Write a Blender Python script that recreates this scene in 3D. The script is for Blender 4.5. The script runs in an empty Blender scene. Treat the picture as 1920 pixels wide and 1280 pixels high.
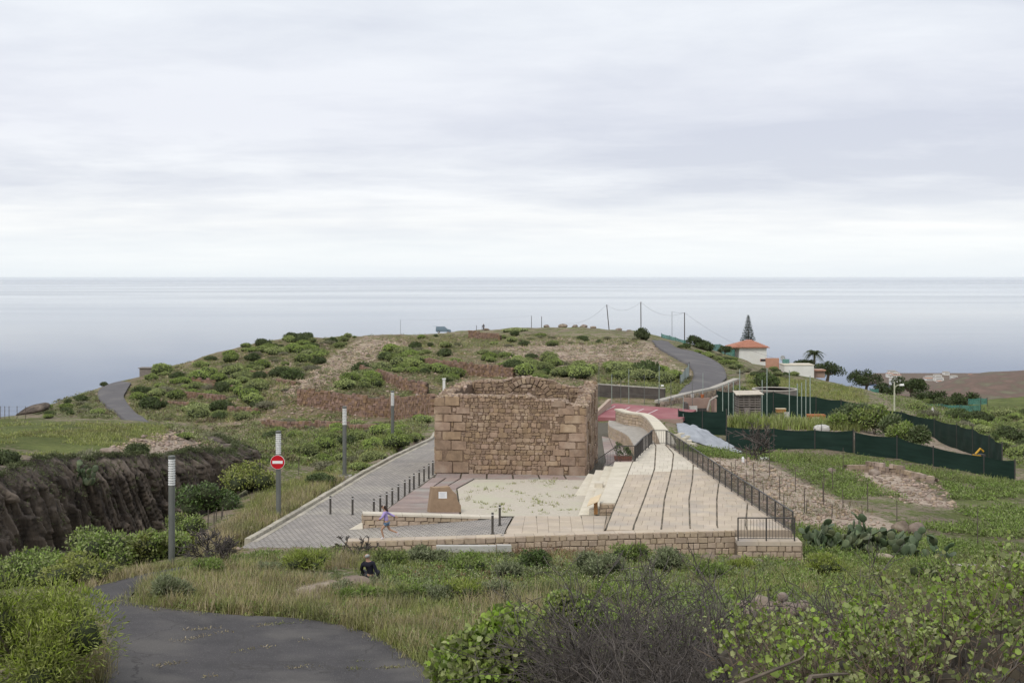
import bpy, bmesh, math, random
import numpy as np
from mathutils import Vector, Matrix

random.seed(11)
RNG = np.random.default_rng(7)
SC = bpy.context.scene
COL = SC.collection

# ------------------------------------------------------------------ camera
CZ = 11.5           # camera height above the chapel forecourt datum
FPX = 2400.0        # 45 mm shift lens on a 36 mm frame, in photograph pixels
HOR = 521.0
cam_d = bpy.data.cameras.new('camera')
cam = bpy.data.objects.new('camera', cam_d); COL.objects.link(cam)
cam.location = (0, 0, CZ)
cam.rotation_euler = (math.radians(90), 0, 0)
cam_d.sensor_width = 36; cam_d.lens = 45
cam_d.shift_y = -(640 - HOR) / 1920
cam_d.clip_start = 0.3; cam_d.clip_end = 400000
SC.camera = cam

# ------------------------------------------------------------------ sky and sun
SUN_EL, SUN_AZ = math.radians(48), math.radians(-150)   # azimuth from +Y, clockwise: behind the camera, left
world = bpy.data.worlds.new('World'); SC.world = world; world.use_nodes = True
wn = world.node_tree; wn.nodes.clear()
def N(t, typ, **kw):
    n = t.nodes.new(typ)
    for k, v in kw.items():
        if k.startswith('i_'):
            n.inputs[int(k[2:])].default_value = v
        else:
            setattr(n, k, v)
    return n
def build_world():
    t = wn; L = t.links.new
    out = N(t, 'ShaderNodeOutputWorld'); bg = N(t, 'ShaderNodeBackground')
    sky = N(t, 'ShaderNodeTexSky', sky_type='NISHITA', sun_disc=False, sun_elevation=SUN_EL, sun_rotation=SUN_AZ)
    sk = N(t, 'ShaderNodeVectorMath', operation='SCALE'); sk.inputs[3].default_value = 0.1
    L(sky.outputs[0], sk.inputs[0])
    tc = N(t, 'ShaderNodeTexCoord'); sep = N(t, 'ShaderNodeSeparateXYZ'); L(tc.outputs['Generated'], sep.inputs[0])
    zc = N(t, 'ShaderNodeMath', operation='MAXIMUM', i_1=0.0); L(sep.outputs[2], zc.inputs[0])
    den = N(t, 'ShaderNodeMath', operation='ADD', i_1=0.085); L(zc.outputs[0], den.inputs[0])
    ux = N(t, 'ShaderNodeMath', operation='DIVIDE'); uy = N(t, 'ShaderNodeMath', operation='DIVIDE')
    L(sep.outputs[0], ux.inputs[0]); L(den.outputs[0], ux.inputs[1])
    L(sep.outputs[1], uy.inputs[0]); L(den.outputs[0], uy.inputs[1])
    cb = N(t, 'ShaderNodeCombineXYZ'); L(ux.outputs[0], cb.inputs[0]); L(uy.outputs[0], cb.inputs[1])
    def noise(scale, detail, off, rough=0.55, xs=1.0):
        mp = N(t, 'ShaderNodeMapping'); mp.inputs['Location'].default_value = (off, off * .7, 0)
        mp.inputs['Scale'].default_value = (xs, 1, 1); L(cb.outputs[0], mp.inputs[0])
        n = N(t, 'ShaderNodeTexNoise'); n.inputs['Scale'].default_value = scale
        n.inputs['Detail'].default_value = detail; n.inputs['Roughness'].default_value = rough
        n.inputs['Distortion'].default_value = 0.25
        L(mp.outputs[0], n.inputs['Vector']); return n
    n1 = noise(0.42, 8, 4.3, .52, .75); n2 = noise(1.7, 7, 9.4, .6, .85)
    r1 = N(t, 'ShaderNodeMapRange'); r1.inputs[1].default_value = .36; r1.inputs[2].default_value = .66
    L(n1.outputs[0], r1.inputs[0])
    r2 = N(t, 'ShaderNodeMapRange'); r2.inputs[1].default_value = .3; r2.inputs[2].default_value = .7
    r2.inputs[3].default_value = -.3; r2.inputs[4].default_value = .3
    L(n2.outputs[0], r2.inputs[0])
    ad = N(t, 'ShaderNodeMath', operation='ADD', use_clamp=True); L(r1.outputs[0], ad.inputs[0]); L(r2.outputs[0], ad.inputs[1])
    # two ramps over elevation: the greyer cloud base and the brighter cloud
    def ramp(stops):
        r = N(t, 'ShaderNodeValToRGB'); e = r.color_ramp.elements
        while len(e) > 1: e.remove(e[-1])
        e[0].position, e[0].color = stops[0][0], (*stops[0][1], 1)
        for p, c in stops[1:]:
            k = e.new(p); k.color = (*c, 1)
        r.color_ramp.interpolation = 'EASE'
        L(zc.outputs[0], r.inputs[0]); return r
    dark = ramp([(0, (.80, .85, .89)), (.018, (.83, .87, .90)), (.045, (.76, .79, .84)), (.075, (.64, .67, .75)), (.12, (.625, .655, .745)), (.22, (.66, .695, .775)), (1, (.78, .82, .88))])
    lite = ramp([(0, (.82, .87, .90)), (.018, (.90, .93, .94)), (.045, (.93, .94, .94)), (.075, (.88, .90, .93)), (.12, (.80, .82, .88)), (.22, (.86, .89, .93)), (1, (.98, 1.0, 1.04))])
    mx = N(t, 'ShaderNodeMixRGB'); L(ad.outputs[0], mx.inputs[0]); L(dark.outputs[0], mx.inputs[1]); L(lite.outputs[0], mx.inputs[2])
    m2 = N(t, 'ShaderNodeMixRGB'); m2.inputs[0].default_value = 0.955
    L(sk.outputs[0], m2.inputs[1]); L(mx.outputs[0], m2.inputs[2])
    L(m2.outputs[0], bg.inputs[0]); bg.inputs[1].default_value = 0.93
    L(bg.outputs[0], out.inputs[0])
build_world()
sun_d = bpy.data.lights.new('sun', 'SUN'); sun = bpy.data.objects.new('sun', sun_d); COL.objects.link(sun)
sun_d.energy = 1.5; sun_d.angle = math.radians(15); sun_d.color = (1, .95, .87)
_sd = Vector((math.sin(SUN_AZ) * math.cos(SUN_EL), math.cos(SUN_AZ) * math.cos(SUN_EL), math.sin(SUN_EL)))
sun.rotation_euler = _sd.to_track_quat('Z', 'Y').to_euler()
sun.location = (0, 0, 60)
vs = SC.view_settings
vs.view_transform = 'Standard'; vs.look = 'None'; vs.exposure = 0.24; vs.gamma = 1.0; vs.use_curve_mapping = False
SC.cycles.max_bounces = 6; SC.cycles.diffuse_bounces = 3; SC.cycles.transparent_max_bounces = 8; SC.cycles.volume_bounces = 2

# ------------------------------------------------------------------ helpers: points, noise, meshes, objects
def at(px, py, d):
    """the place seen at photograph pixel (px, py) at d metres in front of the camera"""
    return Vector(((px - 960) / FPX * d, d, CZ - (py - HOR) / FPX * d))

_TAB = RNG.random((256, 256))
def vnoise(x, y):
    x = np.asarray(x, float); y = np.asarray(y, float)
    xi = np.floor(x).astype(int); yi = np.floor(y).astype(int)
    fx = x - xi; fy = y - yi
    fx = fx * fx * (3 - 2 * fx); fy = fy * fy * (3 - 2 * fy)
    a = _TAB[xi & 255, yi & 255]; b = _TAB[(xi + 1) & 255, yi & 255]
    c = _TAB[xi & 255, (yi + 1) & 255]; d = _TAB[(xi + 1) & 255, (yi + 1) & 255]
    return (a * (1 - fx) + b * fx) * (1 - fy) + (c * (1 - fx) + d * fx) * fy
def fbm(x, y, o=4):
    s = 0; a = .5
    x = np.asarray(x, float); y = np.asarray(y, float)
    for k in range(o):
        s = s + a * (vnoise(x * 2 ** k + 17.3 * k, y * 2 ** k + 5.1 * k) - .5); a *= .5
    return s

class MB:
    """collects vertices and faces of one mesh"""
    def __init__(s): s.v = []; s.f = []
    def add(s, vs, fs):
        n = len(s.v); s.v += [tuple(p) for p in vs]; s.f += [tuple(i + n for i in f) for f in fs]; return s
    def box(s, c, size, rz=0, top=1.0, M=None):
        x, y, z = [k / 2 for k in size]; ca, sa = math.cos(rz), math.sin(rz); o = []
        for dz in (-z, z):
            t = top if dz > 0 else 1
            for dx, dy in ((-x, -y), (x, -y), (x, y), (-x, y)):
                dx *= t; dy *= t
                p = Vector((dx, dy, dz))
                if M: p = M @ p
                o.append((c[0] + p.x * ca - p.y * sa, c[1] + p.x * sa + p.y * ca, c[2] + p.z))
        return s.add(o, [(3, 2, 1, 0), (4, 5, 6, 7), (0, 1, 5, 4), (1, 2, 6, 5), (2, 3, 7, 6), (3, 0, 4, 7)])
    def hexa(s, p):   # 8 corners, bottom ring then top ring
        return s.add(p, [(3, 2, 1, 0), (4, 5, 6, 7), (0, 1, 5, 4), (1, 2, 6, 5), (2, 3, 7, 6), (3, 0, 4, 7)])
    def prism(s, poly, z0, z1):
        n = len(poly)
        f0 = z0 if callable(z0) else (lambda x, y: z0)
        f1 = z1 if callable(z1) else (lambda x, y: z1)
        a = [(p[0], p[1], f0(p[0], p[1])) for p in poly] + [(p[0], p[1], f1(p[0], p[1])) for p in poly]
        return s.add(a, [tuple(range(n - 1, -1, -1)), tuple(range(n, 2 * n))] + [(i, (i + 1) % n, n + (i + 1) % n, n + i) for i in range(n)])
    def tube(s, pts, r, n=6, caps=True):
        pts = [Vector(p) for p in pts]; m = len(pts)
        rs = r if isinstance(r, (list, tuple)) else [r] * m
        base = len(s.v); up = None
        for i, p in enumerate(pts):
            t = (pts[min(i + 1, m - 1)] - pts[max(i - 1, 0)])
            t = t.normalized() if t.length > 1e-9 else Vector((0, 0, 1))
            if up is None: up = t.orthogonal().normalized()
            up = (up - t * up.dot(t)); up = up.normalized() if up.length > 1e-6 else t.orthogonal().normalized()
            sd = t.cross(up)
            for k in range(n):
                a = 2 * math.pi * k / n
                s.v.append(tuple(p + (up * math.cos(a) + sd * math.sin(a)) * rs[i]))
        for i in range(m - 1):
            for k in range(n):
                a = base + i * n + k; b = base + i * n + (k + 1) % n
                s.f.append((a, b, b + n, a + n))
        if caps:
            s.f.append(tuple(base + k for k in range(n - 1, -1, -1))); s.f.append(tuple(base + (m - 1) * n + k for k in range(n)))
        return s
    def lathe(s, prof, n=16, c=(0, 0, 0)):
        base = len(s.v); m = len(prof)
        for r, z in prof:
            for k in range(n):
                a = 2 * math.pi * k / n; s.v.append((c[0] + r * math.cos(a), c[1] + r * math.sin(a), c[2] + z))
        for i in range(m - 1):
            for k in range(n):
                a = base + i * n + k; b = base + i * n + (k + 1) % n
                s.f.append((a, b, b + n, a + n))
        s.f.append(tuple(base + k for k in range(n - 1, -1, -1))); s.f.append(tuple(base + (m - 1) * n + k for k in range(n)))
        return s
    def mesh(s, name, m=None, smooth=False):
        me = bpy.data.meshes.new(name); me.from_pydata(s.v, [], s.f); me.update()
        if m is not None:
            for k in (m if isinstance(m, (list, tuple)) else [m]): me.materials.append(k)
        if smooth: me.polygons.foreach_set('use_smooth', [True] * len(me.polygons))
        return me

WLOC = {}
def link(name, data, parent=None, loc=(0, 0, 0), rot=(0, 0, 0), world=False, sc=1.0):
    o = bpy.data.objects.new(name, data); COL.objects.link(o)
    loc = Vector(loc)
    if parent is not None:
        o.parent = parent
        if world: loc = loc - WLOC[parent]
    o.location = loc; o.rotation_euler = rot; o.scale = (sc, sc, sc) if not isinstance(sc, (tuple, list)) else sc
    WLOC[o] = loc + (WLOC[parent] if parent is not None else Vector((0, 0, 0)))
    return o
def tag(o, label=None, cat=None, group=None, kind=None):
    if label: o['label'] = label
    if cat: o['category'] = cat
    if group: o['group'] = group
    if kind: o['kind'] = kind
    return o
def empty(name, loc, label=None, cat=None, group=None, rz=0):
    o = link(name, None, None, loc, (0, 0, rz)); o.empty_display_size = .3
    return tag(o, label, cat, group)
def part(name, mb, m, parent=None, world=True, smooth=False, **kw):
    return link(name, mb.mesh(name, m, smooth), parent, world=world, **kw)
def copy_tree(o, parent=None):
    c = o.copy(); COL.objects.link(c); c.parent = parent
    WLOC[c] = WLOC[o].copy()
    for ch in o.children: copy_tree(ch, c)
    return c
def np_mesh(name, V, F, m, smooth=False, attr=None):
    """fast mesh from arrays; F is (n,3) or (n,4)"""
    V = np.asarray(V, np.float32); F = np.asarray(F, np.int32); k = F.shape[1]
    me = bpy.data.meshes.new(name)
    me.vertices.add(len(V)); me.vertices.foreach_set('co', V.ravel())
    me.loops.add(F.size); me.loops.foreach_set('vertex_index', F.ravel())
    me.polygons.add(len(F)); me.polygons.foreach_set('loop_start', np.arange(0, F.size, k, dtype=np.int32))
    if smooth: me.polygons.foreach_set('use_smooth', np.ones(len(F), bool))
    for nm, A in (attr or {}).items():
        A = np.asarray(A, np.float32)
        if A.ndim == 1:
            a = me.attributes.new(nm, 'FLOAT', 'POINT'); a.data.foreach_set('value', A)
        else:
            a = me.attributes.new(nm, 'FLOAT_COLOR', 'POINT')
            if A.shape[1] == 3: A = np.hstack([A, np.ones((len(A), 1), np.float32)])
            a.data.foreach_set('color', A.ravel())
    me.update(calc_edges=True)
    for q in (m if isinstance(m, (list, tuple)) else [m]): me.materials.append(q)
    return me

# ------------------------------------------------------------------ materials
def mat(name, c1, c2=None, rough=.85, scale=2.0, bump=0.0, bscale=25.0, rnd=0.0, detail=6, spec=.25, lo=.35, hi=.65,
        metal=0.0, c3=None, s3=.3, stretch=(1, 1, 1), isl=0.0):
    m = bpy.data.materials.new(name); m.use_nodes = True; t = m.node_tree; t.nodes.clear(); L = t.links.new
    out = N(t, 'ShaderNodeOutputMaterial'); b = N(t, 'ShaderNodeBsdfPrincipled')
    b.inputs['Roughness'].default_value = rough; b.inputs['Specular IOR Level'].default_value = spec; b.inputs['Metallic'].default_value = metal
    L(b.outputs[0], out.inputs[0])
    geo = N(t, 'ShaderNodeNewGeometry'); mp = N(t, 'ShaderNodeMapping'); mp.inputs['Scale'].default_value = stretch
    L(geo.outputs['Position'], mp.inputs[0])
    c2 = c2 or tuple(k * .75 for k in c1)
    nz = N(t, 'ShaderNodeTexNoise'); nz.inputs['Scale'].default_value = scale; nz.inputs['Detail'].default_value = detail; nz.inputs['Roughness'].default_value = .62
    L(mp.outputs[0], nz.inputs['Vector'])
    mr = N(t, 'ShaderNodeMapRange'); mr.inputs[1].default_value = lo; mr.inputs[2].default_value = hi; L(nz.outputs[0], mr.inputs[0])
    mx = N(t, 'ShaderNodeMixRGB'); mx.inputs[1].default_value = (*c1, 1); mx.inputs[2].default_value = (*c2, 1); L(mr.outputs[0], mx.inputs[0])
    col = mx.outputs[0]
    if c3:
        n3 = N(t, 'ShaderNodeTexNoise'); n3.inputs['Scale'].default_value = s3; n3.inputs['Detail'].default_value = 5; L(mp.outputs[0], n3.inputs['Vector'])
        r3 = N(t, 'ShaderNodeMapRange'); r3.inputs[1].default_value = .5; r3.inputs[2].default_value = .68; L(n3.outputs[0], r3.inputs[0])
        m3 = N(t, 'ShaderNodeMixRGB'); m3.inputs[2].default_value = (*c3, 1); L(r3.outputs[0], m3.inputs[0]); L(col, m3.inputs[1]); col = m3.outputs[0]
    if rnd or isl:
        oi = N(t, 'ShaderNodeObjectInfo') if rnd else geo
        src = oi.outputs['Random'] if rnd else geo.outputs['Random Per Island']
        k = rnd or isl
        hs = N(t, 'ShaderNodeHueSaturation')
        a = N(t, 'ShaderNodeMapRange'); a.inputs[3].default_value = 1 - k; a.inputs[4].default_value = 1 + k; L(src, a.inputs[0])
        w = N(t, 'ShaderNodeTexWhiteNoise', noise_dimensions='1D'); L(src, w.inputs['W'])
        h = N(t, 'ShaderNodeMapRange'); h.inputs[3].default_value = .5 - k * .05; h.inputs[4].default_value = .5 + k * .05; L(w.outputs[0], h.inputs[0])
        s_ = N(t, 'ShaderNodeMapRange'); s_.inputs[3].default_value = 1 - k * .7; s_.inputs[4].default_value = 1 + k * .4; L(w.outputs[0], s_.inputs[0])
        L(a.outputs[0], hs.inputs['Value']); L(h.outputs[0], hs.inputs['Hue']); L(s_.outputs[0], hs.inputs['Saturation']); L(col, hs.inputs['Color']); col = hs.outputs[0]
    L(col, b.inputs['Base Color'])
    if bump:
        bn = N(t, 'ShaderNodeTexNoise'); bn.inputs['Scale'].default_value = bscale; bn.inputs['Detail'].default_value = 6; bn.inputs['Roughness'].default_value = .65
        L(mp.outputs[0], bn.inputs['Vector'])
        bp = N(t, 'ShaderNodeBump'); bp.inputs['Strength'].default_value = min(1, bump * 8); bp.inputs['Distance'].default_value = bump
        L(bn.outputs[0], bp.inputs['Height']); L(bp.outputs[0], b.inputs['Normal'])
    return m
def leafmat(name, c1, c2, scale=.8, trans=.25, rnd=.0, isl=.25, c3=None, s3=.5, rough=.6):
    """foliage: colour varies by place, by leaf and by plant; some light passes through"""
    m = mat(name, c1, c2, rough=rough, scale=scale, rnd=rnd, isl=0 if rnd else isl, spec=.2, lo=.3, hi=.7, c3=c3, s3=s3)
    t = m.node_tree; L = t.links.new
    b = [n for n in t.nodes if n.type == 'BSDF_PRINCIPLED'][0]; out = [n for n in t.nodes if n.type == 'OUTPUT_MATERIAL'][0]
    src = b.inputs['Base Color'].links[0].from_socket
    if rnd and isl:
        geo = [n for n in t.nodes if n.type == 'NEW_GEOMETRY'][0]
        a = N(t, 'ShaderNodeMapRange'); a.inputs[3].default_value = 1 - isl; a.inputs[4].default_value = 1 + isl; L(geo.outputs['Random Per Island'], a.inputs[0])
        hs = N(t, 'ShaderNodeHueSaturation'); L(a.outputs[0], hs.inputs['Value']); L(src, hs.inputs['Color']); src = hs.outputs[0]; L(src, b.inputs['Base Color'])
    tr = N(t, 'ShaderNodeBsdfTranslucent'); L(src, tr.inputs[0])
    mx = N(t, 'ShaderNodeMixShader'); mx.inputs[0].default_value = trans
    L(b.outputs[0], mx.inputs[1]); L(tr.outputs[0], mx.inputs[2]); L(mx.outputs[0], out.inputs[0])
    return m
M = {}
# ------------------------------------------------------------------ terrain
def zlane(Y): return np.interp(Y, [38, 46, 52, 57, 60, 75, 93, 108], [1.35, 1.0, .58, .4, .3, 0, -.7, -1.25])
def zplaza(Y): return np.interp(Y, [50, 53, 58.8, 75, 85, 93, 112], [1.15, 1.08, .62, .05, -.4, -.72, -1.05])
def zterr(Y): return np.interp(Y, [50, 52, 57, 65, 90], [1.22, 1.22, 1.18, 1.1, 1.1])

# ground heights: (X, Y, depth below camera) for what lies hidden, (px, py, d) for what is seen
CP = [(-14, 8, 5.2), (-4, 8, 3.4), (4, 8, 3.0), (10, 8, 3.2), (-12, 15, 7.4), (0, 14, 6.0), (6, 13, 4.9), (12, 14, 4.6),
      (-12, 22, 8.7), (-3, 22, 8.4), (3, 20, 7.4), (8, 20, 6.7), (14, 20, 6.2), (-16, 30, 9.4), (-5, 30, 9.4), (3, 30, 9.3), (10, 30, 9.0), (18, 30, 8.8),
      (-18, 40, 10.0), (-8, 40, 10.1), (0, 40, 10.2), (8, 40, 10.3), (17, 40, 10.2), (-12.4, 46.8, 10.5), (-6, 47, 10.62), (0, 47, 10.72), (6, 47, 10.8), (12, 47.5, 10.9), (20, 48, 11.2),
      (-6, 50.4, 10.85), (0, 50.5, 11.0), (6, 50.6, 11.12), (11, 50.5, 11.22), (16, 51, 11.35), (-14, 52, 11.2), (-17.5, 52, 12.2), (-22, 50, 12.6), (-28, 46, 12.0),
      (-20, 60, 13.9), (-21, 66, 14.2), (-18, 72, 14.1), (-16.5, 80, 14.2), (-15.5, 90, 14.4), (-15, 100, 15), (-30, 62, 14.0), (-30, 75, 14.3), (-30, 88, 15)]
SEEN = [(450, 985, 57), (400, 1010, 53.5), (520, 968, 60), (600, 915, 69), (646, 890, 75), (736, 836, 93), (790, 820, 98), (480, 905, 71), (430, 960, 61), (360, 975, 62),
        (500, 862, 95), (560, 845, 104), (640, 805, 115), (700, 795, 118), (780, 792, 113), (500, 830, 115), (600, 802, 128), (430, 820, 120), (450, 800, 135),
        (560, 778, 145), (650, 780, 144), (800, 778, 147), (560, 735, 150), (700, 742, 150), (800, 748, 152), (350, 760, 160), (300, 720, 185), (250, 740, 170), (225, 785, 143), (270, 790, 143),
        (180, 735, 193), (215, 722, 205), (100, 760, 188), (40, 778, 178), (400, 700, 200), (480, 645, 255), (560, 634, 272), (350, 680, 225), (300, 692, 222), (450, 720, 178), (550, 690, 200),
        (650, 640, 262), (650, 690, 190), (700, 660, 230), (750, 700, 180), (800, 660, 225), (800, 690, 190), (850, 720, 165), (830, 632, 318), (830, 624, 345), (700, 630, 320), (900, 680, 200),
        (950, 650, 250), (950, 630, 310), (1000, 705, 170), (1050, 690, 185), (1100, 660, 230), (1050, 630, 300), (1100, 615, 345), (1180, 640, 270), (1180, 690, 180), (1180, 712, 158),
        (1235, 645, 265), (1300, 670, 220), (1350, 705, 180), (1330, 730, 157), (1290, 750, 143), (1230, 628, 330), (1130, 793, 110), (1260, 793, 110), (1130, 756, 134), (1280, 757, 132),
        (960, 800, 105), (1000, 780, 115), (880, 790, 112), (880, 760, 130), (1000, 745, 135), (1320, 812, 113.5), (1345, 778, 140), (1500, 783, 138), (1630, 784, 138), (1400, 793, 122), (1500, 797, 120),
        (1362, 843, 112), (1600, 852, 107), (1890, 905, 93), (1500, 872, 97), (1400, 862, 96), (1330, 850, 92), (1290, 870, 85), (1400, 920, 76), (1550, 900, 86), (1700, 885, 96), (1700, 930, 80),
        (1850, 935, 82), (1600, 960, 68), (1500, 990, 60), (1450, 960, 65), (1800, 1000, 64), (1650, 1040, 54), (1900, 1060, 52), (1900, 860, 118), (1900, 800, 170), (1800, 775, 182), (1750, 772, 160),
        (1700, 762, 165), (1750, 842, 110), (1880, 880, 100), (1400, 720, 170), (1480, 702, 190), (1400, 692, 245), (1560, 714, 203), (1600, 732, 180), (1480, 692, 285), (1650, 742, 190), (1700, 748, 230),
        (1850, 752, 290), (1920, 748, 320), (1350, 668, 305), (2100, 1000, 66), (2100, 880, 105), (2100, 790, 190), (1420, 688, 330), (1400, 688, 300), (1440, 692, 300), (1480, 702, 280), (1420, 705, 220)]
for px, py, d in SEEN:
    CP.append(((px - 960) / FPX * d, d, (py - HOR) / FPX * d))
for px, d, z in [(-500, 200, 26), (0, 260, 42), (200, 262, 29), (400, 320, 29), (600, 400, 32), (830, 430, 28), (1100, 430, 27), (1230, 410, 29), (1400, 410, 37), (1600, 345, 44), (1800, 410, 57),
                 (2050, 420, 58), (2500, 300, 45), (-500, 420, 75), (0, 420, 72), (960, 700, 95), (-600, 700, 120), (2500, 700, 120), (960, 1500, 205), (-600, 1500, 210), (2500, 1500, 210), (0, 2600, 275), (960, 2600, 275), (2500, 2600, 275)]:
    CP.append(((px - 960) / FPX * d, d, z))
CP = np.array(CP)
def _st(X, Y): return X / Y * FPX / 300.0, np.log(Y) * 4.0
def _tps_fit(P, val, lam=.02):
    s, t = _st(P[:, 0], P[:, 1]); n = len(P)
    r2 = (s[:, None] - s) ** 2 + (t[:, None] - t) ** 2
    K = .5 * r2 * np.log(r2 + 1e-9) + lam * np.eye(n)
    Q = np.stack([np.ones(n), s, t], 1)
    A = np.block([[K, Q], [Q.T, np.zeros((3, 3))]])
    w = np.linalg.solve(A, np.concatenate([val, np.zeros(3)]))
    return s, t, w
def _tps_eval(fit, X, Y):
    s0, t0, w = fit; s, t = _st(X, Y); n = len(s0); out = w[n] + w[n + 1] * s + w[n + 2] * t
    for i in range(n):
        r2 = (s - s0[i]) ** 2 + (t - t0[i]) ** 2
        out = out + w[i] * .5 * r2 * np.log(r2 + 1e-9)
    return out
# interpolate the depression ratio (keeps far and near equally exact)
FIT = _tps_fit(CP, CP[:, 2] / CP[:, 1])
PL = np.array([(-27, 58, 9.75), (-25.8, 64.6, 9.8), (-25.8, 72, 10.25), (-21.2, 77, 11.0), (-19.8, 85, 11.9), (-19.7, 91, 12.4), (-40, 88, 10.2), (-38, 97, 10.7), (-31, 92, 10.3), (-26, 93, 10.8),
               (-25.5, 80, 10.35), (-22.5, 95, 12.3), (-45, 60, 9.0), (-60, 90, 9.8), (-40, 70, 9.5), (-24.5, 99, 11.7), (-32, 99, 10.9), (-50, 100, 10.8)])
PFIT = _tps_fit(PL, PL[:, 2] / PL[:, 1])
CLIFF = [(-46, 47), (-34, 52), (-27.2, 58), (-25.8, 64.6), (-25.6, 72), (-21.4, 77), (-19.9, 85), (-19.7, 91)]
PLAT = np.array(CLIFF + [(-21, 96), (-25, 100), (-33, 101), (-70, 101), (-70, 47)], float)
def seg_dist(X, Y, poly, closed=True):
    d = np.full(np.shape(X), 1e9); n = len(poly)
    for i in range(n if closed else n - 1):
        ax, ay = poly[i][0], poly[i][1]; bx, by = poly[(i + 1) % n][0], poly[(i + 1) % n][1]
        vx, vy = bx - ax, by - ay; L2 = vx * vx + vy * vy + 1e-12
        k = np.clip(((X - ax) * vx + (Y - ay) * vy) / L2, 0, 1)
        d = np.minimum(d, np.hypot(X - ax - k * vx, Y - ay - k * vy))
    return d
def inside(X, Y, poly):
    c = np.zeros(np.shape(X), bool); n = len(poly)
    for i in range(n):
        ax, ay = poly[i][0], poly[i][1]; bx, by = poly[(i + 1) % n][0], poly[(i + 1) % n][1]
        if ay == by: continue
        c ^= ((ay > Y) != (by > Y)) & (X < (bx - ax) * (Y - ay) / (by - ay) + ax)
    return c
def smooth(a, b, x):
    k = np.clip((x - a) / (b - a), 0, 1); return k * k * (3 - 2 * k)
# paved area in plan; the ground is kept under it
PAVED = np.array([(-6.7, 52.0), (-14.2, 49.5), (-12.0, 53), (-10.75, 60), (-9.7, 75), (-8.5, 90), (-6.5, 100), (-4.0, 108), (3, 112), (13, 110), (11.0, 92), (10.1, 81), (11.55, 51.4), (9, 52.0), (0, 51.5)])
def hraw(X, Y):
    X = np.asarray(X, float); Y = np.asarray(Y, float)
    b = CZ - _tps_eval(FIT, X, Y) * Y
    amp = np.interp(Y, [10, 50, 120, 300, 3000], [.12, .16, .55, .9, 3])
    b = b + amp * (fbm(X * .22, Y * .22, 4) * 1.2 + fbm(X * .055, Y * .055, 3) * np.interp(Y, [60, 160], [.2, 1.6]))
    p = CZ - _tps_eval(PFIT, X, np.clip(Y, 40, 110)) * np.clip(Y, 40, 110) + .3 * fbm(X * .25, Y * .25, 4)
    sd = seg_dist(X, Y, PLAT) * np.where(inside(X, Y, PLAT), 1, -1)
    wob = 1.3 * fbm(X * .35, Y * .35, 3)
    back = smooth(94, 100, Y)
    k = smooth(-.2 - 4 * back, .5 + 2 * back, sd + wob - .2)
    z = b * (1 - k) + p * k
    ins = inside(X, Y, PAVED); dd = seg_dist(X, Y, PAVED)
    lim = np.minimum(np.minimum(zlane(Y), zplaza(Y)), zterr(Y)) - .35
    z = np.where(ins, np.minimum(z, lim), z)
    # the verge next to the lane stays just under the kerb
    edge = np.where((X < 0) & (Y > 53) & ~ins, 1 - smooth(0.2, 2.2, dd), 0)
    z = z * (1 - edge) + np.minimum(z, zlane(Y) + .05) * edge
    return z
NS, NT = 430, 520
SG = np.linspace(-460, 2380, NS); TG = np.concatenate([np.linspace(math.log(7), math.log(460), NT - 40), np.linspace(math.log(460), math.log(3000), 41)[1:]])
NT = len(TG)
_T, _S = np.meshgrid(np.exp(TG), SG, indexing='ij')
GX = (_S - 960) / FPX * _T; GY = _T
GH = hraw(GX, GY)
def hg(X, Y):
    X = np.asarray(X, float); Y = np.maximum(np.asarray(Y, float), 7.01)
    s = (X / Y * FPX + 960 - SG[0]) / (SG[1] - SG[0]); t = np.interp(np.log(Y), TG, np.arange(NT))
    s = np.clip(s, 0, NS - 1.001); t = np.clip(t, 0, NT - 1.001)
    i = s.astype(int); j = t.astype(int); a = s - i; b = t - j
    return (GH[j, i] * (1 - a) + GH[j, i + 1] * a) * (1 - b) + (GH[j + 1, i] * (1 - a) + GH[j + 1, i + 1] * a) * b
_YS = np.exp(np.linspace(math.log(9), math.log(450), 900))
def hits(px, py, zf=None, ymin=9):
    """where the sight line through a photograph pixel meets the ground (or a surface z(Y))"""
    px = np.atleast_1d(np.asarray(px, float)); py = np.atleast_1d(np.asarray(py, float))
    ys = _YS[_YS >= ymin]
    X = (px[:, None] - 960) / FPX * ys; Z = CZ - (py[:, None] - HOR) / FPX * ys
    H = hg(X, np.broadcast_to(ys, X.shape)) if zf is None else np.broadcast_to(zf(ys), X.shape)
    below = Z < H; i = np.argmax(below, 1); ok = below.any(1); i = np.maximum(i, 1)
    r = np.arange(len(px)); g0 = Z[r, i - 1] - H[r, i - 1]; g1 = Z[r, i] - H[r, i]
    k = np.clip(g0 / (g0 - g1 + 1e-9), 0, 1); Y = ys[i - 1] * (1 - k) + ys[i] * k
    Xh = (px - 960) / FPX * Y
    Zh = hg(Xh, Y) if zf is None else zf(Y)
    return np.stack([Xh, Y, Zh], 1), ok
def hit(px, py, zf=None, ymin=9):
    return Vector(hits([px], [py], zf, ymin)[0][0])
def gpt(px, d):
    X = (px - 960) / FPX * d; return Vector((X, d, float(hg(X, d))))
def pix(X, Y, Z): return 960 + X / Y * FPX, HOR + (CZ - Z) / Y * FPX

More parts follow.
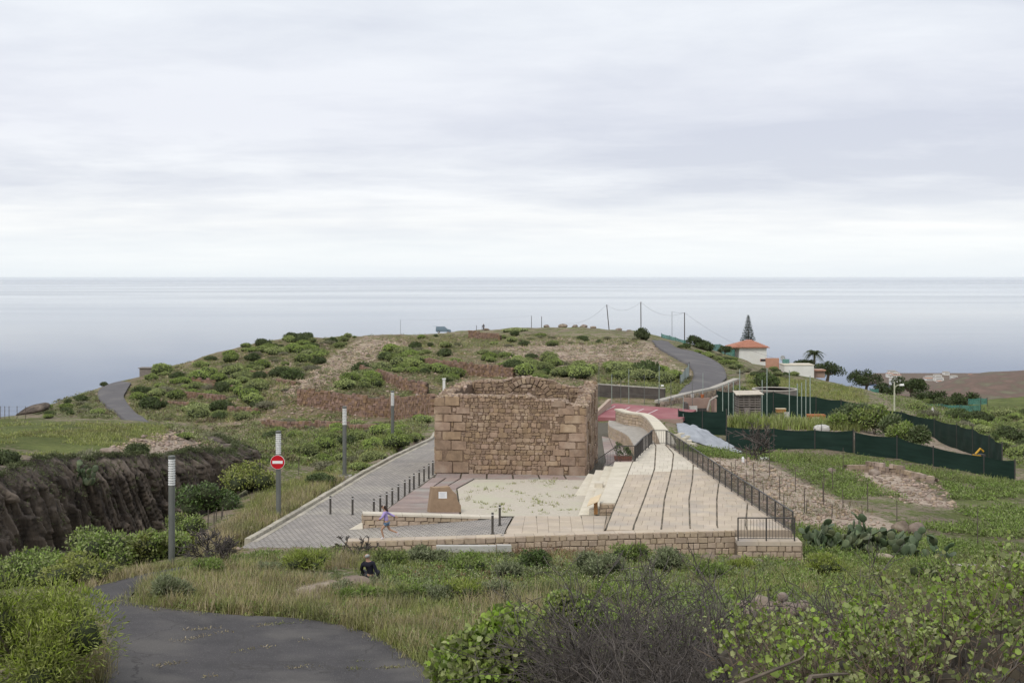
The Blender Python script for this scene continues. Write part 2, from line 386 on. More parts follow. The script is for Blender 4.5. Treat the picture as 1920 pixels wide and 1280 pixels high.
# ground cover masks: R bare pale soil, G green cover, B red-brown rubble, A dry straw
def soft_poly(PXX, PYY, poly, w):
    d = seg_dist(PXX, PYY, poly); ins = inside(PXX, PYY, poly)
    return smooth(-w, w, np.where(ins, d, -d))
def ground_masks():
    PX, PY = pix(GX, GY, GH)
    soil = np.zeros_like(GX); green = np.full_like(GX, .5); rub = np.zeros_like(GX); dry = np.full_like(GX, .25); rock = np.zeros_like(GX)
    def put(A, poly, w, v):
        k = soft_poly(PX, PY, poly, w); A[:] = A * (1 - k) + v * k
    hill = [(170, 700), (480, 630), (900, 615), (1230, 640), (1330, 700), (1290, 760), (820, 800), (640, 800), (460, 830), (300, 790), (180, 760)]
    put(rub, hill, 20, .5); put(green, hill, 20, .46); put(dry, hill, 20, .45)
    put(soil, [(530, 735), (590, 690), (640, 655), (690, 630), (770, 640), (735, 655), (690, 680), (640, 700), (600, 725), (550, 745)], 9, 1.0)
    put(green, [(530, 735), (590, 690), (640, 655), (690, 630), (770, 640), (735, 655), (690, 680), (640, 700), (600, 725), (550, 745)], 9, 0)
    put(rock, [(930, 650), (1040, 632), (1220, 642), (1262, 690), (1190, 672), (1060, 678), (950, 668)], 8, .95)
    put(green, [(930, 650), (1040, 632), (1220, 642), (1262, 690), (1190, 672), (1060, 678), (950, 668)], 8, .2)
    put(rock, [(790, 635), (930, 640), (950, 668), (820, 652)], 8, .4)
    put(soil, [(1215, 672), (1262, 682), (1300, 700), (1290, 712), (1235, 700)], 5, .9)
    put(green, [(1120, 700), (1290, 712), (1290, 745), (1120, 740)], 6, .7); put(rub, [(1120, 690), (1290, 705), (1290, 745), (1120, 740)], 6, .1)
    put(dry, [(1120, 700), (1290, 712), (1290, 745), (1120, 740)], 6, .6)
    plat = [(-200, 783), (330, 795), (300, 830), (250, 860), (0, 840), (-200, 850)]
    put(green, plat, 8, .8); put(dry, plat, 8, .5); put(rub, plat, 8, .05)
    put(rock, [(215, 835), (330, 800), (440, 840), (440, 875), (120, 875), (200, 850)], 8, .75); put(green, [(215, 835), (330, 800), (440, 840), (440, 875), (120, 875), (200, 850)], 8, .25)
    put(dry, [(400, 1020), (450, 940), (560, 900), (700, 840), (560, 960), (440, 1050)], 12, .75); put(rub, [(370, 1030), (430, 960), (480, 940), (440, 1040)], 12, .3)
    # vineyard and garden, right
    vin = [(1290, 855), (1420, 855), (1500, 900), (1620, 960), (1700, 985), (1650, 1000), (1480, 985), (1400, 930)]
    put(soil, vin, 8, .95); put(green, vin, 8, .12); put(dry, vin, 8, .3)
    bank = [(1590, 880), (1690, 885), (1790, 950), (1700, 945), (1620, 915)]
    put(soil, bank, 6, .9); put(green, bank, 6, .1)
    put(green, [(1420, 850), (1580, 860), (1640, 910), (1760, 960), (1920, 980), (1920, 1060), (1700, 1000), (1600, 940), (1500, 890)], 8, .56)
    put(green, [(1760, 900), (1950, 900), (1950, 1000), (1800, 960)], 8, .62)
    put(soil, [(1380, 785), (1600, 790), (1640, 800), (1820, 830), (1860, 860), (1700, 835), (1380, 802)], 4, .8); put(green, [(1380, 785), (1640, 800), (1820, 830), (1860, 860), (1700, 835), (1380, 802)], 4, .3)
    put(dry, [(1400, 700), (1620, 720), (1630, 760), (1400, 735)], 8, .8); put(green, [(1400, 700), (1620, 720), (1630, 760), (1400, 735)], 8, .6)
    put(soil, [(1740, 770), (1830, 775), (1850, 800), (1750, 790)], 5, .7)
    put(green, [(1830, 740), (1950, 740), (1950, 860), (1860, 840)], 8, .9)
    fg = [(200, 1060), (640, 1035), (1240, 1050), (1500, 1060), (1920, 1060), (1920, 1300), (0, 1300)]
    put(green, fg, 15, .55); put(dry, fg, 15, .5); put(rub, fg, 15, .2)
    put(rock, [(560, 1060), (650, 1075), (690, 1085), (600, 1110), (540, 1105)], 8, .6)
    put(rub, [(1380, 1090), (1510, 1095), (1500, 1125), (1390, 1125)], 10, .8)
    put(soil, [(1700, 1040), (1950, 1040), (1950, 1075), (1700, 1062)], 5, .6)
    far = smooth(330, 420, GY); green[:] = green * (1 - far) + .5 * far
    return np.stack([soil, green, rub, dry], -1), rock
def terrain_material():
    m = bpy.data.materials.new('hillside_ground'); m.use_nodes = True; t = m.node_tree; t.nodes.clear(); L = t.links.new
    out = N(t, 'ShaderNodeOutputMaterial'); b = N(t, 'ShaderNodeBsdfPrincipled'); b.inputs['Roughness'].default_value = .95; b.inputs['Specular IOR Level'].default_value = .1
    L(b.outputs[0], out.inputs[0])
    at_ = N(t, 'ShaderNodeAttribute', attribute_name='cover'); ar = N(t, 'ShaderNodeAttribute', attribute_name='rock')
    sp = N(t, 'ShaderNodeSeparateColor'); L(at_.outputs['Color'], sp.inputs[0])
    geo = N(t, 'ShaderNodeNewGeometry')
    def nz(scale, detail=6, rough=.65):
        n = N(t, 'ShaderNodeTexNoise'); n.inputs['Scale'].default_value = scale; n.inputs['Detail'].default_value = detail; n.inputs['Roughness'].default_value = rough
        L(geo.outputs['Position'], n.inputs['Vector']); return n.outputs[0]
    def con(x):
        r = N(t, 'ShaderNodeMapRange'); r.inputs[1].default_value = .3; r.inputs[2].default_value = .7; L(x, r.inputs[0]); return r.outputs[0]
    fine, mid, big = con(nz(3.2, 9, .72)), con(nz(.42, 9, .68)), con(nz(.16, 5))
    def mixc(fac, a, bcol):
        x = N(t, 'ShaderNodeMixRGB'); L(fac, x.inputs[0])
        for i, c in ((1, a), (2, bcol)):
            if isinstance(c, tuple): x.inputs[i].default_value = (*c, 1)
            else: L(c, x.inputs[i])
        return x.outputs[0]
    def thr(mask, noise, w=.16, gain=.9):
        # cover grows in where mask + noise passes the middle
        a = N(t, 'ShaderNodeMath', operation='MULTIPLY_ADD', i_1=gain); L(noise, a.inputs[0]); L(mask, a.inputs[2])
        r = N(t, 'ShaderNodeMapRange'); r.interpolation_type = 'SMOOTHSTEP'; k = .5 + gain * .5
        r.inputs[1].default_value = k - w; r.inputs[2].default_value = k + w; L(a.outputs[0], r.inputs[0]); return r.outputs[0]
    def rng(x, a, b_):
        r = N(t, 'ShaderNodeMapRange'); r.inputs[1].default_value = a; r.inputs[2].default_value = b_; L(x, r.inputs[0]); return r.outputs[0]
    base = mixc(rng(mid, .2, .8), (.21, .165, .12), (.33, .275, .215))
    base = mixc(rng(fine, .1, .9), base, (.22, .18, .14))
    rubc = mixc(rng(fine, .2, .8), (.22, .135, .09), (.35, .245, .175))
    c = mixc(thr(sp.outputs[2], mid), base, rubc)
    soilc = mixc(rng(fine, .1, .9), (.46, .375, .30), (.35, .285, .23))
    c = mixc(thr(sp.outputs[0], mid, .2, .6), c, soilc)
    rockc = mixc(rng(mid, .3, .7), (.44, .36, .29), (.27, .20, .16))
    rockc = mixc(rng(fine, .35, .7), rockc, (.36, .30, .25))
    c = mixc(thr(ar.outputs['Fac'], mid, .12, .9), c, rockc)
    dryc = mixc(rng(fine, .1, .9), (.29, .235, .13), (.20, .165, .09))
    c = mixc(thr(at_.outputs['Alpha'], fine, .2, 1.0), c, dryc)
    grc = mixc(rng(mid, .1, .9), (.10, .125, .04), (.155, .17, .06))
    grc = mixc(rng(fine, .4, 1.0), grc, (.07, .095, .03))
    av = N(t, 'ShaderNodeMath', operation='ADD'); L(mid, av.inputs[0]); L(fine, av.inputs[1])
    hv = N(t, 'ShaderNodeMath', operation='MULTIPLY', i_1=.5); L(av.outputs[0], hv.inputs[0])
    c = mixc(thr(sp.outputs[1], hv.outputs[0], .10, 1.6), c, grc)
    bv = rng(big, .3, .7); c2 = N(t, 'ShaderNodeHueSaturation'); vv = N(t, 'ShaderNodeMapRange'); vv.inputs[3].default_value = .85; vv.inputs[4].default_value = 1.15; L(bv, vv.inputs[0]); L(vv.outputs[0], c2.inputs['Value']); L(c, c2.inputs['Color'])
    L(c2.outputs[0], b.inputs['Base Color'])
    bp = N(t, 'ShaderNodeBump'); bp.inputs['Strength'].default_value = .8; bp.inputs['Distance'].default_value = .25
    mh = N(t, 'ShaderNodeMath', operation='MULTIPLY_ADD', i_1=.35); L(fine, mh.inputs[0]); L(mid, mh.inputs[2]); L(mh.outputs[0], bp.inputs['Height']); L(bp.outputs[0], b.inputs['Normal'])
    return m
M['ground'] = terrain_material()
def build_terrain():
    cover, rock = ground_masks()
    V = np.stack([GX, GY, GH], -1).reshape(-1, 3)
    idx = np.arange(NT * NS).reshape(NT, NS)
    F = np.stack([idx[:-1, :-1], idx[:-1, 1:], idx[1:, 1:], idx[1:, :-1]], -1).reshape(-1, 4)
    me = np_mesh('hillside', V, F, M['ground'], True, {'cover': cover.reshape(-1, 4), 'rock': rock.reshape(-1)})
    tag(link('hillside', me), 'green and brown rocky hillside running out to the headland', None, kind='structure')
build_terrain()

# ------------------------------------------------------------------ sea, coast, far hill, town
SEA = CZ - 250
def sea_material():
    m = bpy.data.materials.new('sea_water'); m.use_nodes = True; t = m.node_tree; t.nodes.clear(); L = t.links.new
    out = N(t, 'ShaderNodeOutputMaterial'); b = N(t, 'ShaderNodeBsdfPrincipled'); L(b.outputs[0], out.inputs[0])
    b.inputs['Base Color'].default_value = (.05, .095, .18, 1); b.inputs['IOR'].default_value = 1.065
    geo = N(t, 'ShaderNodeNewGeometry'); mp = N(t, 'ShaderNodeMapping'); mp.inputs['Scale'].default_value = (.00012, .0003, 1); L(geo.outputs['Position'], mp.inputs[0])
    n = N(t, 'ShaderNodeTexNoise'); n.inputs['Scale'].default_value = 1.0; n.inputs['Detail'].default_value = 6; L(mp.outputs[0], n.inputs['Vector'])
    r = N(t, 'ShaderNodeMapRange'); r.inputs[1].default_value = .35; r.inputs[2].default_value = .65; r.inputs[3].default_value = .02; r.inputs[4].default_value = .085; L(n.outputs[0], r.inputs[0]); L(r.outputs[0], b.inputs['Roughness'])
    w = N(t, 'ShaderNodeTexNoise'); w.inputs['Scale'].default_value = .03; w.inputs['Detail'].default_value = 5; L(geo.outputs['Position'], w.inputs['Vector'])
    bp = N(t, 'ShaderNodeBump'); bp.inputs['Strength'].default_value = .02; bp.inputs['Distance'].default_value = 1; L(w.outputs[0], bp.inputs['Height']); L(bp.outputs[0], b.inputs['Normal'])
    return m
M['sea'] = sea_material()
def build_sea():
    xs = np.array([-150000, -30000, -8000, -2500, 0, 2500, 8000, 30000, 150000.]); ys = np.array([-60000, -8000, 0, 2000, 4000, 10000, 40000, 170000.])
    X, Y = np.meshgrid(xs, ys); V = np.stack([X, Y, np.full_like(X, SEA)], -1).reshape(-1, 3); n = len(xs)
    F = [(j * n + i, j * n + i + 1, (j + 1) * n + i + 1, (j + 1) * n + i) for j in range(len(ys) - 1) for i in range(n - 1)]
    tag(link('sea', np_mesh('sea', V, F, M['sea'])), 'calm pale blue sea reaching the horizon', None, kind='structure')
build_sea()
# ------------------------------------------------------------------ masonry materials
M['ruin'] = mat('ruin_stone', (.335, .235, .158), (.235, .165, .112), scale=3, bump=.05, bscale=9, rnd=.15, c3=(.40, .305, .22), s3=.9)
M['ruin_fill'] = mat('ruin_small_stone', (.30, .212, .145), (.21, .15, .104), scale=6, bump=.02, bscale=20, isl=.16)
M['mortar'] = mat('ruin_mortar', (.24, .165, .112), (.13, .09, .065), scale=9, bump=.05, bscale=14)
M['ruin_top'] = mat('ruin_top_rubble', (.46, .36, .27), (.30, .22, .16), scale=5, bump=.04, bscale=14, isl=.25)
M['lime'] = mat('limestone_block', (.45, .355, .26), (.35, .27, .195), scale=6, bump=.015, bscale=25, rnd=.13)
M['lime_core'] = mat('limestone_joint', (.20, .155, .115), (.13, .10, .075), scale=8, bump=.02)
M['tread'] = mat('white_stone_tread', (.62, .565, .46), (.53, .48, .385), scale=1.5, bump=.006, bscale=40, rnd=.05)
M['pave'] = mat('beige_paving', (.50, .42, .325), (.42, .35, .272), scale=.8, bump=.006, bscale=40, rnd=.07, c3=(.39, .34, .285), s3=.7)
M['pave_white'] = mat('pale_paving', (.60, .545, .45), (.52, .47, .385), scale=1.2, bump=.006, bscale=40, rnd=.05)
M['bed'] = mat('beige_bedding', (.40, .33, .255), (.33, .27, .21), scale=3, bump=.01)
M['joint'] = mat('paving_joint', (.07, .062, .045), (.12, .105, .075), scale=5, bump=.02)
M['pink'] = mat('pink_slab', (.33, .255, .225), (.265, .205, .185), scale=1.6, bump=.008, bscale=30, rnd=.12, c3=(.30, .28, .25), s3=.6)
M['gravel'] = mat('pale_gravel', (.52, .47, .39), (.42, .375, .305), scale=9, bump=.02, bscale=60, c3=(.46, .44, .33), s3=.45)
M['concrete'] = mat('weathered_concrete', (.40, .37, .325), (.30, .275, .24), scale=3, bump=.01, bscale=30, rnd=.1)
M['kerb'] = mat('kerb_stone', (.46, .42, .34), (.30, .275, .22), scale=4, bump=.012, bscale=30, rnd=.14)
M['iron'] = mat('dark_iron', (.045, .043, .042), (.065, .058, .052), rough=.55, scale=8, spec=.4)
M['steel'] = mat('grey_steel', (.15, .155, .14), (.115, .12, .11), rough=.5, scale=3, spec=.4, stretch=(1, 1, .3))
M['white_lamp'] = mat('white_louvre', (.80, .80, .78), (.68, .68, .66), rough=.5, scale=5)
def sett_material():
    m = mat('grey_setts', (.335, .305, .275), (.27, .25, .23), scale=.7, bump=0, c3=(.37, .34, .295), s3=.25)
    t = m.node_tree; L = t.links.new; b = [n for n in t.nodes if n.type == 'BSDF_PRINCIPLED'][0]
    src = b.inputs['Base Color'].links[0].from_socket
    geo = [n for n in t.nodes if n.type == 'NEW_GEOMETRY'][0]
    mp = N(t, 'ShaderNodeMapping'); mp.inputs['Rotation'].default_value = (0, 0, .08); L(geo.outputs['Position'], mp.inputs[0])
    br = N(t, 'ShaderNodeTexBrick'); br.inputs['Scale'].default_value = 1; br.inputs['Brick Width'].default_value = .24; br.inputs['Row Height'].default_value = .30
    br.inputs['Mortar Size'].default_value = .022; br.inputs['Mortar Smooth'].default_value = .35; br.inputs['Bias'].default_value = -.1
    br.inputs['Color1'].default_value = (1.08, 1.08, 1.08, 1); br.inputs['Color2'].default_value = (.84, .84, .86, 1); br.inputs['Mortar'].default_value = (.5, .48, .43, 1)
    L(mp.outputs[0], br.inputs['Vector'])
    mx = N(t, 'ShaderNodeMixRGB', blend_type='MULTIPLY'); mx.inputs[0].default_value = 1; L(src, mx.inputs[1]); L(br.outputs['Color'], mx.inputs[2]); L(mx.outputs[0], b.inputs['Base Color'])
    bp = N(t, 'ShaderNodeBump'); bp.inputs['Strength'].default_value = .7; bp.inputs['Distance'].default_value = .02; bp.invert = True
    L(br.outputs['Fac'], bp.inputs['Height']); L(bp.outputs[0], b.inputs['Normal'])
    return m
M['setts'] = sett_material()

# ------------------------------------------------------------------ masonry tools
class Frame:
    """a wall face: origin, along (u), up (z), outward (n)"""
    def __init__(s, A, B, flip=False):
        s.o = Vector((A[0], A[1], 0)); d = Vector((B[0] - A[0], B[1] - A[1], 0)); s.len = d.length; s.u = d.normalized()
        s.n = Vector((s.u.y, -s.u.x, 0)) * (-1 if flip else 1)
    def p(s, a, z, out=0): q = s.o + s.u * a + s.n * out; return (q.x, q.y, z)
def pillow(mb, fr, poly, back, front, inset):
    """one stone: polygon in wall coordinates given depth, a chamfered arris and a slightly dished face"""
    n = len(poly); cx = sum(p[0] for p in poly) / n; cy = sum(p[1] for p in poly) / n
    A = sum(poly[i][0] * poly[(i + 1) % n][1] - poly[(i + 1) % n][0] * poly[i][1] for i in range(n))
    if A < 0: poly = poly[::-1]
    def ins(p, k):
        dx, dy = cx - p[0], cy - p[1]; L = math.hypot(dx, dy) or 1
        return (p[0] + dx / L * min(k, L * .5), p[1] + dy / L * min(k, L * .5))
    tx, ty = random.uniform(-.018, .018), random.uniform(-.018, .018)
    r0 = [fr.p(p[0], p[1], -back) for p in poly]
    r1 = [fr.p(p[0], p[1], front - inset * .9) for p in poly]
    q = [ins(p, inset) for p in poly]
    r2 = [fr.p(p[0], p[1], front + tx * (p[0] - cx) * 2 + ty * (p[1] - cy) * 2) for p in q]
    V = r0 + r1 + r2
    F = [(i, (i + 1) % n, n + (i + 1) % n, n + i) for i in range(n)] + [(n + i, n + (i + 1) % n, 2 * n + (i + 1) % n, 2 * n + i) for i in range(n)] + [tuple(range(2 * n, 3 * n))]
    mb.add(V, F); return mb
def rect(a0, z0, a1, z1, j=.012):
    r = lambda: random.uniform(-j, j)
    return [(a0 + r(), z0 + r()), (a1 + r(), z0 + r()), (a1 + r(), z1 + r()), (a0 + r(), z1 + r())]
def block_face(parent, fr, top, bot, ch, bl, m, gap=.012, front=.04, name='stone_block', jit=.014, stuff=None, a0=0, a1=None, inset=.022):
    """courses of separate blocks between bot(a) and top(a); hung from the top course"""
    a1 = fr.len if a1 is None else a1; row = 0
    zmax = max(top(a0), top(a1), top((a0 + a1) / 2)); zmin = min(bot(a0), bot(a1), bot((a0 + a1) / 2))
    nrow = int(math.ceil((zmax - zmin) / ch)) + 1
    for r in range(nrow):
        a = a0 - random.uniform(0, bl * .6) * (r % 2)
        while a < a1 - .04:
            w = bl * random.uniform(.65, 1.4); b = min(a + w, a1)
            if a1 - b < bl * .35: b = a1
            aa = max(a, a0); mid = (aa + b) / 2
            t = top(mid) - r * ch + random.uniform(-.012, .012) * (r > 0); l = t - ch
            lo = bot(mid)
            if t - lo > .08 and b - aa > .06:
                l = max(l, lo)
                mb = MB(); pillow(mb, fr, rect(aa + gap, l + gap, b - gap, t - gap * (r > 0), jit), .12, front + random.uniform(-.015, .015), inset)
                part(name, mb, m, parent)
            a = b
def railing(name, label, pts, h=.88, every=1.35, bal=.125, group=None, ends=True):
    """iron railing along base points: posts, two rails and separate balusters"""
    root = empty(name, pts[0], label, 'railing', group)
    P = [Vector(p) for p in pts]
    pm = MB().box((0, 0, h / 2), (.05, .05, h)).mesh('post', M['iron']); bm_ = MB().box((0, 0, 0), (.014, .014, h - .16)).mesh('baluster', M['iron'])
    for off, r in ((h, .03), (.1, .018)):
        mb = MB()
        for a, b in zip(P, P[1:]):
            d = (b - a); d.z = 0; s = d.normalized().cross(Vector((0, 0, 1))) * r; u = Vector((0, 0, r * .7))
            o = Vector((0, 0, off)); mb.hexa([a + o - s - u, b + o - s - u, b + o + s - u, a + o + s - u, a + o - s + u, b + o - s + u, b + o + s + u, a + o + s + u])
        part('top_rail' if off == h else 'bottom_rail', mb, M['iron'], root)
    for i, (a, b) in enumerate(zip(P, P[1:])):
        L = (b - a).length; n = max(1, round(L / every))
        for k in range(n + (1 if i == len(P) - 2 else 0)):
            link('post', pm, root, a + (b - a) * (k / n), world=True)
        nb = int(L / bal)
        for k in range(1, nb):
            link('baluster', bm_, root, a + (b - a) * (k / nb) + Vector((0, 0, .1 + (h - .16) / 2 + .01)), world=True)
    return root

# ------------------------------------------------------------------ lane, plaza and terrace surfaces
def sheet(name, left, right, zf, y0, y1, m, label=None, nx=4, step=.6, skirt=.7, zadd=0.0):
    ys = np.arange(y0, y1 + step * .5, step); mb = MB(); W = nx + 1
    for y in ys:
        a, b = left(y), right(y)
        for k in range(W):
            x = a + (b - a) * k / nx; mb.v.append((x, float(y), float(zf(y)) + zadd))
    for j in range(len(ys) - 1):
        for k in range(nx): i = j * W + k; mb.f.append((i, i + 1, i + W + 1, i + W))
    # skirts
    def sk(ids):
        n0 = len(mb.v)
        for i in ids: x, y, z = mb.v[i]; mb.v.append((x, y, z - skirt))
        for q in range(len(ids) - 1): mb.f.append((ids[q], ids[q + 1], n0 + q + 1, n0 + q))
    R = len(ys); sk([j * W for j in range(R)]); sk([j * W + nx for j in range(R)]); sk(list(range(W))); sk([(R - 1) * W + k for k in range(W)])
    return tag(part(name, mb, m), label, kind='structure')
KERB = hits([372, 420, 470, 540, 600, 640, 690, 740, 780, 812], [1056, 1040, 1016, 975, 939, 915, 885, 858, 839, 824], zlane)[0]
kx = lambda y: float(np.interp(y, KERB[:, 1], KERB[:, 0]))
lane_r = lambda y: float(np.interp(y, [49, 51.2, 56.4, 57.2, 74.5, 83, 100, 112], [-9.5, -6.45, -6.45, -6.45, -4.55, -3.2, -1.0, 1.0]))
sheet('paved_lane', kx, lane_r, zlane, 49.2, 108, M['setts'], 'grey sett-paved lane sloping away past the ruin', nx=5)
# ramp of setts between the two low walls, climbing to the plaza
def build_ramp():
    mb = MB(); nx, ny = 12, 5
    for j in range(ny + 1):
        for i in range(nx + 1):
            u, v = i / nx, j / ny; x = -6.6 + u * (6.25 + .35 * v); y = 51.65 + v * (5.55 + .75 * u)
            z = zlane(y) * (1 - u) + zplaza(y) * u - .03 * math.sin(u * math.pi) + .005
            mb.v.append((x, y, float(z)))
    for j in range(ny):
        for i in range(nx): a = j * (nx + 1) + i; mb.f.append((a, a + 1, a + nx + 2, a + nx + 1))
    tag(part('paved_ramp', mb, M['setts']), 'sett-paved ramp between the two low stone walls', kind='structure')
build_ramp()
terr_r = lambda y: float(np.interp(y, [51, 51.5, 80], [11.33, 11.3, 9.67]))
J = [[(51.6, 3.75), (53.4, 3.97), (58.9, 4.79), (72.4, 6.8), (80, 8.6)], [(51.6, 4.85), (53.4, 5.1), (60, 6.2), (70, 7.8), (79.5, 8.94)], [(51.6, 6.0), (53.4, 6.25), (60, 7.15), (70, 8.75), (75.9, 9.58)],
     [(51.6, 7.2), (53.4, 7.42), (60, 8.3), (66, 9.3), (71.5, 10.13)], [(51.6, 8.35), (53.4, 8.55), (60, 9.6), (65, 10.5)], [(51.6, 9.5), (53.4, 9.75), (58.9, 10.84)]]
jx = lambda k, y: min(terr_r(y), float(np.interp(y, [p[0] for p in J[k]], [p[1] for p in J[k]]))) if k < len(J) else terr_r(y)
sheet('terrace_body', lambda y: jx(0, y) + .01, lambda y: terr_r(y) + .22, lambda y: zterr(y) - .02, 52.3, 80.2, M['bed'], 'beige bedding under the sloping terrace paving', nx=6, skirt=2.2)
sheet('plaza_base', lambda y: lane_r(max(y, 57.2)) + .03, lambda y: float(np.interp(y, [57.3, 60, 72, 74, 112], [9.2, 5.5, 7, 9, 12.5])), lambda y: zplaza(y) - .06, 57.6, 112, M['joint'], 'dark bedding under the plaza paving', nx=4)
sheet('plaza_apron', lambda y: -.32 + (y - 51.7) * .06, lambda y: jx(0, y) + .05, lambda y: zplaza(y) - .02, 52.1, 58.9, M['bed'], 'beige bedding under the beige apron', nx=3)

def slab(mb, c, zf, th=.09, ch=.006):
    """paving slab over 4 plan corners, chamfered"""
    cx = sum(p[0] for p in c) / 4; cy = sum(p[1] for p in c) / 4
    k = lambda p, d: (p[0] + (cx - p[0]) * d, p[1] + (cy - p[1]) * d)
    j = random.uniform(-.002, .002)
    lo = [(p[0], p[1], float(zf(p[1])) - th) for p in c]; mi = [(p[0], p[1], float(zf(p[1])) - ch + j) for p in c]
    hi = [(q[0], q[1], float(zf(q[1])) + j) for q in (k(p, .012) for p in c)]
    mb.add(lo + mi + hi, [(0, 1, 5, 4), (1, 2, 6, 5), (2, 3, 7, 6), (3, 0, 4, 7), (4, 5, 9, 8), (5, 6, 10, 9), (6, 7, 11, 10), (7, 4, 8, 11), (8, 9, 10, 11)])
def build_terrace():
    root = empty('stone_terrace', (8, 56, 1.0), 'sloping beige stone terrace with curved dark joints beside the railing', 'terrace')
    slabs = []
    for k in range(6):
        y = 52.35; row = 0
        while y < 80.1:
            L = .95 + .15 * random.random(); yb = min(y + L, 80.15)
            g = .035
            a0, b0, a1, b1 = jx(k, y) + g, jx(k + 1, y) - g, jx(k, yb) + g, jx(k + 1, yb) - g
            w = (b0 - a0 + b1 - a1) / 2
            if w > .12:
                n = max(1, round(w / .5))
                if row % 2 and n > 1: cuts = [0] + [(i + .5) / n for i in range(n)] + [1]
                else: cuts = [i / n for i in range(n + 1)]
                for u, v in zip(cuts, cuts[1:]):
                    if (v - u) * w < .1: continue
                    q = .004
                    c = [(a0 + (b0 - a0) * u + q, y + q), (a0 + (b0 - a0) * v - q, y + q), (a1 + (b1 - a1) * v - q, yb - q), (a1 + (b1 - a1) * u + q, yb - q)]
                    slabs.append((y, c, k))
            y = yb; row += 1
    slabs.sort(key=lambda s: s[0]); rest = {0: MB(), 1: MB()}
    for i, (y, c, k) in enumerate(slabs):
        pale = y > 67.5 + .6 * k
        if i < 290:
            mb = MB(); slab(mb, c, zterr); part('paving_slab', mb, M['pave_white' if pale else 'pave'], root)
        else: slab(rest[1 if pale else 0], c, zterr)
    for k in range(6):   # open joints with dirt and moss between the bands
        mb = MB(); y = 52.36
        while y < 80 and jx(k, y) < terr_r(y) - .12:
            yb = y + .5; w0 = .018 + .009 * math.sin(y * 3 + k); x0, x1 = jx(k, y) + .02 * float(fbm(y * 1.7, k * 9.1, 2)), jx(k, yb) + .02 * float(fbm(yb * 1.7, k * 9.1, 2)); z0, z1 = float(zterr(y)) + .004, float(zterr(yb)) + .004
            mb.hexa([(x0 - w0, y, z0 - .03), (x0 + w0, y, z0 - .03), (x1 + w0, yb, z1 - .03), (x1 - w0, yb, z1 - .03), (x0 - w0, y, z0), (x0 + w0, y, z0), (x1 + w0, yb, z1), (x1 - w0, yb, z1)]); y = yb
        part('mossy_joint', mb, M['joint'], root)
    for q in rest:
        if rest[q].v: tag(part('far_paving_slabs', rest[q], M['pave_white' if q else 'pave'], root), kind='stuff')
build_terrace()
def grid_slabs(root, quad, nx, ny, m, zf, name='paving_slab', stagger=False, g=.012, gx=None):
    """slabs over a plan quad A(near-left) B(near-right) C(far-right) D(far-left)"""
    A, B, C, D = [np.array(p, float) for p in quad]; gx = gx or g
    f = lambda u, v: (A * (1 - u) + B * u) * (1 - v) + (D * (1 - u) + C * u) * v
    W = np.linalg.norm(B - A); H = np.linalg.norm(D - A)
    for j in range(ny):
        cu = [i / nx for i in range(nx + 1)]
        if stagger and j % 2: cu = [0] + [(i + .5) / nx for i in range(nx)] + [1]
        for u0, u1 in zip(cu, cu[1:]):
            e = gx / W; h = g / H
            if u1 - u0 < 2.5 * e: continue
            c = [tuple(f(u0 + e, j / ny + h)), tuple(f(u1 - e, j / ny + h)), tuple(f(u1 - e, (j + 1) / ny - h)), tuple(f(u0 + e, (j + 1) / ny - h))]
            mb = MB(); slab(mb, c, zf); part(name, mb, m, root)
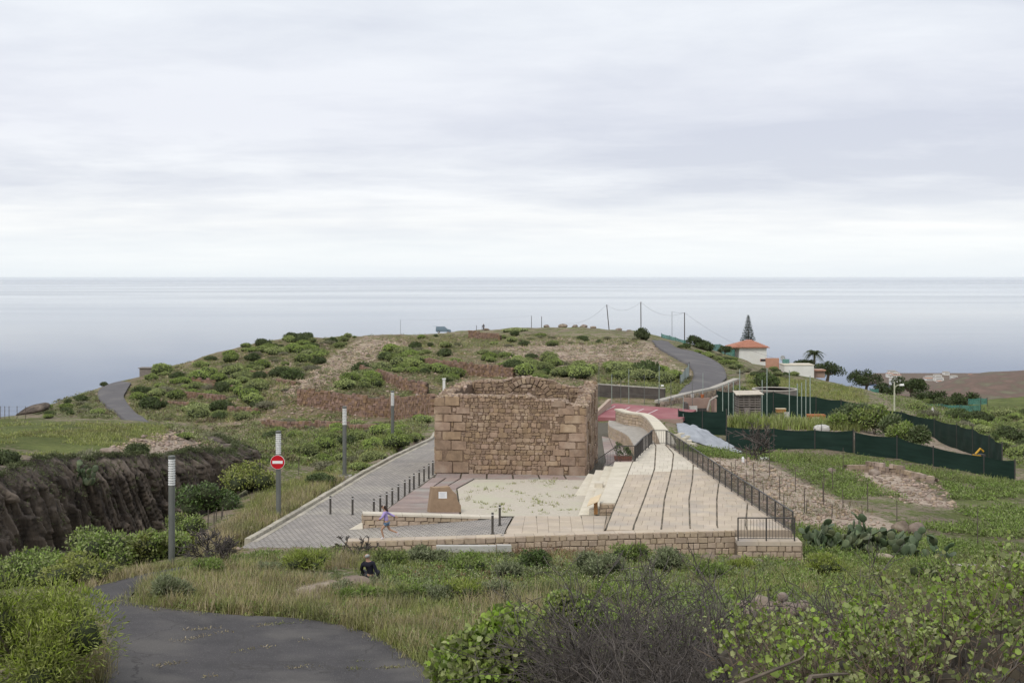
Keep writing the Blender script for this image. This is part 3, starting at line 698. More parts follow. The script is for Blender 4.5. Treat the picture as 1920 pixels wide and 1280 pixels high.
def build_plaza():
    root = empty('plaza_paving', (0, 66, .4), 'pinkish slab paving round the gravel court before the ruin', 'paving')
    grid_slabs(root, [(-4.45, 73.0), (4.6, 71.9), (4.5, 74.2), (-4.45, 75.2)], 6, 1, M['pink'], zplaza, g=.03, gx=.05)
    grid_slabs(root, [(-5.0, 68.6), (-2.95, 68.3), (-2.05, 72.9), (-4.6, 73.0)], 3, 2, M['pink'], zplaza, g=.03, gx=.045)
    grid_slabs(root, [(-6.25, 57.75), (-2.35, 58.5), (-2.95, 68.2), (-5.1, 68.5)], 1, 20, M['pink'], zplaza, 'paving_strip', g=.045)
    grid_slabs(root, [(4.7, 72.0), (7.0, 73), (7.9, 82), (6.0, 82)], 2, 7, M['pink'], zplaza, g=.03)
    grid_slabs(root, [(6.0, 82), (7.9, 82), (8.0, 98), (7.0, 100)], 2, 10, M['pink'], zplaza, g=.03)
    ap = empty('apron_paving', (1.5, 55, .8), 'beige paved apron between the gravel court and the front wall', 'paving')
    edges = [(-.25, .1), (1.05, 1.1), (1.95, 2.15), (2.95, 3.15), (3.72, 4.3)]
    for (a0, a1), (b0, b1) in zip(edges, edges[1:]):
        grid_slabs(ap, [(a0, 52.12), (b0, 52.12), (b1, 58.35), (a1, 58.35)], 2, 10, M['pave'], zplaza, stagger=False, g=.005, gx=.006)
    for (a0, a1) in edges:
        mb = MB(); w = .022; mb.hexa([(a0 - w, 52.2, zplaza(52.2) - .03), (a0 + w, 52.2, zplaza(52.2) - .03), (a1 + w, 58.3, zplaza(58.3) - .03), (a1 - w, 58.3, zplaza(58.3) - .03), (a0 - w, 52.2, zplaza(52.2) + .004), (a0 + w, 52.2, zplaza(52.2) + .004), (a1 + w, 58.3, zplaza(58.3) + .004), (a1 - w, 58.3, zplaza(58.3) + .004)]); part('mossy_joint', mb, M['joint'], ap)
    gr = MB(); poly = [(-2.3, 58.45), (3.1, 58.45), (4.45, 71.7), (-2.0, 72.8), (-2.9, 68.2)]
    xs = 14
    L_ = lambda y: float(np.interp(y, [58.45, 68.2, 72.6], [-2.3, -2.9, -2.05])); R_ = lambda y: float(np.interp(y, [58.45, 71.7, 72.6], [3.1, 4.45, 4.5]))
    ys = np.linspace(58.45, 72.4, 24)
    for y in ys:
        for k in range(xs + 1):
            x = L_(y) + (R_(y) - L_(y)) * k / xs; gr.v.append((x, y, float(zplaza(y)) - .015 + .03 * float(fbm(x * .8, y * .8, 3))))
    for j in range(len(ys) - 1):
        for k in range(xs): i = j * (xs + 1) + k; gr.f.append((i, i + 1, i + xs + 2, i + xs + 1))
    tag(part('gravel_court', gr, M['gravel'], smooth=True), 'pale weedy gravel court in front of the ruin', kind='structure')
build_plaza()
def build_kerb():
    root = empty('lane_kerb', (kx(60), 60, .3), 'pale stone kerb along the ravine side of the paved lane', 'kerb')
    y = 53.2
    while y < 104:
        yb = y + 1.0
        mb = MB(); x0, x1 = kx(y), kx(yb); g = .012
        z0, z1 = float(zlane(y)), float(zlane(yb)); h = .14 + random.uniform(-.01, .01); s = random.uniform(-.015, .015)
        mb.hexa([(x0 - .3 + s, y + g, z0 - .4), (x0 + s, y + g, z0 - .4), (x1 + s, yb - g, z1 - .4), (x1 - .3 + s, yb - g, z1 - .4), (x0 - .27 + s, y + g, z0 + h), (x0 - .03 + s, y + g, z0 + h), (x1 - .03 + s, yb - g, z1 + h), (x1 - .27 + s, yb - g, z1 + h)])
        part('kerb_stone', mb, M['kerb'], root)
        if y < 95:
            mb = MB(); mb.hexa([(x0 + .03, y + g, z0 - .1), (x0 + .25, y + g, z0 - .1), (x1 + .25, yb - g, z1 - .1), (x1 + .03, yb - g, z1 - .1), (x0 + .03, y + g, z0 + .02), (x0 + .25, y + g, z0 + .012), (x1 + .25, yb - g, z1 + .012), (x1 + .03, yb - g, z1 + .02)])
            part('gutter_stone', mb, M['kerb'], root)
        y = yb
build_kerb()

# ------------------------------------------------------------------ low walls of squared blocks
def build_front_wall():
    root = empty('front_wall', (0, 51.5, .2), 'low squared-stone wall along the front edge of the plaza', 'wall')
    pts = [(-6.65, 51.25), (-3, 51.3), (.9, 51.55), (5, 51.8), (9.05, 51.95)]
    tops = [.97, 1.05, 1.13, 1.20, 1.27]; th = .55
    core = MB(); n = len(pts); a = 0
    for (A, B, t0, t1) in zip(pts, pts[1:], tops, tops[1:]):
        fr = Frame(A, B)
        core.hexa([fr.p(0, -.6, .0), fr.p(fr.len, -.6, .0), fr.p(fr.len, -.6, -th), fr.p(0, -.6, -th), fr.p(0, t0 - .07, 0), fr.p(fr.len, t1 - .07, 0), fr.p(fr.len, t1 - .07, -th), fr.p(0, t0 - .07, -th)])
        tf = lambda s, t0=t0, t1=t1, L=fr.len: t0 + (t1 - t0) * s / L
        g0, g1 = [float(hg(p[0], p[1] - .3)) - .12 for p in (A, B)]
        bf = lambda s, L=fr.len: g0 + (g1 - g0) * s / L
        block_face(root, fr, lambda s: tf(s) - .012, bf, .235, .34, M['lime'], inset=.03)
        k = round(fr.len / .85)
        for i in range(k):   # coping
            mb = MB(); s0, s1 = fr.len * i / k + .006, fr.len * (i + 1) / k - .006
            z0, z1 = tf(s0), tf(s1)
            mb.hexa([fr.p(s0, z0 - .08, .02), fr.p(s1, z1 - .08, .02), fr.p(s1, z1 - .08, -th), fr.p(s0, z0 - .08, -th), fr.p(s0, z0, .01), fr.p(s1, z1, .01), fr.p(s1, z1, -th + .01), fr.p(s0, z0, -th + .01)])
            part('coping_stone', mb, M['pave'], root)
    end = Frame((-6.65, 51.8), (-6.65, 51.25)); block_face(root, end, lambda s: .92, lambda s: .3, .3, .4, M['lime'])
    part('wall_core', core, M['lime_core'], root)
    # lower return under the corner railing
    r2 = empty('corner_wall', (10.2, 51.2, 0), 'lower block wall under the corner railing at the terrace end', 'wall')
    A, B = (9.0, 51.15), (11.55, 51.05); fr = Frame(A, B); t = 1.085
    core = MB(); core.hexa([fr.p(0, -.8, 0), fr.p(fr.len, -.8, 0), fr.p(fr.len, -.8, -.9), fr.p(0, -.8, -.9), fr.p(0, t - .27, 0), fr.p(fr.len, t - .27, 0), fr.p(fr.len, t - .27, -.9), fr.p(0, t - .27, -.9)]); part('wall_core', core, M['lime_core'], r2)
    block_face(r2, fr, lambda s: t - .27, lambda s: -.1, .23, .34, M['lime'], inset=.03)
    for i in range(3):
        mb = MB(); s0, s1 = fr.len * i / 3 + .006, fr.len * (i + 1) / 3 - .006
        mb.hexa([fr.p(s0, t - .26, .05), fr.p(s1, t - .26, .05), fr.p(s1, t - .26, -.9), fr.p(s0, t - .26, -.9), fr.p(s0, t - .1, .04), fr.p(s1, t - .1, .04), fr.p(s1, t - .1, -.9), fr.p(s0, t - .1, -.9)]); part('coping_stone', mb, M['pave'], r2)
    fr = Frame((11.55, 51.05), (11.35, 54.5)); block_face(r2, fr, lambda s: t - .12, lambda s: -.4, .24, .36, M['lime'])
    # low wall beside the ramp
    r3 = empty('ramp_wall', (-3.5, 57, .5), 'low tapering block wall between the ramp and the plaza', 'wall')
    A, B = (-6.62, 56.75), (-.55, 57.75); fr = Frame(A, B)
    tf = lambda s: 1.08 + (.72 - 1.08) * s / fr.len
    bf = lambda s: float(zlane(57)) * (1 - s / fr.len) + float(zplaza(57.5)) * (s / fr.len) - .08
    core = MB(); core.hexa([fr.p(0, .1, 0), fr.p(fr.len, .3, 0), fr.p(fr.len, .3, -.5), fr.p(0, .1, -.5), fr.p(0, tf(0) - .09, 0), fr.p(fr.len, tf(fr.len) - .09, 0), fr.p(fr.len, tf(fr.len) - .09, -.5), fr.p(0, tf(0) - .09, -.5)]); part('wall_core', core, M['lime_core'], r3)
    block_face(r3, fr, lambda s: tf(s) - .085, bf, .21, .42, M['lime'])
    for i in range(7):
        mb = MB(); s0, s1 = fr.len * i / 7 + .006, fr.len * (i + 1) / 7 - .006; z0, z1 = tf(s0), tf(s1)
        mb.hexa([fr.p(s0, z0 - .085, .07), fr.p(s1, z1 - .085, .07), fr.p(s1, z1 - .085, -.52), fr.p(s0, z0 - .085, -.52), fr.p(s0, z0, .06), fr.p(s1, z1, .06), fr.p(s1, z1, -.5), fr.p(s0, z0, -.5)]); part('coping_stone', mb, M['pave_white'], r3)
    fr2 = Frame((-6.62, 57.25), (-6.62, 56.75)); block_face(r3, fr2, lambda s: 1.0, lambda s: .3, .21, .3, M['lime'])
    mb = MB(); mb.add([(-7.2, 56.4, .42), (-6.6, 56.55, .42), (-6.6, 57.2, .42), (-6.75, 56.7, .62), (-6.62, 56.72, .66), (-6.62, 57.1, .66)], [(0, 1, 4, 3), (1, 2, 5, 4), (0, 3, 5, 2), (3, 4, 5)]); part('corner_fillet', mb, M['pave_white'], r3)
build_front_wall()
def build_steps():
    root = empty('stone_steps', (4.6, 62, .6), 'broad white stone steps between the gravel court and the terrace', 'steps')
    lines = [((2.72, 62.5), (4.35, 73.0)), ((3.05, 58.8), (4.75, 72.6)), ((3.55, 58.95), (5.25, 72.5)), ((4.05, 59.2), (5.8, 72.4)), ((4.80, 59.2), (6.8, 72.4))]
    zs = [.36, .62, .86, 1.105]
    for i, z in enumerate(zs):
        A, B = lines[i]; C, D = lines[i + 1]
        n = 7
        for k in range(n):
            f = lambda P, Q, s: (P[0] + (Q[0] - P[0]) * s, P[1] + (Q[1] - P[1]) * s)
            s0, s1 = k / n + .0008, (k + 1) / n - .0008
            a, b, c, d = f(A, B, s0), f(C, D, s0), f(C, D, s1), f(A, B, s1)
            b = (b[0] - .004, b[1]); c = (c[0] - .004, c[1])
            mb = MB(); mb.prism([a, b, c, d], -.3, z); part('tread', mb, M['tread'], root)
    # end face of blocks at the near end of the top tier
    fr = Frame((4.04, 59.16), (4.84, 59.16)); block_face(root, fr, lambda s: 1.04, lambda s: .5, .19, .3, M['lime'], gap=.014)
    for (x, y, z) in ((4.05, 65.3, .86), (4.15, 63.0, .62)):
        mb = MB(); mb.box((x + .38, y, z + .12), (.42, .7, .238), -.12); part('half_step', mb, M['tread'], root)
    # wedge at the side of the terrace where it rises from the apron
    mb = MB(); mb.add([(3.74, 52.2, 1.0), (3.97, 53.4, .95), (4.79, 59.1, .5), (4.79, 59.1, 1.14), (3.97, 53.4, 1.2), (3.74, 52.2, 1.2)], [(0, 1, 4, 5), (1, 2, 3, 4)]); part('terrace_edge', mb, M['pave'], root)
build_steps()
def build_rails():
    zt = lambda x, y: (x, y, float(zterr(y)) + .002)
    railing('terrace_railing', 'long dark iron railing down the outer edge of the terrace', [zt(11.3, 51.5), zt(10.53, 65), zt(9.67, 79.9)], bal=.15)
    railing('corner_railing', 'short iron railing across the near corner of the terrace', [(9.05, 51.25, .987), (11.3, 51.2, .987)], h=.92, every=1.2)
    railing('terrace_end_railing', 'dark railing curving round the far tip of the terrace', [zt(9.62, 80), zt(8.75, 80), zt(8.35, 78.3), zt(7.8, 76.3), zt(7.0, 72.7)])
    railing('stair_railing', 'sloping iron stair railing beside the ruin with a planter behind', [(6.95, 72.6, 1.1), (5.95, 72.6, 1.1), (4.77, 73.6, .1)])
build_rails()
def build_bench():
    root = empty('curved_bench_wall', (9.3, 90, -.6), 'curved pale stone bench wall with wide white coping beyond the terrace', 'bench')
    back = [(9.35, 80.2), (9.75, 86), (9.98, 91), (10.05, 95), (9.9, 97.8), (9.4, 98.7), (8.75, 99.6), (8.2, 101.9)]
    seat = [(8.0, 81.6), (8.25, 86), (8.4, 91.5), (8.25, 94), (7.85, 96.5), (7.6, 98), (7.55, 100), (7.75, 102.6)]
    def smoothp(P, n=5):
        o = []
        for i in range(len(P) - 1):
            p0, p1, p2, p3 = [Vector(P[max(0, min(len(P) - 1, j))]) for j in (i - 1, i, i + 1, i + 2)]
            for k in range(n):
                t = k / n; o.append(.5 * ((2 * p1) + (p2 - p0) * t + (2 * p0 - 5 * p1 + 4 * p2 - p3) * t * t + (3 * p1 - p0 - 3 * p2 + p3) * t ** 3))
        o.append(Vector(P[-1])); return o
    B, S = smoothp(back), smoothp(seat); zt = 1.1
    nrm = []
    for i in range(len(B)):
        d = B[min(i + 1, len(B) - 1)] - B[max(i - 1, 0)]; nrm.append(Vector((d.y, -d.x)).normalized())
    wid = [.95 - .35 * min(1, i / 20) for i in range(len(B))]
    def strip(name, m, f0, f1, za, zb, pieces):
        """closed band between two plan curves"""
        n = len(B); per = max(1, n // pieces)
        for s in range(0, n - 1, per):
            e = min(n - 1, s + per); mb = MB(); k = e - s + 1
            for z in (za, zb):
                for i in range(s, e + 1): p = f0(i); mb.v.append((p.x, p.y, z))
                for i in range(s, e + 1): p = f1(i); mb.v.append((p.x, p.y, z))
            for i in range(k - 1):
                a, b, c, d = i, i + 1, k + i + 1, k + i; o = 2 * k
                mb.f += [(o + a, o + b, o + c, o + d), (a, b, o + b, o + a), (c, d, o + d, o + c)]
            o = 2 * k; mb.f += [(0, k, o + k, o), (k - 1, 2 * k - 1, o + 2 * k - 1, o + k - 1)]
            part(name, mb, m, root)
    strip('backrest_core', M['lime_core'], lambda i: B[i] + nrm[i] * .04, lambda i: B[i] + nrm[i] * wid[i] * .9, -1.6, zt - .13, 1)
    strip('coping_stone', M['tread'], lambda i: B[i] - nrm[i] * .05, lambda i: B[i] + nrm[i] * wid[i], zt - .12, zt + .002, 9)
    strip('seat_slab', M['concrete'], lambda i: S[i], lambda i: B[i] + nrm[i] * .05, -1.3, .1, 7)
    for i in range(0, len(B) - 2, 2):
        fr = Frame(B[i + 2], B[i], flip=False)
        block_face(root, fr, lambda s: zt - .13, lambda s: .1, .24, .45, M['lime'], jit=.008)
        fr = Frame(S[i + 2], S[i], flip=False)
        block_face(root, fr, lambda s: .06, lambda s: -1.0, .3, .6, M['lime'], jit=.008, front=.03)
build_bench()
# ------------------------------------------------------------------ the ruined chapel
def coursed(fr, zlo, topf, rects, seed, hlo=.14, hhi=.33):
    """rough rubble laid to wandering courses: polygons with broken corners, pinned with small stones"""
    rg = random.Random(seed); z = zlo; rows = [z]
    while z < 5.3: z += rg.uniform(hlo, hhi); rows.append(z)
    wob = lambda r, a: rows[r] + .1 * (float(vnoise(a * .9 + r * 7.7, r * 3.1)) - .5) + .05 * (float(vnoise(a * 3 + r * 5.1, r * 1.7)) - .5)
    out = []
    def stone(a0, b0, l0, l1, h0, h1, k=.03):
        g = rg.uniform(.004, .012); j = lambda: rg.uniform(-k, k)
        p = [(a0 + g + j(), l0 + g + j() * .6), (b0 - g + j(), l1 + g + j() * .6), (b0 - g + j(), h1 - g + j() * .6), (a0 + g + j(), h0 - g + j() * .6)]
        w, h = b0 - a0, h0 - l0; q = []
        for i in range(4):   # broken corners
            c = rg.uniform(.05, .34) * min(w, h); u, v, n = p[i - 1], p[i], p[(i + 1) % 4]
            du = (u[0] - v[0], u[1] - v[1]); dn = (n[0] - v[0], n[1] - v[1]); lu, ln = math.hypot(*du) or 1, math.hypot(*dn) or 1; c1, c2 = c, c * rg.uniform(.4, 1.4)
            q += [(v[0] + du[0] / lu * min(c1, lu * .45), v[1] + du[1] / lu * min(c1, lu * .45)), (v[0] + dn[0] / ln * min(c2, ln * .45), v[1] + dn[1] / ln * min(c2, ln * .45))]
        out.append((w * h, q))
    for r in range(len(rows) - 1):
        a = -rg.uniform(0, .2); H = rows[r + 1] - rows[r]
        while a < fr.len:
            b = a + H * rg.uniform(.75, 1.9); a0, b0 = max(a, .02), min(b, fr.len - .02); a = b
            zc = rows[r] + H / 2
            for x0, y0, x1, y1 in rects:
                if y0 - .02 < zc < y1 + .02:
                    if x0 <= a0 < x1: a0 = x1
                    if x0 < b0 <= x1: b0 = x0
            if b0 - a0 < .06: continue
            m = (a0 + b0) / 2; t = topf(m)
            if zc > t: continue
            if rg.random() < .03: continue      # a stone has fallen out
            L0, L1, H0, H1 = wob(r, a0), wob(r, b0), min(wob(r + 1, a0), t + .03), min(wob(r + 1, b0), t + .03)
            if H0 - L0 < .05 or H1 - L1 < .05: continue
            x = rg.random()
            if x < .22 and b0 - a0 > .2:
                f = rg.uniform(.35, .65); M0, M1 = L0 + (H0 - L0) * f, L1 + (H1 - L1) * f; c = a0 + (b0 - a0) * rg.uniform(.3, .7); Mc = (M0 + M1) / 2
                stone(a0, c, L0, (L0 + L1) / 2, M0, Mc, .015); stone(c, b0, (L0 + L1) / 2, L1, Mc, M1, .015); stone(a0, b0, M0, M1, H0, H1, .02)
            elif x < .4 and b0 - a0 > .2:
                c = a0 + (b0 - a0) * rg.uniform(.62, .8); Lc, Hc = (L0 + L1) / 2, (H0 + H1) / 2; stone(a0, c, L0, Lc, H0, Hc)
                n = rg.randint(2, 3)
                for i in range(n): stone(c, b0, Lc + (Hc - Lc) * i / n, L1 + (H1 - L1) * i / n, Lc + (Hc - Lc) * (i + 1) / n, L1 + (H1 - L1) * (i + 1) / n, .01)
            else: stone(a0, b0, L0, L1, H0, H1)
    return out
FL, FR_ = (-4.53, 75.3), (4.26, 74.0); _ax = Vector((.147, .989)); DEPTH = 8.0
BL = (FL[0] + _ax.x * DEPTH, FL[1] + _ax.y * DEPTH); BR = (FR_[0] + _ax.x * DEPTH, FR_[1] + _ax.y * DEPTH)
def wall_core(fr, outline, thick, m, root, name, zb=-1.0, parentwall=None):
    # faces as vertical strips so that the ragged top stays clean
    top = outline
    mb2 = MB()
    for (a0, z0), (a1, z1) in zip(top, top[1:]):
        if a1 - a0 < 1e-4: continue
        mb2.hexa([fr.p(a0, zb, -.05), fr.p(a1, zb, -.05), fr.p(a1, zb, -thick), fr.p(a0, zb, -thick), fr.p(a0, z0, -.05), fr.p(a1, z1, -.05), fr.p(a1, z1 - random.uniform(-.1, .12), -thick), fr.p(a0, z0 - random.uniform(-.1, .12), -thick)])
    return part(name, mb2, m, root)
def top_rubble(fr, outline, thick, wall):
    """loose stones along the broken top"""
    mb = MB(); L = fr.len
    A = [o[0] for o in outline]; Z = [o[1] for o in outline]
    for _ in range(int(L * 38)):
        a = random.uniform(0.05, L - .05); o = -random.uniform(.02, thick - .05); z = float(np.interp(a, A, Z)) + random.uniform(-.08, .02)
        s = random.uniform(.06, .17); p = fr.p(a, z, o)
        mb.box(p, (s * 1.3, s, s * .7), random.uniform(0, 3), .75)
    tag(part('loose_stones', mb, M['ruin_top'], wall), kind='stuff')
def build_ruin():
    root = empty('ruined_chapel', (0, 78.5, 0), 'roofless ruined chapel of brown rubble masonry with ashlar corners', 'ruin')
    # ---- front wall, traced stone by stone
    fr = Frame(FL, FR_); k = 153.3
    ex = lambda x: (x - 160) / 1365 * fr.len
    ez = lambda x, y: (990 + (x - 160) / 1365 * 13 - y) / k + float(zplaza(75)) - .01
    out = [(160, 300), (190, 318), (245, 300), (300, 290), (450, 292), (540, 300), (600, 286), (700, 300), (800, 298), (860, 285), (950, 291), (1010, 290), (1070, 318), (1130, 335), (1210, 332), (1340, 330), (1352, 352), (1460, 386), (1525, 388)]
    outline = [(ex(x), ez(x, y)) for x, y in out]
    wall = wall_core(fr, outline, .8, M['mortar'], root, 'front_wall')
    top_rubble(fr, outline, .8, wall)
    OA = [o[0] for o in outline]; OZ = [o[1] for o in outline]
    Q = [(160, 885, 320, 987), (326, 887, 470, 987), (165, 785, 228, 880), (236, 785, 415, 882), (160, 692, 305, 778), (312, 696, 450, 782), (228, 612, 400, 690), (160, 530, 305, 605), (330, 530, 440, 606), (162, 460, 235, 525), (243, 462, 413, 526),
         (160, 390, 310, 455), (353, 392, 478, 458), (250, 297, 385, 383), (160, 305, 245, 385), (1375, 914, 1525, 1001), (1190, 925, 1330, 997), (1460, 838, 1525, 908), (1300, 830, 1435, 908), (1375, 766, 1521, 832), (1228, 764, 1345, 823), (1450, 700, 1525, 763),
         (1283, 697, 1440, 760), (1370, 622, 1520, 696), (1220, 630, 1360, 690), (1295, 540, 1445, 618), (1468, 540, 1521, 618), (1335, 463, 1520, 535), (1278, 397, 1425, 458), (1470, 395, 1525, 458), (1215, 332, 1348, 392), (163, 614, 222, 690)]
    rects = []
    for (x0, y0, x1, y1) in Q:
        a0, a1 = ex(x0), ex(x1); z0, z1 = ez(x0, y1), ez(x0, y0)
        z1 = min(z1, float(np.interp((a0 + a1) / 2, OA, OZ)) + .03)
        rects.append((a0, z0, a1, z1))
        poly = rect(a0 + .012, z0 + .012, a1 - .012, z1 - .012, .02)
        # knock a corner off some blocks
        if random.random() < .5:
            p = poly[2]; poly[2:3] = [(p[0], p[1] - .07), (p[0] - .09, p[1])]
        mb = MB(); pillow(mb, fr, poly, .3, .02 + random.uniform(-.015, .02), .025); part('ashlar_block', mb, M['ruin'], wall)
    cells = coursed(fr, .04, lambda x: float(np.interp(x, OA, OZ)), rects, 5)
    cells.sort(key=lambda c: -c[0]); rest = MB(); nb = 0
    for A, poly in cells:
        if A > .025 and nb < 290:
            mb = MB(); pillow(mb, fr, poly, .2, random.uniform(-.02, .035), .03); part('rubble_stone', mb, M['ruin'], wall); nb += 1
        else: pillow(rest, fr, poly, .12, random.uniform(-.025, .01), .015)
    tag(part('filler_stones', rest, M['ruin_fill'], wall), kind='stuff')
    # ---- back wall with the blocked chancel arch (its inner face looks at us)
    fb = Frame(BL, BR); kb = 2400 / 83.0 * 4.8
    bx = lambda x: (x - 450) / 1180 * fb.len
    bz = lambda y: CZ - ((680 + y / 4.8) - HOR) / FPX * 82.7
    o2 = [(450, 182), (490, 178), (560, 181), (640, 166), (690, 158), (760, 166), (820, 160), (880, 142), (960, 132), (1030, 128), (1100, 132), (1170, 147), (1205, 152), (1262, 162), (1330, 202), (1420, 216), (1505, 210), (1515, 194), (1630, 193)]
    outl = [(bx(x), bz(y)) for x, y in o2]
    wb = wall_core(fb, outl, .8, M['mortar'], root, 'back_wall'); top_rubble(fb, outl, .8, wb)
    cx, cz, R0, R1 = bx(1040), bz(372), 188 / kb, 240 / kb
    rects2 = []; nv = 15
    for i in range(nv):
        a0, a1 = math.radians(12 + 156 * i / nv + .8), math.radians(12 + 156 * (i + 1) / nv - .8); am = (a0 + a1) / 2
        r1 = R1 * random.uniform(.96, 1.03)
        poly = [(cx + R0 * math.cos(a0), cz + R0 * math.sin(a0)), (cx + r1 * math.cos(a0), cz + r1 * math.sin(a0)), (cx + r1 * math.cos(a1), cz + r1 * math.sin(a1)), (cx + R0 * math.cos(a1), cz + R0 * math.sin(a1))]
        lim = lambda p: (p[0], min(p[1], float(np.interp(p[0], [o[0] for o in outl], [o[1] for o in outl])) + .02))
        mb = MB(); pillow(mb, fb, [lim(p) for p in poly], .2, .09, .03); part('voussoir', mb, M['ruin'], wb)
        rects2.append((cx + R0 * math.cos(am) * 1.13 - .15, cz + R0 * math.sin(am) * 1.13 - .15, cx + R0 * math.cos(am) * 1.13 + .15, cz + R0 * math.sin(am) * 1.13 + .15))
    for (x0, y0, x1, y1) in [(450, 180, 488, 270), (492, 186, 575, 236), (580, 190, 640, 232), (492, 240, 560, 290), (1516, 196, 1628, 262), (1516, 266, 1628, 330), (1440, 222, 1512, 262)]:
        a0, a1, z0, z1 = bx(x0), bx(x1), bz(y1), bz(y0); rects2.append((a0, z0, a1, z1))
        mb = MB(); pillow(mb, fb, rect(a0 + .01, z0 + .01, a1 - .01, z1 - .02), .2, .06, .035); part('ashlar_block', mb, M['ruin'], wb)
    rest = MB()
    for A, poly in sorted(coursed(fb, 3.1, lambda x: float(np.interp(x, [o[0] for o in outl], [o[1] for o in outl])), rects2, 9, .16, .3), key=lambda c: -c[0]):
        if A > .04: mb = MB(); pillow(mb, fb, poly, .2, random.uniform(0, .05), .04); part('rubble_stone', mb, M['ruin'], wb)
        else: pillow(rest, fb, poly, .12, random.uniform(-.03, .015), .02)
    tag(part('filler_stones', rest, M['ruin_fill'], wb), kind='stuff')
    # ---- side walls, ragged along the top
    for nm, A, B_, z0, z1, flip in (('right_wall', FR_, BR, 4.15, 4.95, False), ('left_wall', BL, FL, 4.75, 4.45, False)):
        f2 = Frame(A, B_); n = 9
        ol = [(f2.len * i / n, z0 + (z1 - z0) * i / n + (random.uniform(-.35, .2) if 0 < i < n else 0)) for i in range(n + 1)]
        w2 = wall_core(f2, ol, .8, M['mortar'], root, nm); top_rubble(f2, ol, .8, w2)
        tf = lambda a, ol=ol: float(np.interp(a, [o[0] for o in ol], [o[1] for o in ol]))
        for r in range(11):
            a = 0
            while a < f2.len - .1:
                quoin = a < .1 or a > f2.len - .9
                w = random.uniform(.5, .95) if quoin else random.uniform(.35, .7); b = min(a + w, f2.len); h = .47
                zz = -.25 + r * h
                if zz + .25 < tf((a + b) / 2):
                    mb = MB(); pillow(mb, f2, rect(a + .015, zz + .015, b - .015, min(zz + h, tf((a + b) / 2) + .05) - .015, .03), .2, random.uniform(-.06, .09) if not quoin else .05, .04); part('ashlar_block' if quoin else 'rubble_stone', mb, M['ruin'], w2)
                a = b
    # fallen pier beside the back right corner
build_ruin()
# ------------------------------------------------------------------ street furniture on the lane and plaza
M['no_entry_red'] = mat('no_entry_red', (.52, .012, .02), (.46, .012, .02), rough=.4, scale=3)
M['sign_white'] = mat('sign_white', (.80, .80, .80), (.74, .74, .74), rough=.4, scale=3)
M['bollard'] = mat('bollard_iron', (.055, .05, .045), (.085, .075, .062), rough=.5, scale=5, spec=.4)
M['slab_brown'] = mat('brown_monolith', (.33, .235, .155), (.255, .18, .12), scale=3, bump=.012, bscale=30)
M['wood'] = mat('brown_wood', (.36, .19, .075), (.25, .13, .05), rough=.6, scale=4, stretch=(4, 4, .6))
M['pale_wood'] = mat('pale_board', (.62, .50, .33), (.55, .44, .29), rough=.5, scale=4)
M['terracotta'] = mat('terracotta', (.23, .10, .07), (.17, .08, .06), scale=6)
def build_lamp():
    """slim louvred column lamp, 4 m"""
    r = .118
    root = empty('column_lamp', (0, 0, 0))
    part('shaft', MB().lathe([(r, 0), (r, 2.93)], 20), M['steel'], root, world=False, smooth=False)
    part('base_plate', MB().lathe([(.2, -.02), (.2, .03), (.13, .04), (.13, .12)], 20), M['steel'], root, world=False)
    part('diffuser_core', MB().lathe([(.07, 2.9), (.07, 3.92)], 12), M['louv_in'], root, world=False)
    part('cap', MB().lathe([(r + .004, 3.9), (r + .012, 3.93), (r + .012, 4.0), (r * .8, 4.02)], 20), M['steel'], root, world=False)
    lv = MB().lathe([(r, -.036), (r + .008, -.03), (r + .008, .022), (.075, .036)], 20).mesh('louvre', M['white_lamp'])
    for k in range(11): link('louvre', lv, root, (0, 0, 2.98 + k * .0885), world=False)
    st = MB()
    for k in range(4):
        a = k * math.pi / 2 + .4; st.box((r * .93 * math.cos(a), r * .93 * math.sin(a), 3.42), (.02, .02, .98), a)
    part('louvre_struts', st, M['steel'], root, world=False)
    return root
M['louv_in'] = mat('lamp_core', (.30, .31, .30), (.22, .23, .22), rough=.4, scale=6)
lamp0 = build_lamp()
_lab = ['nearest louvred column lamp, at the bottom of the lane', 'louvred column lamp carrying the red no-entry sign', 'third louvred column lamp, beside the middle of the lane', 'farthest louvred column lamp, nearest the ruin']
for i, (px, py, d) in enumerate([(322, 1060, 46.8), (522, 968, 60), (646, 890, 75), (736, 836, 93)]):
    o = lamp0 if i == 0 else copy_tree(lamp0)
    p = at(px, py, d); o.location = p; WLOC[o] = p; o.rotation_euler = (0, 0, i * .7)
    tag(o, _lab[i], 'street lamp', 'louvred column lamps along the lane')
    f = MB(); f.box((p.x - (.35 if i == 1 else 0), p.y, p.z - .22), (1.3 if i == 1 else .8, .7, .4)); tag(part('lamp_footing', f, M['concrete']), ['concrete pad under the nearest column lamp', 'square concrete footing under the lamp with the no-entry sign', 'concrete footing under the third column lamp', 'concrete footing under the farthest column lamp'][i], 'footing', 'concrete lamp footings')
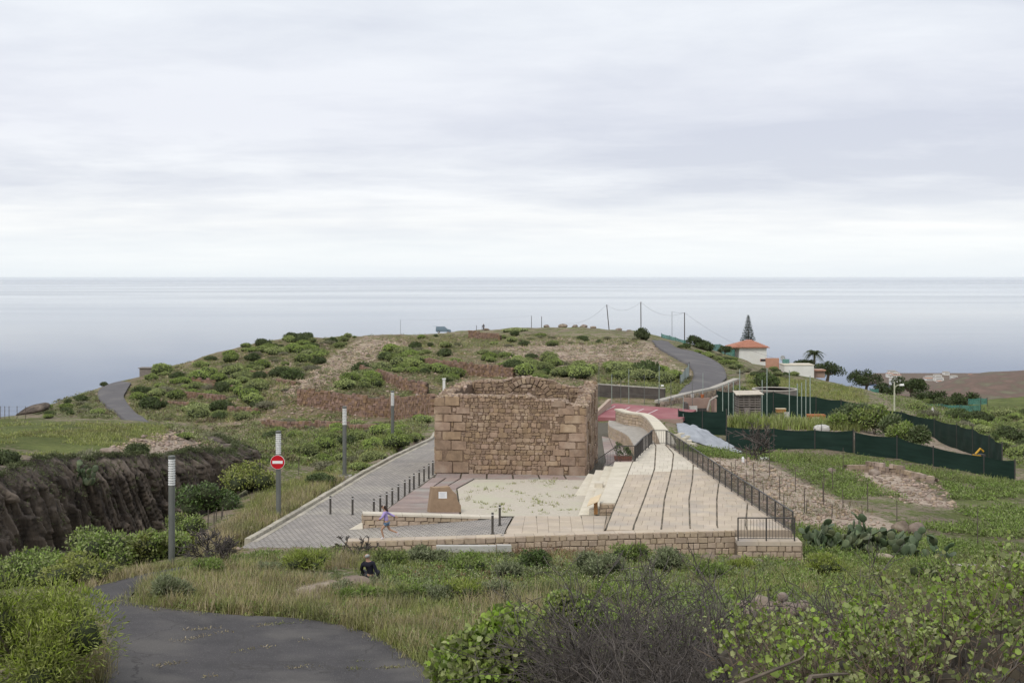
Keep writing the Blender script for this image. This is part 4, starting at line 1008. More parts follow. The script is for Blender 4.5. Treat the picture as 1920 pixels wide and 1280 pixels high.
def build_sign():
    p = at(520.5, 866, 59.86); root = empty('no_entry_sign', p, 'round red no-entry sign with a white bar on the second lamp', 'sign')
    def disc(r, y, th, n=40):
        mb = MB(); mb.v += [(p.x + r * math.cos(2 * math.pi * k / n), y, p.z + r * math.sin(2 * math.pi * k / n)) for k in range(n)] + [(p.x + r * math.cos(2 * math.pi * k / n), y + th, p.z + r * math.sin(2 * math.pi * k / n)) for k in range(n)]
        mb.f += [tuple(range(n)), tuple(range(2 * n - 1, n - 1, -1))] + [(k, k + n, (k + 1) % n + n, (k + 1) % n) for k in range(n)]; return mb
    part('rim', disc(.335, p.y - .012, .02), M['sign_white'], root); part('disc', disc(.32, p.y - .018, .012), M['no_entry_red'], root)
    part('bar', MB().box((p.x, p.y - .024, p.z), (.48, .008, .13)), M['sign_white'], root)
    part('bracket', MB().box((p.x, p.y + .025, p.z), (.2, .03, .04)), M['steel'], root)
build_sign()
def build_bollards():
    bm_ = MB().lathe([(.05, -.05), (.05, .74), (.043, .75), (.043, .785), (.05, .79), (.05, .845), (.04, .86)], 12).mesh('post', M['bollard'])
    rim = MB().lathe([(.0445, .748), (.0445, .787)], 12).mesh('band', M['white_lamp'])
    base = MB().lathe([(.085, -.01), (.085, .012), (.052, .03)], 12).mesh('base_ring', M['bollard'])
    num = ['first', 'second', 'third', 'fourth', 'fifth', 'sixth', 'seventh', 'eighth', 'ninth', 'tenth', 'eleventh', 'twelfth']
    row = [(811.5, 890.5), (804, 897), (795, 903), (786, 910), (776, 917), (768, 923.5), (759, 930.5), (747, 939), (735.5, 947.5), (725, 955), (713, 962), (701, 969)]
    spots = [(x, y, zlane, 'dark iron bollard, %s from the ruin corner along the lane edge' % num[i]) for i, (x, y) in enumerate(row)]
    spots += [(619.5, 963, zlane, 'dark bollard standing alone farthest left on the lane'), (661, 964.5, zlane, 'dark bollard in mid-lane, second from the left'),
              (923.5, 1000, zplaza, 'nearer dark bollard of the pair at the ramp top'), (937, 984, zplaza, 'farther dark bollard of the pair at the ramp top')]
    for x, y, zf, lab in spots:
        p = hit(x, y, zf, 45)
        o = empty('bollard', p, lab, 'bollard', 'dark iron bollards')
        link('post', bm_, o); link('band', rim, o); link('base_ring', base, o)
build_bollards()
def build_monolith():
    p = hit(834, 959, zplaza, 50); s = FPX / p.y; root = empty('memorial_stone', p, 'upright brown stone slab with a white plaque by the gravel court', 'memorial')
    ol = [(805, 959), (865, 959.5), (864.5, 946), (859, 938), (856, 925), (848, 918), (843, 910.5), (830, 912), (811, 912.5)]
    f = [((x - 834) / s, (959 - y) / s) for x, y in ol]; n = len(f); th = .32
    mb = MB(); c = (sum(a for a, b in f) / n, sum(b for a, b in f) / n)
    ins = [(a + (c[0] - a) * .03, b + (c[1] - b) * .03) for a, b in f]
    V = [(a, -th / 2 + .02, b) for a, b in f] + [(a - .12, th / 2, b) for a, b in f] + [(a, -th / 2, b) for a, b in ins]
    F = [tuple(range(2 * n, 3 * n)), tuple(range(2 * n - 1, n - 1, -1))] + [(k, n + k, n + (k + 1) % n, (k + 1) % n) for k in range(n)] + [(k, (k + 1) % n, 2 * n + (k + 1) % n, 2 * n + k) for k in range(n)]
    mb.add(V, F); part('slab', mb, M['slab_brown'], root, world=False)
    px_, pz_ = (830.5 - 834) / s, (959 - 926.5) / s
    part('plaque', MB().box((px_, -th / 2 - .008, pz_), (.39, .012, .31)), M['sign_white'], root, world=False)
    ln = MB()
    for k in range(5): ln.box((px_ - .02 * (k % 2), -th / 2 - .0155, pz_ + .1 - .045 * k), (.28 - .05 * (k % 3), .002, .012))
    part('lettering', ln, M['grey_ink'], root, world=False)
M['grey_ink'] = mat('faded_lettering', (.45, .48, .55), (.40, .43, .5), rough=.6)
build_monolith()
def build_lectern():
    p = hit(1117, 963, zplaza, 50); root = empty('reading_panel', p, 'wooden lectern panel with a tilted board beside the steps', 'information panel')
    part('post', MB().box((0, 0, .3), (.17, .16, .62)), M['wood'], root, world=False)
    part('board', MB().add([(-.42, -.3, .40), (.1, -.34, .62), (.28, .24, .86), (-.24, .28, .64), (-.42, -.3, .435), (.1, -.34, .655), (.28, .24, .895), (-.24, .28, .675)], [(3, 2, 1, 0), (4, 5, 6, 7), (0, 1, 5, 4), (1, 2, 6, 5), (2, 3, 7, 6), (3, 0, 4, 7)]), M['pale_wood'], root, world=False)
build_lectern()
# ------------------------------------------------------------------ vegetation toolkit
nrm_ = lambda v: v / (np.linalg.norm(v, axis=-1, keepdims=True) + 1e-9)
def leaf_arrays(P, T, Nn, L, W, shape='q', fold=.25):
    P = np.asarray(P); T = nrm_(np.asarray(T)); Nn = np.asarray(Nn); B = nrm_(np.cross(Nn, T)); Nn = np.cross(T, B); n = len(P)
    L = np.broadcast_to(L, (n,))[:, None]; W = np.broadcast_to(W, (n,))[:, None]
    if shape == 'q':
        tpl = [(0, 0, 0), (.5, .5, .08), (1, 0, 0), (.5, -.5, .08)]; F = [(0, 1, 2, 3)]
    elif shape == 'h':
        tpl = [(0, 0, 0), (.18, .42, fold * .4), (.55, .5, fold * .5), (1, 0, -.05), (.55, -.5, fold * .5), (.18, -.42, fold * .4)]; F = [(0, 3, 2, 1), (0, 5, 4, 3)]
    elif shape == 'b':   # grass blade bending over
        tpl = [(0, -.5, 0), (0, .5, 0), (.55, -.38, 0), (.55, .38, 0), (1, -.06, -.16), (1, .06, -.16)]; F = [(0, 1, 3, 2), (2, 3, 5, 4)]
    k = len(tpl)
    V = np.stack([P + T * L * a + B * W * b + Nn * L * c for a, b, c in tpl], 1).reshape(-1, 3)
    base = np.arange(n)[:, None] * k
    F = np.concatenate([base + np.array(f) for f in F], 0)
    return V, F
def cat(parts):
    V, F, o = [], [], 0
    for v, f in parts: V.append(v); F.append(f + o); o += len(v)
    return np.concatenate(V), np.concatenate(F)
def sph(n, rng, up=-.2):
    d = nrm_(rng.normal(size=(n, 3))); d[:, 2] = np.where(d[:, 2] < up, -d[:, 2], d[:, 2]); return d
def lobe_leaves(lobes, n, L, W, rng, shape='q', up=-.2, jit=.6, depth=.25, stand=.3):
    """leaves over the outside of overlapping lobes (x,y,z,rx,ry,rz)"""
    lobes = np.asarray(lobes, float); A = (lobes[:, 3] * lobes[:, 4] + lobes[:, 3] * lobes[:, 5]); pick = rng.choice(len(lobes), n, p=A / A.sum())
    lb = lobes[pick]; d = sph(n, rng, up); r = 1 - depth * rng.random((n, 1)) ** 1.5
    P = lb[:, :3] + d * lb[:, 3:] * r
    out = nrm_(d / lb[:, 3:]); T = nrm_(out * stand + rng.normal(size=(n, 3)) * .7 + np.array([0, 0, .25])); Nn = nrm_(out + rng.normal(size=(n, 3)) * jit)
    return leaf_arrays(P, T, Nn, L * rng.uniform(.7, 1.25, n), W * rng.uniform(.7, 1.25, n), shape)
def ico(sub=1):
    bm = bmesh.new(); bmesh.ops.create_icosphere(bm, subdivisions=sub, radius=1); V = np.array([v.co[:] for v in bm.verts]); F = np.array([[v.index for v in f.verts] for f in bm.faces]); bm.free(); return V, F
IV1, IF1 = ico(1); IV2, IF2 = ico(2); IV3, IF3 = ico(3)
def tri2quad(F): return np.concatenate([F, F[:, 2:3]], 1)
def mesh2(name, leafVF, coreVF, ml, mc):
    """one plant mesh: leaf faces and a dark core that paints the shade inside"""
    V = np.concatenate([leafVF[0], coreVF[0]]); me = bpy.data.meshes.new(name)
    Fq = leafVF[1]; Ft = coreVF[1] + len(leafVF[0])
    loops = np.concatenate([Fq.ravel(), Ft.ravel()]).astype(np.int32)
    st = np.concatenate([np.arange(len(Fq)) * 4, len(Fq) * 4 + np.arange(len(Ft)) * 3]).astype(np.int32)
    me.vertices.add(len(V)); me.vertices.foreach_set('co', V.astype(np.float32).ravel()); me.loops.add(len(loops)); me.loops.foreach_set('vertex_index', loops)
    me.polygons.add(len(st)); me.polygons.foreach_set('loop_start', st)
    mi = np.concatenate([np.zeros(len(Fq)), np.ones(len(Ft))]).astype(np.int32); me.update(calc_edges=True)
    me.materials.append(ml); me.materials.append(mc); me.polygons.foreach_set('material_index', mi)
    return me
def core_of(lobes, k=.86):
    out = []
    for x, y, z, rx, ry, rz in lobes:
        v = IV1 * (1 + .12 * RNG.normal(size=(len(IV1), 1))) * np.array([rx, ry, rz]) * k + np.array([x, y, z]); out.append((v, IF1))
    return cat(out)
def make_shrub(name, seed, ml, mc, nl=7, n=420, L=.2, W=.1, h=.75, spread=.62, shape='q', stand=.3, depth=.25, kcore=.86, lobe=(.3, .5)):
    rng = np.random.default_rng(seed); lobes = [(0, 0, h * .45, .6, .6, h * .5)]
    for i in range(nl):
        a = i * 2 * math.pi / nl + rng.uniform(-.3, .3); r = spread * rng.uniform(.7, 1.1); s = rng.uniform(*lobe)
        lobes.append((r * math.cos(a), r * math.sin(a), h * rng.uniform(.28, .5), s, s, h * rng.uniform(.3, .45)))
    return mesh2(name, lobe_leaves(lobes, n, L, W, rng, shape, stand=stand, depth=depth), core_of(lobes, kcore), ml, mc)
M['euph'] = leafmat('euphorbia_leaf', (.31, .365, .115), (.205, .255, .08), scale=.5, rnd=.25, isl=.4, trans=.12)
M['euph_dk'] = leafmat('dark_shrub_leaf', (.105, .14, .05), (.07, .095, .035), scale=.6, rnd=.15, isl=.3, trans=.1)
M['scrub'] = leafmat('grey_scrub_leaf', (.25, .25, .155), (.18, .175, .11), scale=.7, rnd=.18, isl=.3, trans=.1)
M['core_g'] = mat('shrub_inner_shade', (.05, .06, .026), (.03, .038, .018), scale=3)  # dark colour of the core lumps paints the shade between leaves
M['core_b'] = mat('scrub_inner_shade', (.085, .07, .05), (.055, .047, .034), scale=3)  # brown-dark core lumps, shade inside the plant painted as colour
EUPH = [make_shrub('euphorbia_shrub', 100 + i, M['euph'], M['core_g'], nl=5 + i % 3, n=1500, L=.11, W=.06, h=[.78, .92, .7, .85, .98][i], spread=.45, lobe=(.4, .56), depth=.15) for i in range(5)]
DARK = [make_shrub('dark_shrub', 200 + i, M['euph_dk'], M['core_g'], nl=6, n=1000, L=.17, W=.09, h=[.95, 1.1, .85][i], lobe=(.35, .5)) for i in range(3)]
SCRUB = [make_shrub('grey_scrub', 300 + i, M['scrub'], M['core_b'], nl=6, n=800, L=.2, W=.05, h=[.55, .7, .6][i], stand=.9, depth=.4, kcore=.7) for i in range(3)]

# ------------------------------------------------------------------ cliff of the ravine
M['cliff'] = mat('ravine_rock', (.125, .10, .08), (.042, .035, .031), scale=2.2, bump=.1, bscale=5, c3=(.19, .155, .125), s3=.9, stretch=(1, 1, .22))
M['scrub_c'] = leafmat('cliff_plant_leaf', (.14, .16, .07), (.09, .11, .045), isl=.35, trans=.1)
def mounds(H, rng, nl, r, h, L, W, shape='q'):
    """low leafy weeds"""
    n = len(H); s = rng.uniform(.5, 1.4, n); d = sph(n * nl, rng, 0); k = np.repeat(s, nl)[:, None]
    P = np.repeat(H, nl, 0) + d * [r, r, h] * k * rng.uniform(.5, 1, (n * nl, 1)); T = d + rng.normal(size=d.shape) * .7; Nn = np.array([0, 0, 1]) + rng.normal(size=d.shape) * .6 + d * .5
    return leaf_arrays(P, T, Nn, L * rng.uniform(.6, 1.3, n * nl), W * rng.uniform(.7, 1.3, n * nl), shape)
def build_cliff():
    pts = [Vector(p) for p in CLIFF[1:]] + [Vector((-20.6, 95.5)), Vector((-23, 98.5))]
    L = [0]
    for a, b in zip(pts, pts[1:]): L.append(L[-1] + (b - a).length)
    ns = int(L[-1] / .085); nr = 46; s = np.linspace(0, L[-1], ns)
    X = np.interp(s, L, [p.x for p in pts]); Y = np.interp(s, L, [p.y for p in pts])
    ker = np.ones(35) / 35; Xs = np.convolve(np.pad(X, 17, 'edge'), ker, 'valid'); Ys = np.convolve(np.pad(Y, 17, 'edge'), ker, 'valid')
    tx, ty = np.gradient(Xs), np.gradient(Ys); l = np.hypot(tx, ty); nx, ny = ty / l, -tx / l
    top = hg(Xs - nx * 1.4, Ys - ny * 1.4); bot = np.minimum(hg(Xs + nx * 2.2, Ys + ny * 2.2), top - .3) - .4
    top = top + .25 * fbm(s * .5, s * 0 + 4, 3) + .3 * (_TAB[(np.floor(s * 1.1)).astype(int) & 255, 7] - .6)
    V = np.zeros((nr, ns, 3))
    for r in range(nr):
        v = r / (nr - 1)    # 0 top .. 1 bottom
        z = top * (1 - v) + bot * v
        sk = s + .3 * (z - 2) + .7 * fbm(s * .35, z * .25, 3)
        # basalt columns: flat-faced prisms of random standing, each broken off at its own heights
        ci = np.floor(sk * 1.7).astype(int); f = sk * 1.7 - ci; c2 = np.floor(sk * 4.3).astype(int); f2 = sk * 4.3 - c2
        brk = np.floor(z * .3 + _TAB[ci & 255, 3] * 5).astype(int)
        col = _TAB[ci & 255, brk & 255] * 1.25 + _TAB[c2 & 255, (np.floor(z * .9 + _TAB[c2 & 255, 9] * 4).astype(int)) & 255] * .5
        crev = np.maximum(0, 1 - np.minimum(f, 1 - f) * 8) * .9 + np.maximum(0, 1 - np.minimum(f2, 1 - f2) * 5) * .3
        rough_ = fbm(s * 3.1, z * 1.3, 4) * .35
        lump = fbm(s * .16, z * .1, 2) * 2.2
        off = .1 + .7 * min(1, v * 5) + .8 * v ** 1.5 + (col - .8) * .8 * min(1, v * 5) - crev * min(1, v * 5) + rough_ * .8 + lump * .7
        if r == 0: off = off * 0 - 1.2; z = top + .02
        elif r == 1: off = .05 + rough_ * .3; z = top + .06 + .12 * rough_
        V[r, :, 0] = Xs + nx * off; V[r, :, 1] = Ys + ny * off; V[r, :, 2] = z + .1 * rough_
    idx = np.arange(nr * ns).reshape(nr, ns); F = np.stack([idx[:-1, :-1], idx[1:, :-1], idx[1:, 1:], idx[:-1, 1:]], -1).reshape(-1, 4)
    tag(link('cliff', np_mesh('cliff', V.reshape(-1, 3), F, M['cliff'])), 'dark fluted rock face of the ravine', kind='structure')
    # ferns and grass rooted in the cracks and along the lip
    rng = np.random.default_rng(14); i = rng.integers(0, ns, 1500); r = (rng.random(1500) ** 7 * (nr - 4) + 1).astype(int); P = V[r, i]
    tag(link('cliff_plants', np_mesh('cliff_plants', *mounds(P, rng, 16, .26, .2, .17, .04), M['scrub_c'])), 'small plants rooted in cracks of the ravine face', kind='stuff')
build_cliff()

# ------------------------------------------------------------------ asphalt roads
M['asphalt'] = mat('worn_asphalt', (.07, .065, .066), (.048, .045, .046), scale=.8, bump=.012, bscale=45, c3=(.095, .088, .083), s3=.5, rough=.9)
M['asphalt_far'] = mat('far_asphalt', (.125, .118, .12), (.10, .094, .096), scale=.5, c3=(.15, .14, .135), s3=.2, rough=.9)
def crack_up(m):
    t = m.node_tree; L = t.links.new; b = [n for n in t.nodes if n.type == 'BSDF_PRINCIPLED'][0]; src = b.inputs['Base Color'].links[0].from_socket; geo = [n for n in t.nodes if n.type == 'NEW_GEOMETRY'][0]
    wn_ = N(t, 'ShaderNodeTexNoise'); wn_.inputs['Scale'].default_value = 1.6; wn_.inputs['Detail'].default_value = 4; L(geo.outputs['Position'], wn_.inputs['Vector'])
    wm = N(t, 'ShaderNodeMixRGB', blend_type='ADD'); wm.inputs[0].default_value = .55; L(geo.outputs['Position'], wm.inputs[1]); L(wn_.outputs['Color'], wm.inputs[2])
    vo = N(t, 'ShaderNodeTexVoronoi', feature='DISTANCE_TO_EDGE'); vo.inputs['Scale'].default_value = .3; L(wm.outputs[0], vo.inputs['Vector'])
    r = N(t, 'ShaderNodeMapRange'); r.inputs[1].default_value = .002; r.inputs[2].default_value = .009; L(vo.outputs['Distance'], r.inputs[0])
    mx = N(t, 'ShaderNodeMixRGB'); mx.inputs[1].default_value = (.05, .046, .044, 1); L(r.outputs[0], mx.inputs[0]); L(src, mx.inputs[2])
    sp = N(t, 'ShaderNodeTexNoise'); sp.inputs['Scale'].default_value = 38; sp.inputs['Detail'].default_value = 3; L(geo.outputs['Position'], sp.inputs['Vector'])
    r2 = N(t, 'ShaderNodeMapRange'); r2.inputs[1].default_value = .58; r2.inputs[2].default_value = .72; L(sp.outputs[0], r2.inputs[0])
    m2 = N(t, 'ShaderNodeMixRGB'); m2.inputs[2].default_value = (.17, .16, .15, 1); L(r2.outputs[0], m2.inputs[0]); L(mx.outputs[0], m2.inputs[1]); L(m2.outputs[0], b.inputs['Base Color'])
crack_up(M['asphalt'])
def ribbon(name, label, Lp, Rp, m, lift, nx=8, sub=6):
    ym = 9 if lift < .1 else 120; Lh = hits([p[0] for p in Lp], [p[1] for p in Lp], None, ym)[0][:, :2]; Rh = hits([p[0] for p in Rp], [p[1] for p in Rp], None, ym)[0][:, :2]
    k = len(Lh); t = np.arange(k); tt = np.linspace(0, k - 1, (k - 1) * sub + 1)
    def cr(A):
        o = []
        for q in tt:
            i = min(int(q), k - 2); f = q - i; p = [A[max(0, min(k - 1, j))] for j in (i - 1, i, i + 1, i + 2)]
            o.append(.5 * (2 * p[1] + (p[2] - p[0]) * f + (2 * p[0] - 5 * p[1] + 4 * p[2] - p[3]) * f * f + (3 * p[1] - p[0] - 3 * p[2] + p[3]) * f ** 3))
        return np.array(o)
    A, B = cr(Lh), cr(Rh); n = len(A); u = np.linspace(0, 1, nx + 1)
    XY = A[:, None] * (1 - u[None, :, None]) + B[:, None] * u[None, :, None]
    Z = hg(XY[..., 0], XY[..., 1]); crown = (u * (1 - u) * 4)[None, :]
    # smooth the road along and across
    for _ in range(6):
        Zp = np.pad(Z, ((1, 1), (1, 1)), 'edge'); Z = np.maximum(Z, (Zp[:-2, 1:-1] + Zp[2:, 1:-1] + Zp[1:-1, :-2] + Zp[1:-1, 2:]) / 4)
    V = np.concatenate([XY, (Z + lift + .03 * crown)[..., None]], -1)
    idx = np.arange(n * (nx + 1)).reshape(n, nx + 1); F = np.stack([idx[:-1, :-1], idx[:-1, 1:], idx[1:, 1:], idx[1:, :-1]], -1).reshape(-1, 4)
    # edges turned down into the ground
    E = []
    VV = V.reshape(-1, 3); n0 = len(VV)
    for col_ in (0, nx):
        ids = idx[:, col_]; low = VV[ids] - np.array([0, 0, lift + .25]); o = n0 + len(E) * 0
        VV = np.concatenate([VV, low]); q = np.arange(len(ids)) + len(VV) - len(ids)
        F = np.concatenate([F, np.stack([ids[:-1], ids[1:], q[1:], q[:-1]], -1)])
    me = np_mesh(name, VV, F, m, True); return tag(link(name, me), label, kind='structure'), np.concatenate([A, B[::-1]])
_, ROAD = ribbon('asphalt_road', 'worn dark asphalt road bending down to the lane',
    [(150, 1420), (185, 1300), (182, 1220), (165, 1170), (140, 1135), (150, 1112), (215, 1093), (270, 1078), (330, 1066), (385, 1056)],
    [(1010, 1420), (840, 1290), (700, 1195), (560, 1163), (420, 1154), (262, 1143), (246, 1118), (290, 1091), (340, 1076), (400, 1066)], M['asphalt'], .05, nx=24, sub=8)
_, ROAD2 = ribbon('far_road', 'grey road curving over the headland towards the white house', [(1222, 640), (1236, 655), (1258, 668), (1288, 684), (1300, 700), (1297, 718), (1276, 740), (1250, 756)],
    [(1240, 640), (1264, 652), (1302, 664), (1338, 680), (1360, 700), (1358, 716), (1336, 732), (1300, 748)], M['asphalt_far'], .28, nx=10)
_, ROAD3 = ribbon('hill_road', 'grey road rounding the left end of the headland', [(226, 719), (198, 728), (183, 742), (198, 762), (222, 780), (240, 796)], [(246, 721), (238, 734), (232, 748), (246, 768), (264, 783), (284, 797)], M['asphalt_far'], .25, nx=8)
def road_cracks():
    """weeds grown along the joints in the asphalt"""
    rng = np.random.default_rng(5); P = []
    for (a, b) in [((215, 1228), (520, 1172)), ((290, 1255), (600, 1200)), ((600, 1168), (300, 1190)), ((380, 1275), (680, 1245)), ((180, 1137), (225, 1130)), ((160, 1170), (210, 1172)), ((640, 1262), (780, 1255))]:
        n = 130; t = rng.random(n) ; t = t[(vnoise(t * 9 + a[0], t * 0 + 2) > .5)]
        px = a[0] + (b[0] - a[0]) * t + rng.normal(size=len(t)) * 1.2; py = a[1] + (b[1] - a[1]) * t + rng.normal(size=len(t)) * .7
        P.append(np.stack([px, py], 1))
    P = np.concatenate(P); H = hits(P[:, 0], P[:, 1])[0]; H[:, 2] += .06
    rep = np.repeat(H, 4, 0) + rng.normal(size=(len(H) * 4, 3)) * [.08, .08, .0]
    T = rng.normal(size=rep.shape) * [1, 1, .2] + [0, 0, .35]
    V, F = leaf_arrays(rep, T, rng.normal(size=rep.shape) * .4 + [0, 0, 1], rng.uniform(.05, .13, len(rep)), .02, 'q')
    tag(link('crack_weeds', np_mesh('crack_weeds', V, F, M['straw'])), 'dry weeds growing along the road cracks', kind='stuff')
M['straw'] = leafmat('straw_grass', (.41, .335, .185), (.28, .235, .125), scale=.6, isl=.4, trans=.15, c3=(.17, .185, .07), s3=.4)
M['grass'] = leafmat('green_grass', (.325, .34, .11), (.225, .255, .075), scale=.5, isl=.35, trans=.25, c3=(.24, .22, .09), s3=.35)
M['weed'] = leafmat('green_weed', (.24, .31, .08), (.15, .205, .055), scale=.6, isl=.35, trans=.2, c3=(.15, .17, .06), s3=.4)
M['weed_grey'] = leafmat('grey_weed', (.245, .27, .145), (.17, .195, .10), scale=.6, isl=.3, trans=.15)
M['flower'] = mat('white_petal', (.75, .72, .60), (.70, .62, .30), scale=3)
road_cracks()

# ------------------------------------------------------------------ scattering
def in_poly(poly, n, rng):
    poly = np.array(poly, float); lo, hi = poly.min(0), poly.max(0); out = np.zeros((0, 2))
    while len(out) < n:
        q = lo + (hi - lo) * rng.random((n * 3, 2)); out = np.concatenate([out, q[inside(q[:, 0], q[:, 1], poly)]])
    return out[:n]
BLOCKED = [PAVED, ROAD, ROAD2, ROAD3]
def ground_spots(poly, n, rng, ymin=20, keep=None, margin=0):
    q = in_poly(poly, n, rng); H, ok = hits(q[:, 0], q[:, 1], None, ymin)
    for b in BLOCKED: ok &= ~inside(H[:, 0], H[:, 1], b)
    if margin:
        for b in BLOCKED[1:]: ok &= seg_dist(H[:, 0], H[:, 1], b) > margin
    return H[ok]
def tufts(H, rng, nb, L, W, lean=.5, rad=.12, shape='b'):
    n = len(H); s = rng.uniform(.6, 1.3, n)
    P = np.repeat(H, nb, 0) + rng.normal(size=(n * nb, 3)) * [rad, rad, 0]; P[:, 2] -= .03
    a = rng.uniform(0, 2 * math.pi, n * nb); le = rng.random(n * nb) * lean
    T = np.stack([np.cos(a) * le, np.sin(a) * le, np.ones(n * nb)], 1)
    Nn = np.stack([-np.cos(a), -np.sin(a), le], 1) + rng.normal(size=(n * nb, 3)) * .4
    ll = L * np.repeat(s, nb) * rng.uniform(.55, 1.15, n * nb)
    return leaf_arrays(P, T, Nn, ll, W * rng.uniform(.7, 1.3, n * nb), shape)
def stuff(name, VF, m, label): return tag(link(name, np_mesh(name, VF[0], VF[1], m)), label, kind='stuff')
_ORD = {}
def shrub_at(mesh, p, r, label, cat_='shrub', group=None, name=None, sz=1.0):
    o = link(name or mesh.name.split('.')[0], mesh, None, (p[0], p[1], p[2] - .12 * r), (0, 0, random.uniform(0, 6.28)), sc=(r, r * random.uniform(.85, 1.1), r * sz))
    return tag(o, label, cat_, group)
_ONES = ['', 'first', 'second', 'third', 'fourth', 'fifth', 'sixth', 'seventh', 'eighth', 'ninth', 'tenth', 'eleventh', 'twelfth', 'thirteenth', 'fourteenth', 'fifteenth', 'sixteenth', 'seventeenth', 'eighteenth', 'nineteenth']
_TENS = {2: ('twentieth', 'twenty'), 3: ('thirtieth', 'thirty'), 4: ('fortieth', 'forty'), 5: ('fiftieth', 'fifty'), 6: ('sixtieth', 'sixty'), 7: ('seventieth', 'seventy'), 8: ('eightieth', 'eighty'), 9: ('ninetieth', 'ninety')}
def ordinal(i):
    n = i + 1
    if n < 20: return _ONES[n]
    if n > 99: return 'far-right'
    t, o = divmod(n, 10); return _TENS[t][0] if o == 0 else _TENS[t][1] + '-' + _ONES[o]
def scatter_shrubs(poly, n, rng, rlo, rhi, mix, labels, group, mind=1.0):
    H = ground_spots(poly, n * 4, rng, 60, margin=1.6); kept = []
    for p in H:
        r = rng.uniform(rlo, rhi)
        if any((p[0] - q[0]) ** 2 + (p[1] - q[1]) ** 2 < ((r + q[3]) * .6 * mind) ** 2 for q in kept): continue
        kept.append((*p, r))
        if len(kept) >= n: break
    kept.sort(key=lambda q: q[0] / q[1]); cnt = {}
    for x, y, z, r in kept:
        kind = rng.choice(3, p=mix); me = [EUPH, DARK, SCRUB][kind]; me = me[rng.integers(len(me))]
        big = 'large' if r > (rlo + rhi) / 2 else 'small'
        nm = ['round green dome shrub', 'dark green bushy shrub', 'grey twiggy scrub bush'][kind]
        shrub_at(me, (x, y, z), r * (1, .85, .8)[kind], '%s, %s from the left %s' % (nm, ordinal(cnt.setdefault(kind, 0)), labels), 'shrub', '%s, %s' % (nm, group)); cnt[kind] += 1
def plant_hill():
    rng = np.random.default_rng(21)
    Z1 = [(215, 775), (262, 715), (310, 692), (420, 668), (490, 640), (600, 627), (680, 632), (590, 690), (525, 742), (470, 790), (300, 792)]
    Z2 = [(640, 728), (690, 690), (720, 662), (760, 650), (830, 668), (900, 690), (830, 722), (780, 700), (720, 700), (690, 735)]
    Z3 = [(880, 662), (1000, 668), (1100, 688), (1190, 690), (1290, 706), (1280, 722), (1130, 710), (1000, 712), (940, 690)]
    Z4 = [(470, 808), (560, 785), (700, 795), (800, 785), (800, 810), (720, 850), (640, 890), (560, 870), (480, 850)]
    Z5 = [(1360, 685), (1480, 690), (1560, 705), (1400, 722)]
    Z6 = [(1690, 745), (1830, 760), (1940, 770), (1940, 890), (1880, 850), (1720, 775)]
    Z7 = [(1255, 645), (1300, 655), (1370, 672), (1410, 700), (1365, 690), (1310, 668)]
    Z8 = [(60, 772), (170, 725), (200, 760), (220, 786), (120, 784)]
    Z9 = [(690, 634), (830, 628), (1000, 628), (1200, 636), (1200, 646), (1000, 650), (820, 655)]
    scatter_shrubs(Z1, 135, rng, .6, 2.2, [.62, .18, .2], 'on the left slope', 'left slope', 1.15)
    scatter_shrubs(Z2, 54, rng, 1.0, 2.1, [.8, .1, .1], 'among the stone terraces', 'stone terraces')
    scatter_shrubs(Z3, 50, rng, 1.1, 2.1, [.85, .1, .05], 'under the pale rock shelf', 'under the rock shelf')
    scatter_shrubs(Z4, 44, rng, .6, 1.3, [.6, .15, .25], 'in the dip by the lane', 'valley dip')
    scatter_shrubs(Z5, 16, rng, .7, 1.3, [.3, .4, .3], 'above the far green fence', 'above far fence')
    scatter_shrubs(Z6, 36, rng, .8, 2.0, [.55, .25, .2], 'on the far right slope', 'right slope')
    scatter_shrubs(Z7, 22, rng, .8, 1.6, [.5, .35, .15], 'beside the far road', 'far road verge')
    scatter_shrubs(Z8, 18, rng, .6, 1.3, [.3, .3, .4], 'before the hill road bend', 'left of hill road')
    scatter_shrubs(Z9, 26, rng, .8, 1.6, [.3, .2, .5], 'on the flat crest', 'headland crest')
    # small scrub nobody could count
    parts = []
    for poly, n, r in ((Z1, 900, .5), (Z2, 350, .5), (Z3, 250, .5), (Z4, 450, .4), (Z6, 400, .5), (Z7, 150, .5), (Z8, 250, .5), (Z9, 400, .6), ([(530, 735), (690, 630), (770, 640), (690, 690), (560, 745)], 120, .35), ([(300, 800), (500, 800), (560, 870), (440, 860)], 350, .4), ([(1130, 700), (1290, 715), (1290, 740), (1130, 738)], 150, .35)):
        parts.append(mounds(ground_spots(poly, n, rng, 60), rng, 26, r, r * .7, .24, .1))
    ALL = [(215, 780), (300, 695), (480, 642), (620, 628), (830, 626), (1010, 628), (1200, 640), (1290, 705), (1180, 715), (820, 770), (640, 795), (470, 800)]
    Pa = ground_spots(ALL, 6500, rng, 60); sel = fbm(Pa[:, 0] * .12, Pa[:, 1] * .12, 3) > -.02; parts.append(mounds(Pa[sel], rng, 18, .42, .3, .22, .09))
    stuff('hillside_scrub', cat(parts), M['hill_scrub'], 'low mixed scrub covering the headland slopes')
    drys = tufts(ground_spots(ALL, 1500, rng, 60), rng, 8, .4, .06, 1.0, .3); stuff('hillside_straw', drys, M['straw'], 'dry straw tufts on the headland slopes')
    parts = []
    for poly, n in ((Z1, 1500), (Z4, 700), ([(1400, 702), (1610, 725), (1630, 755), (1400, 735)], 900), ([(1130, 700), (1290, 715), (1290, 740), (1130, 738)], 350), (Z9, 900), (Z2, 300)):
        parts.append(tufts(ground_spots(poly, n, rng, 55), rng, 9, .42, .05, .9, .25))
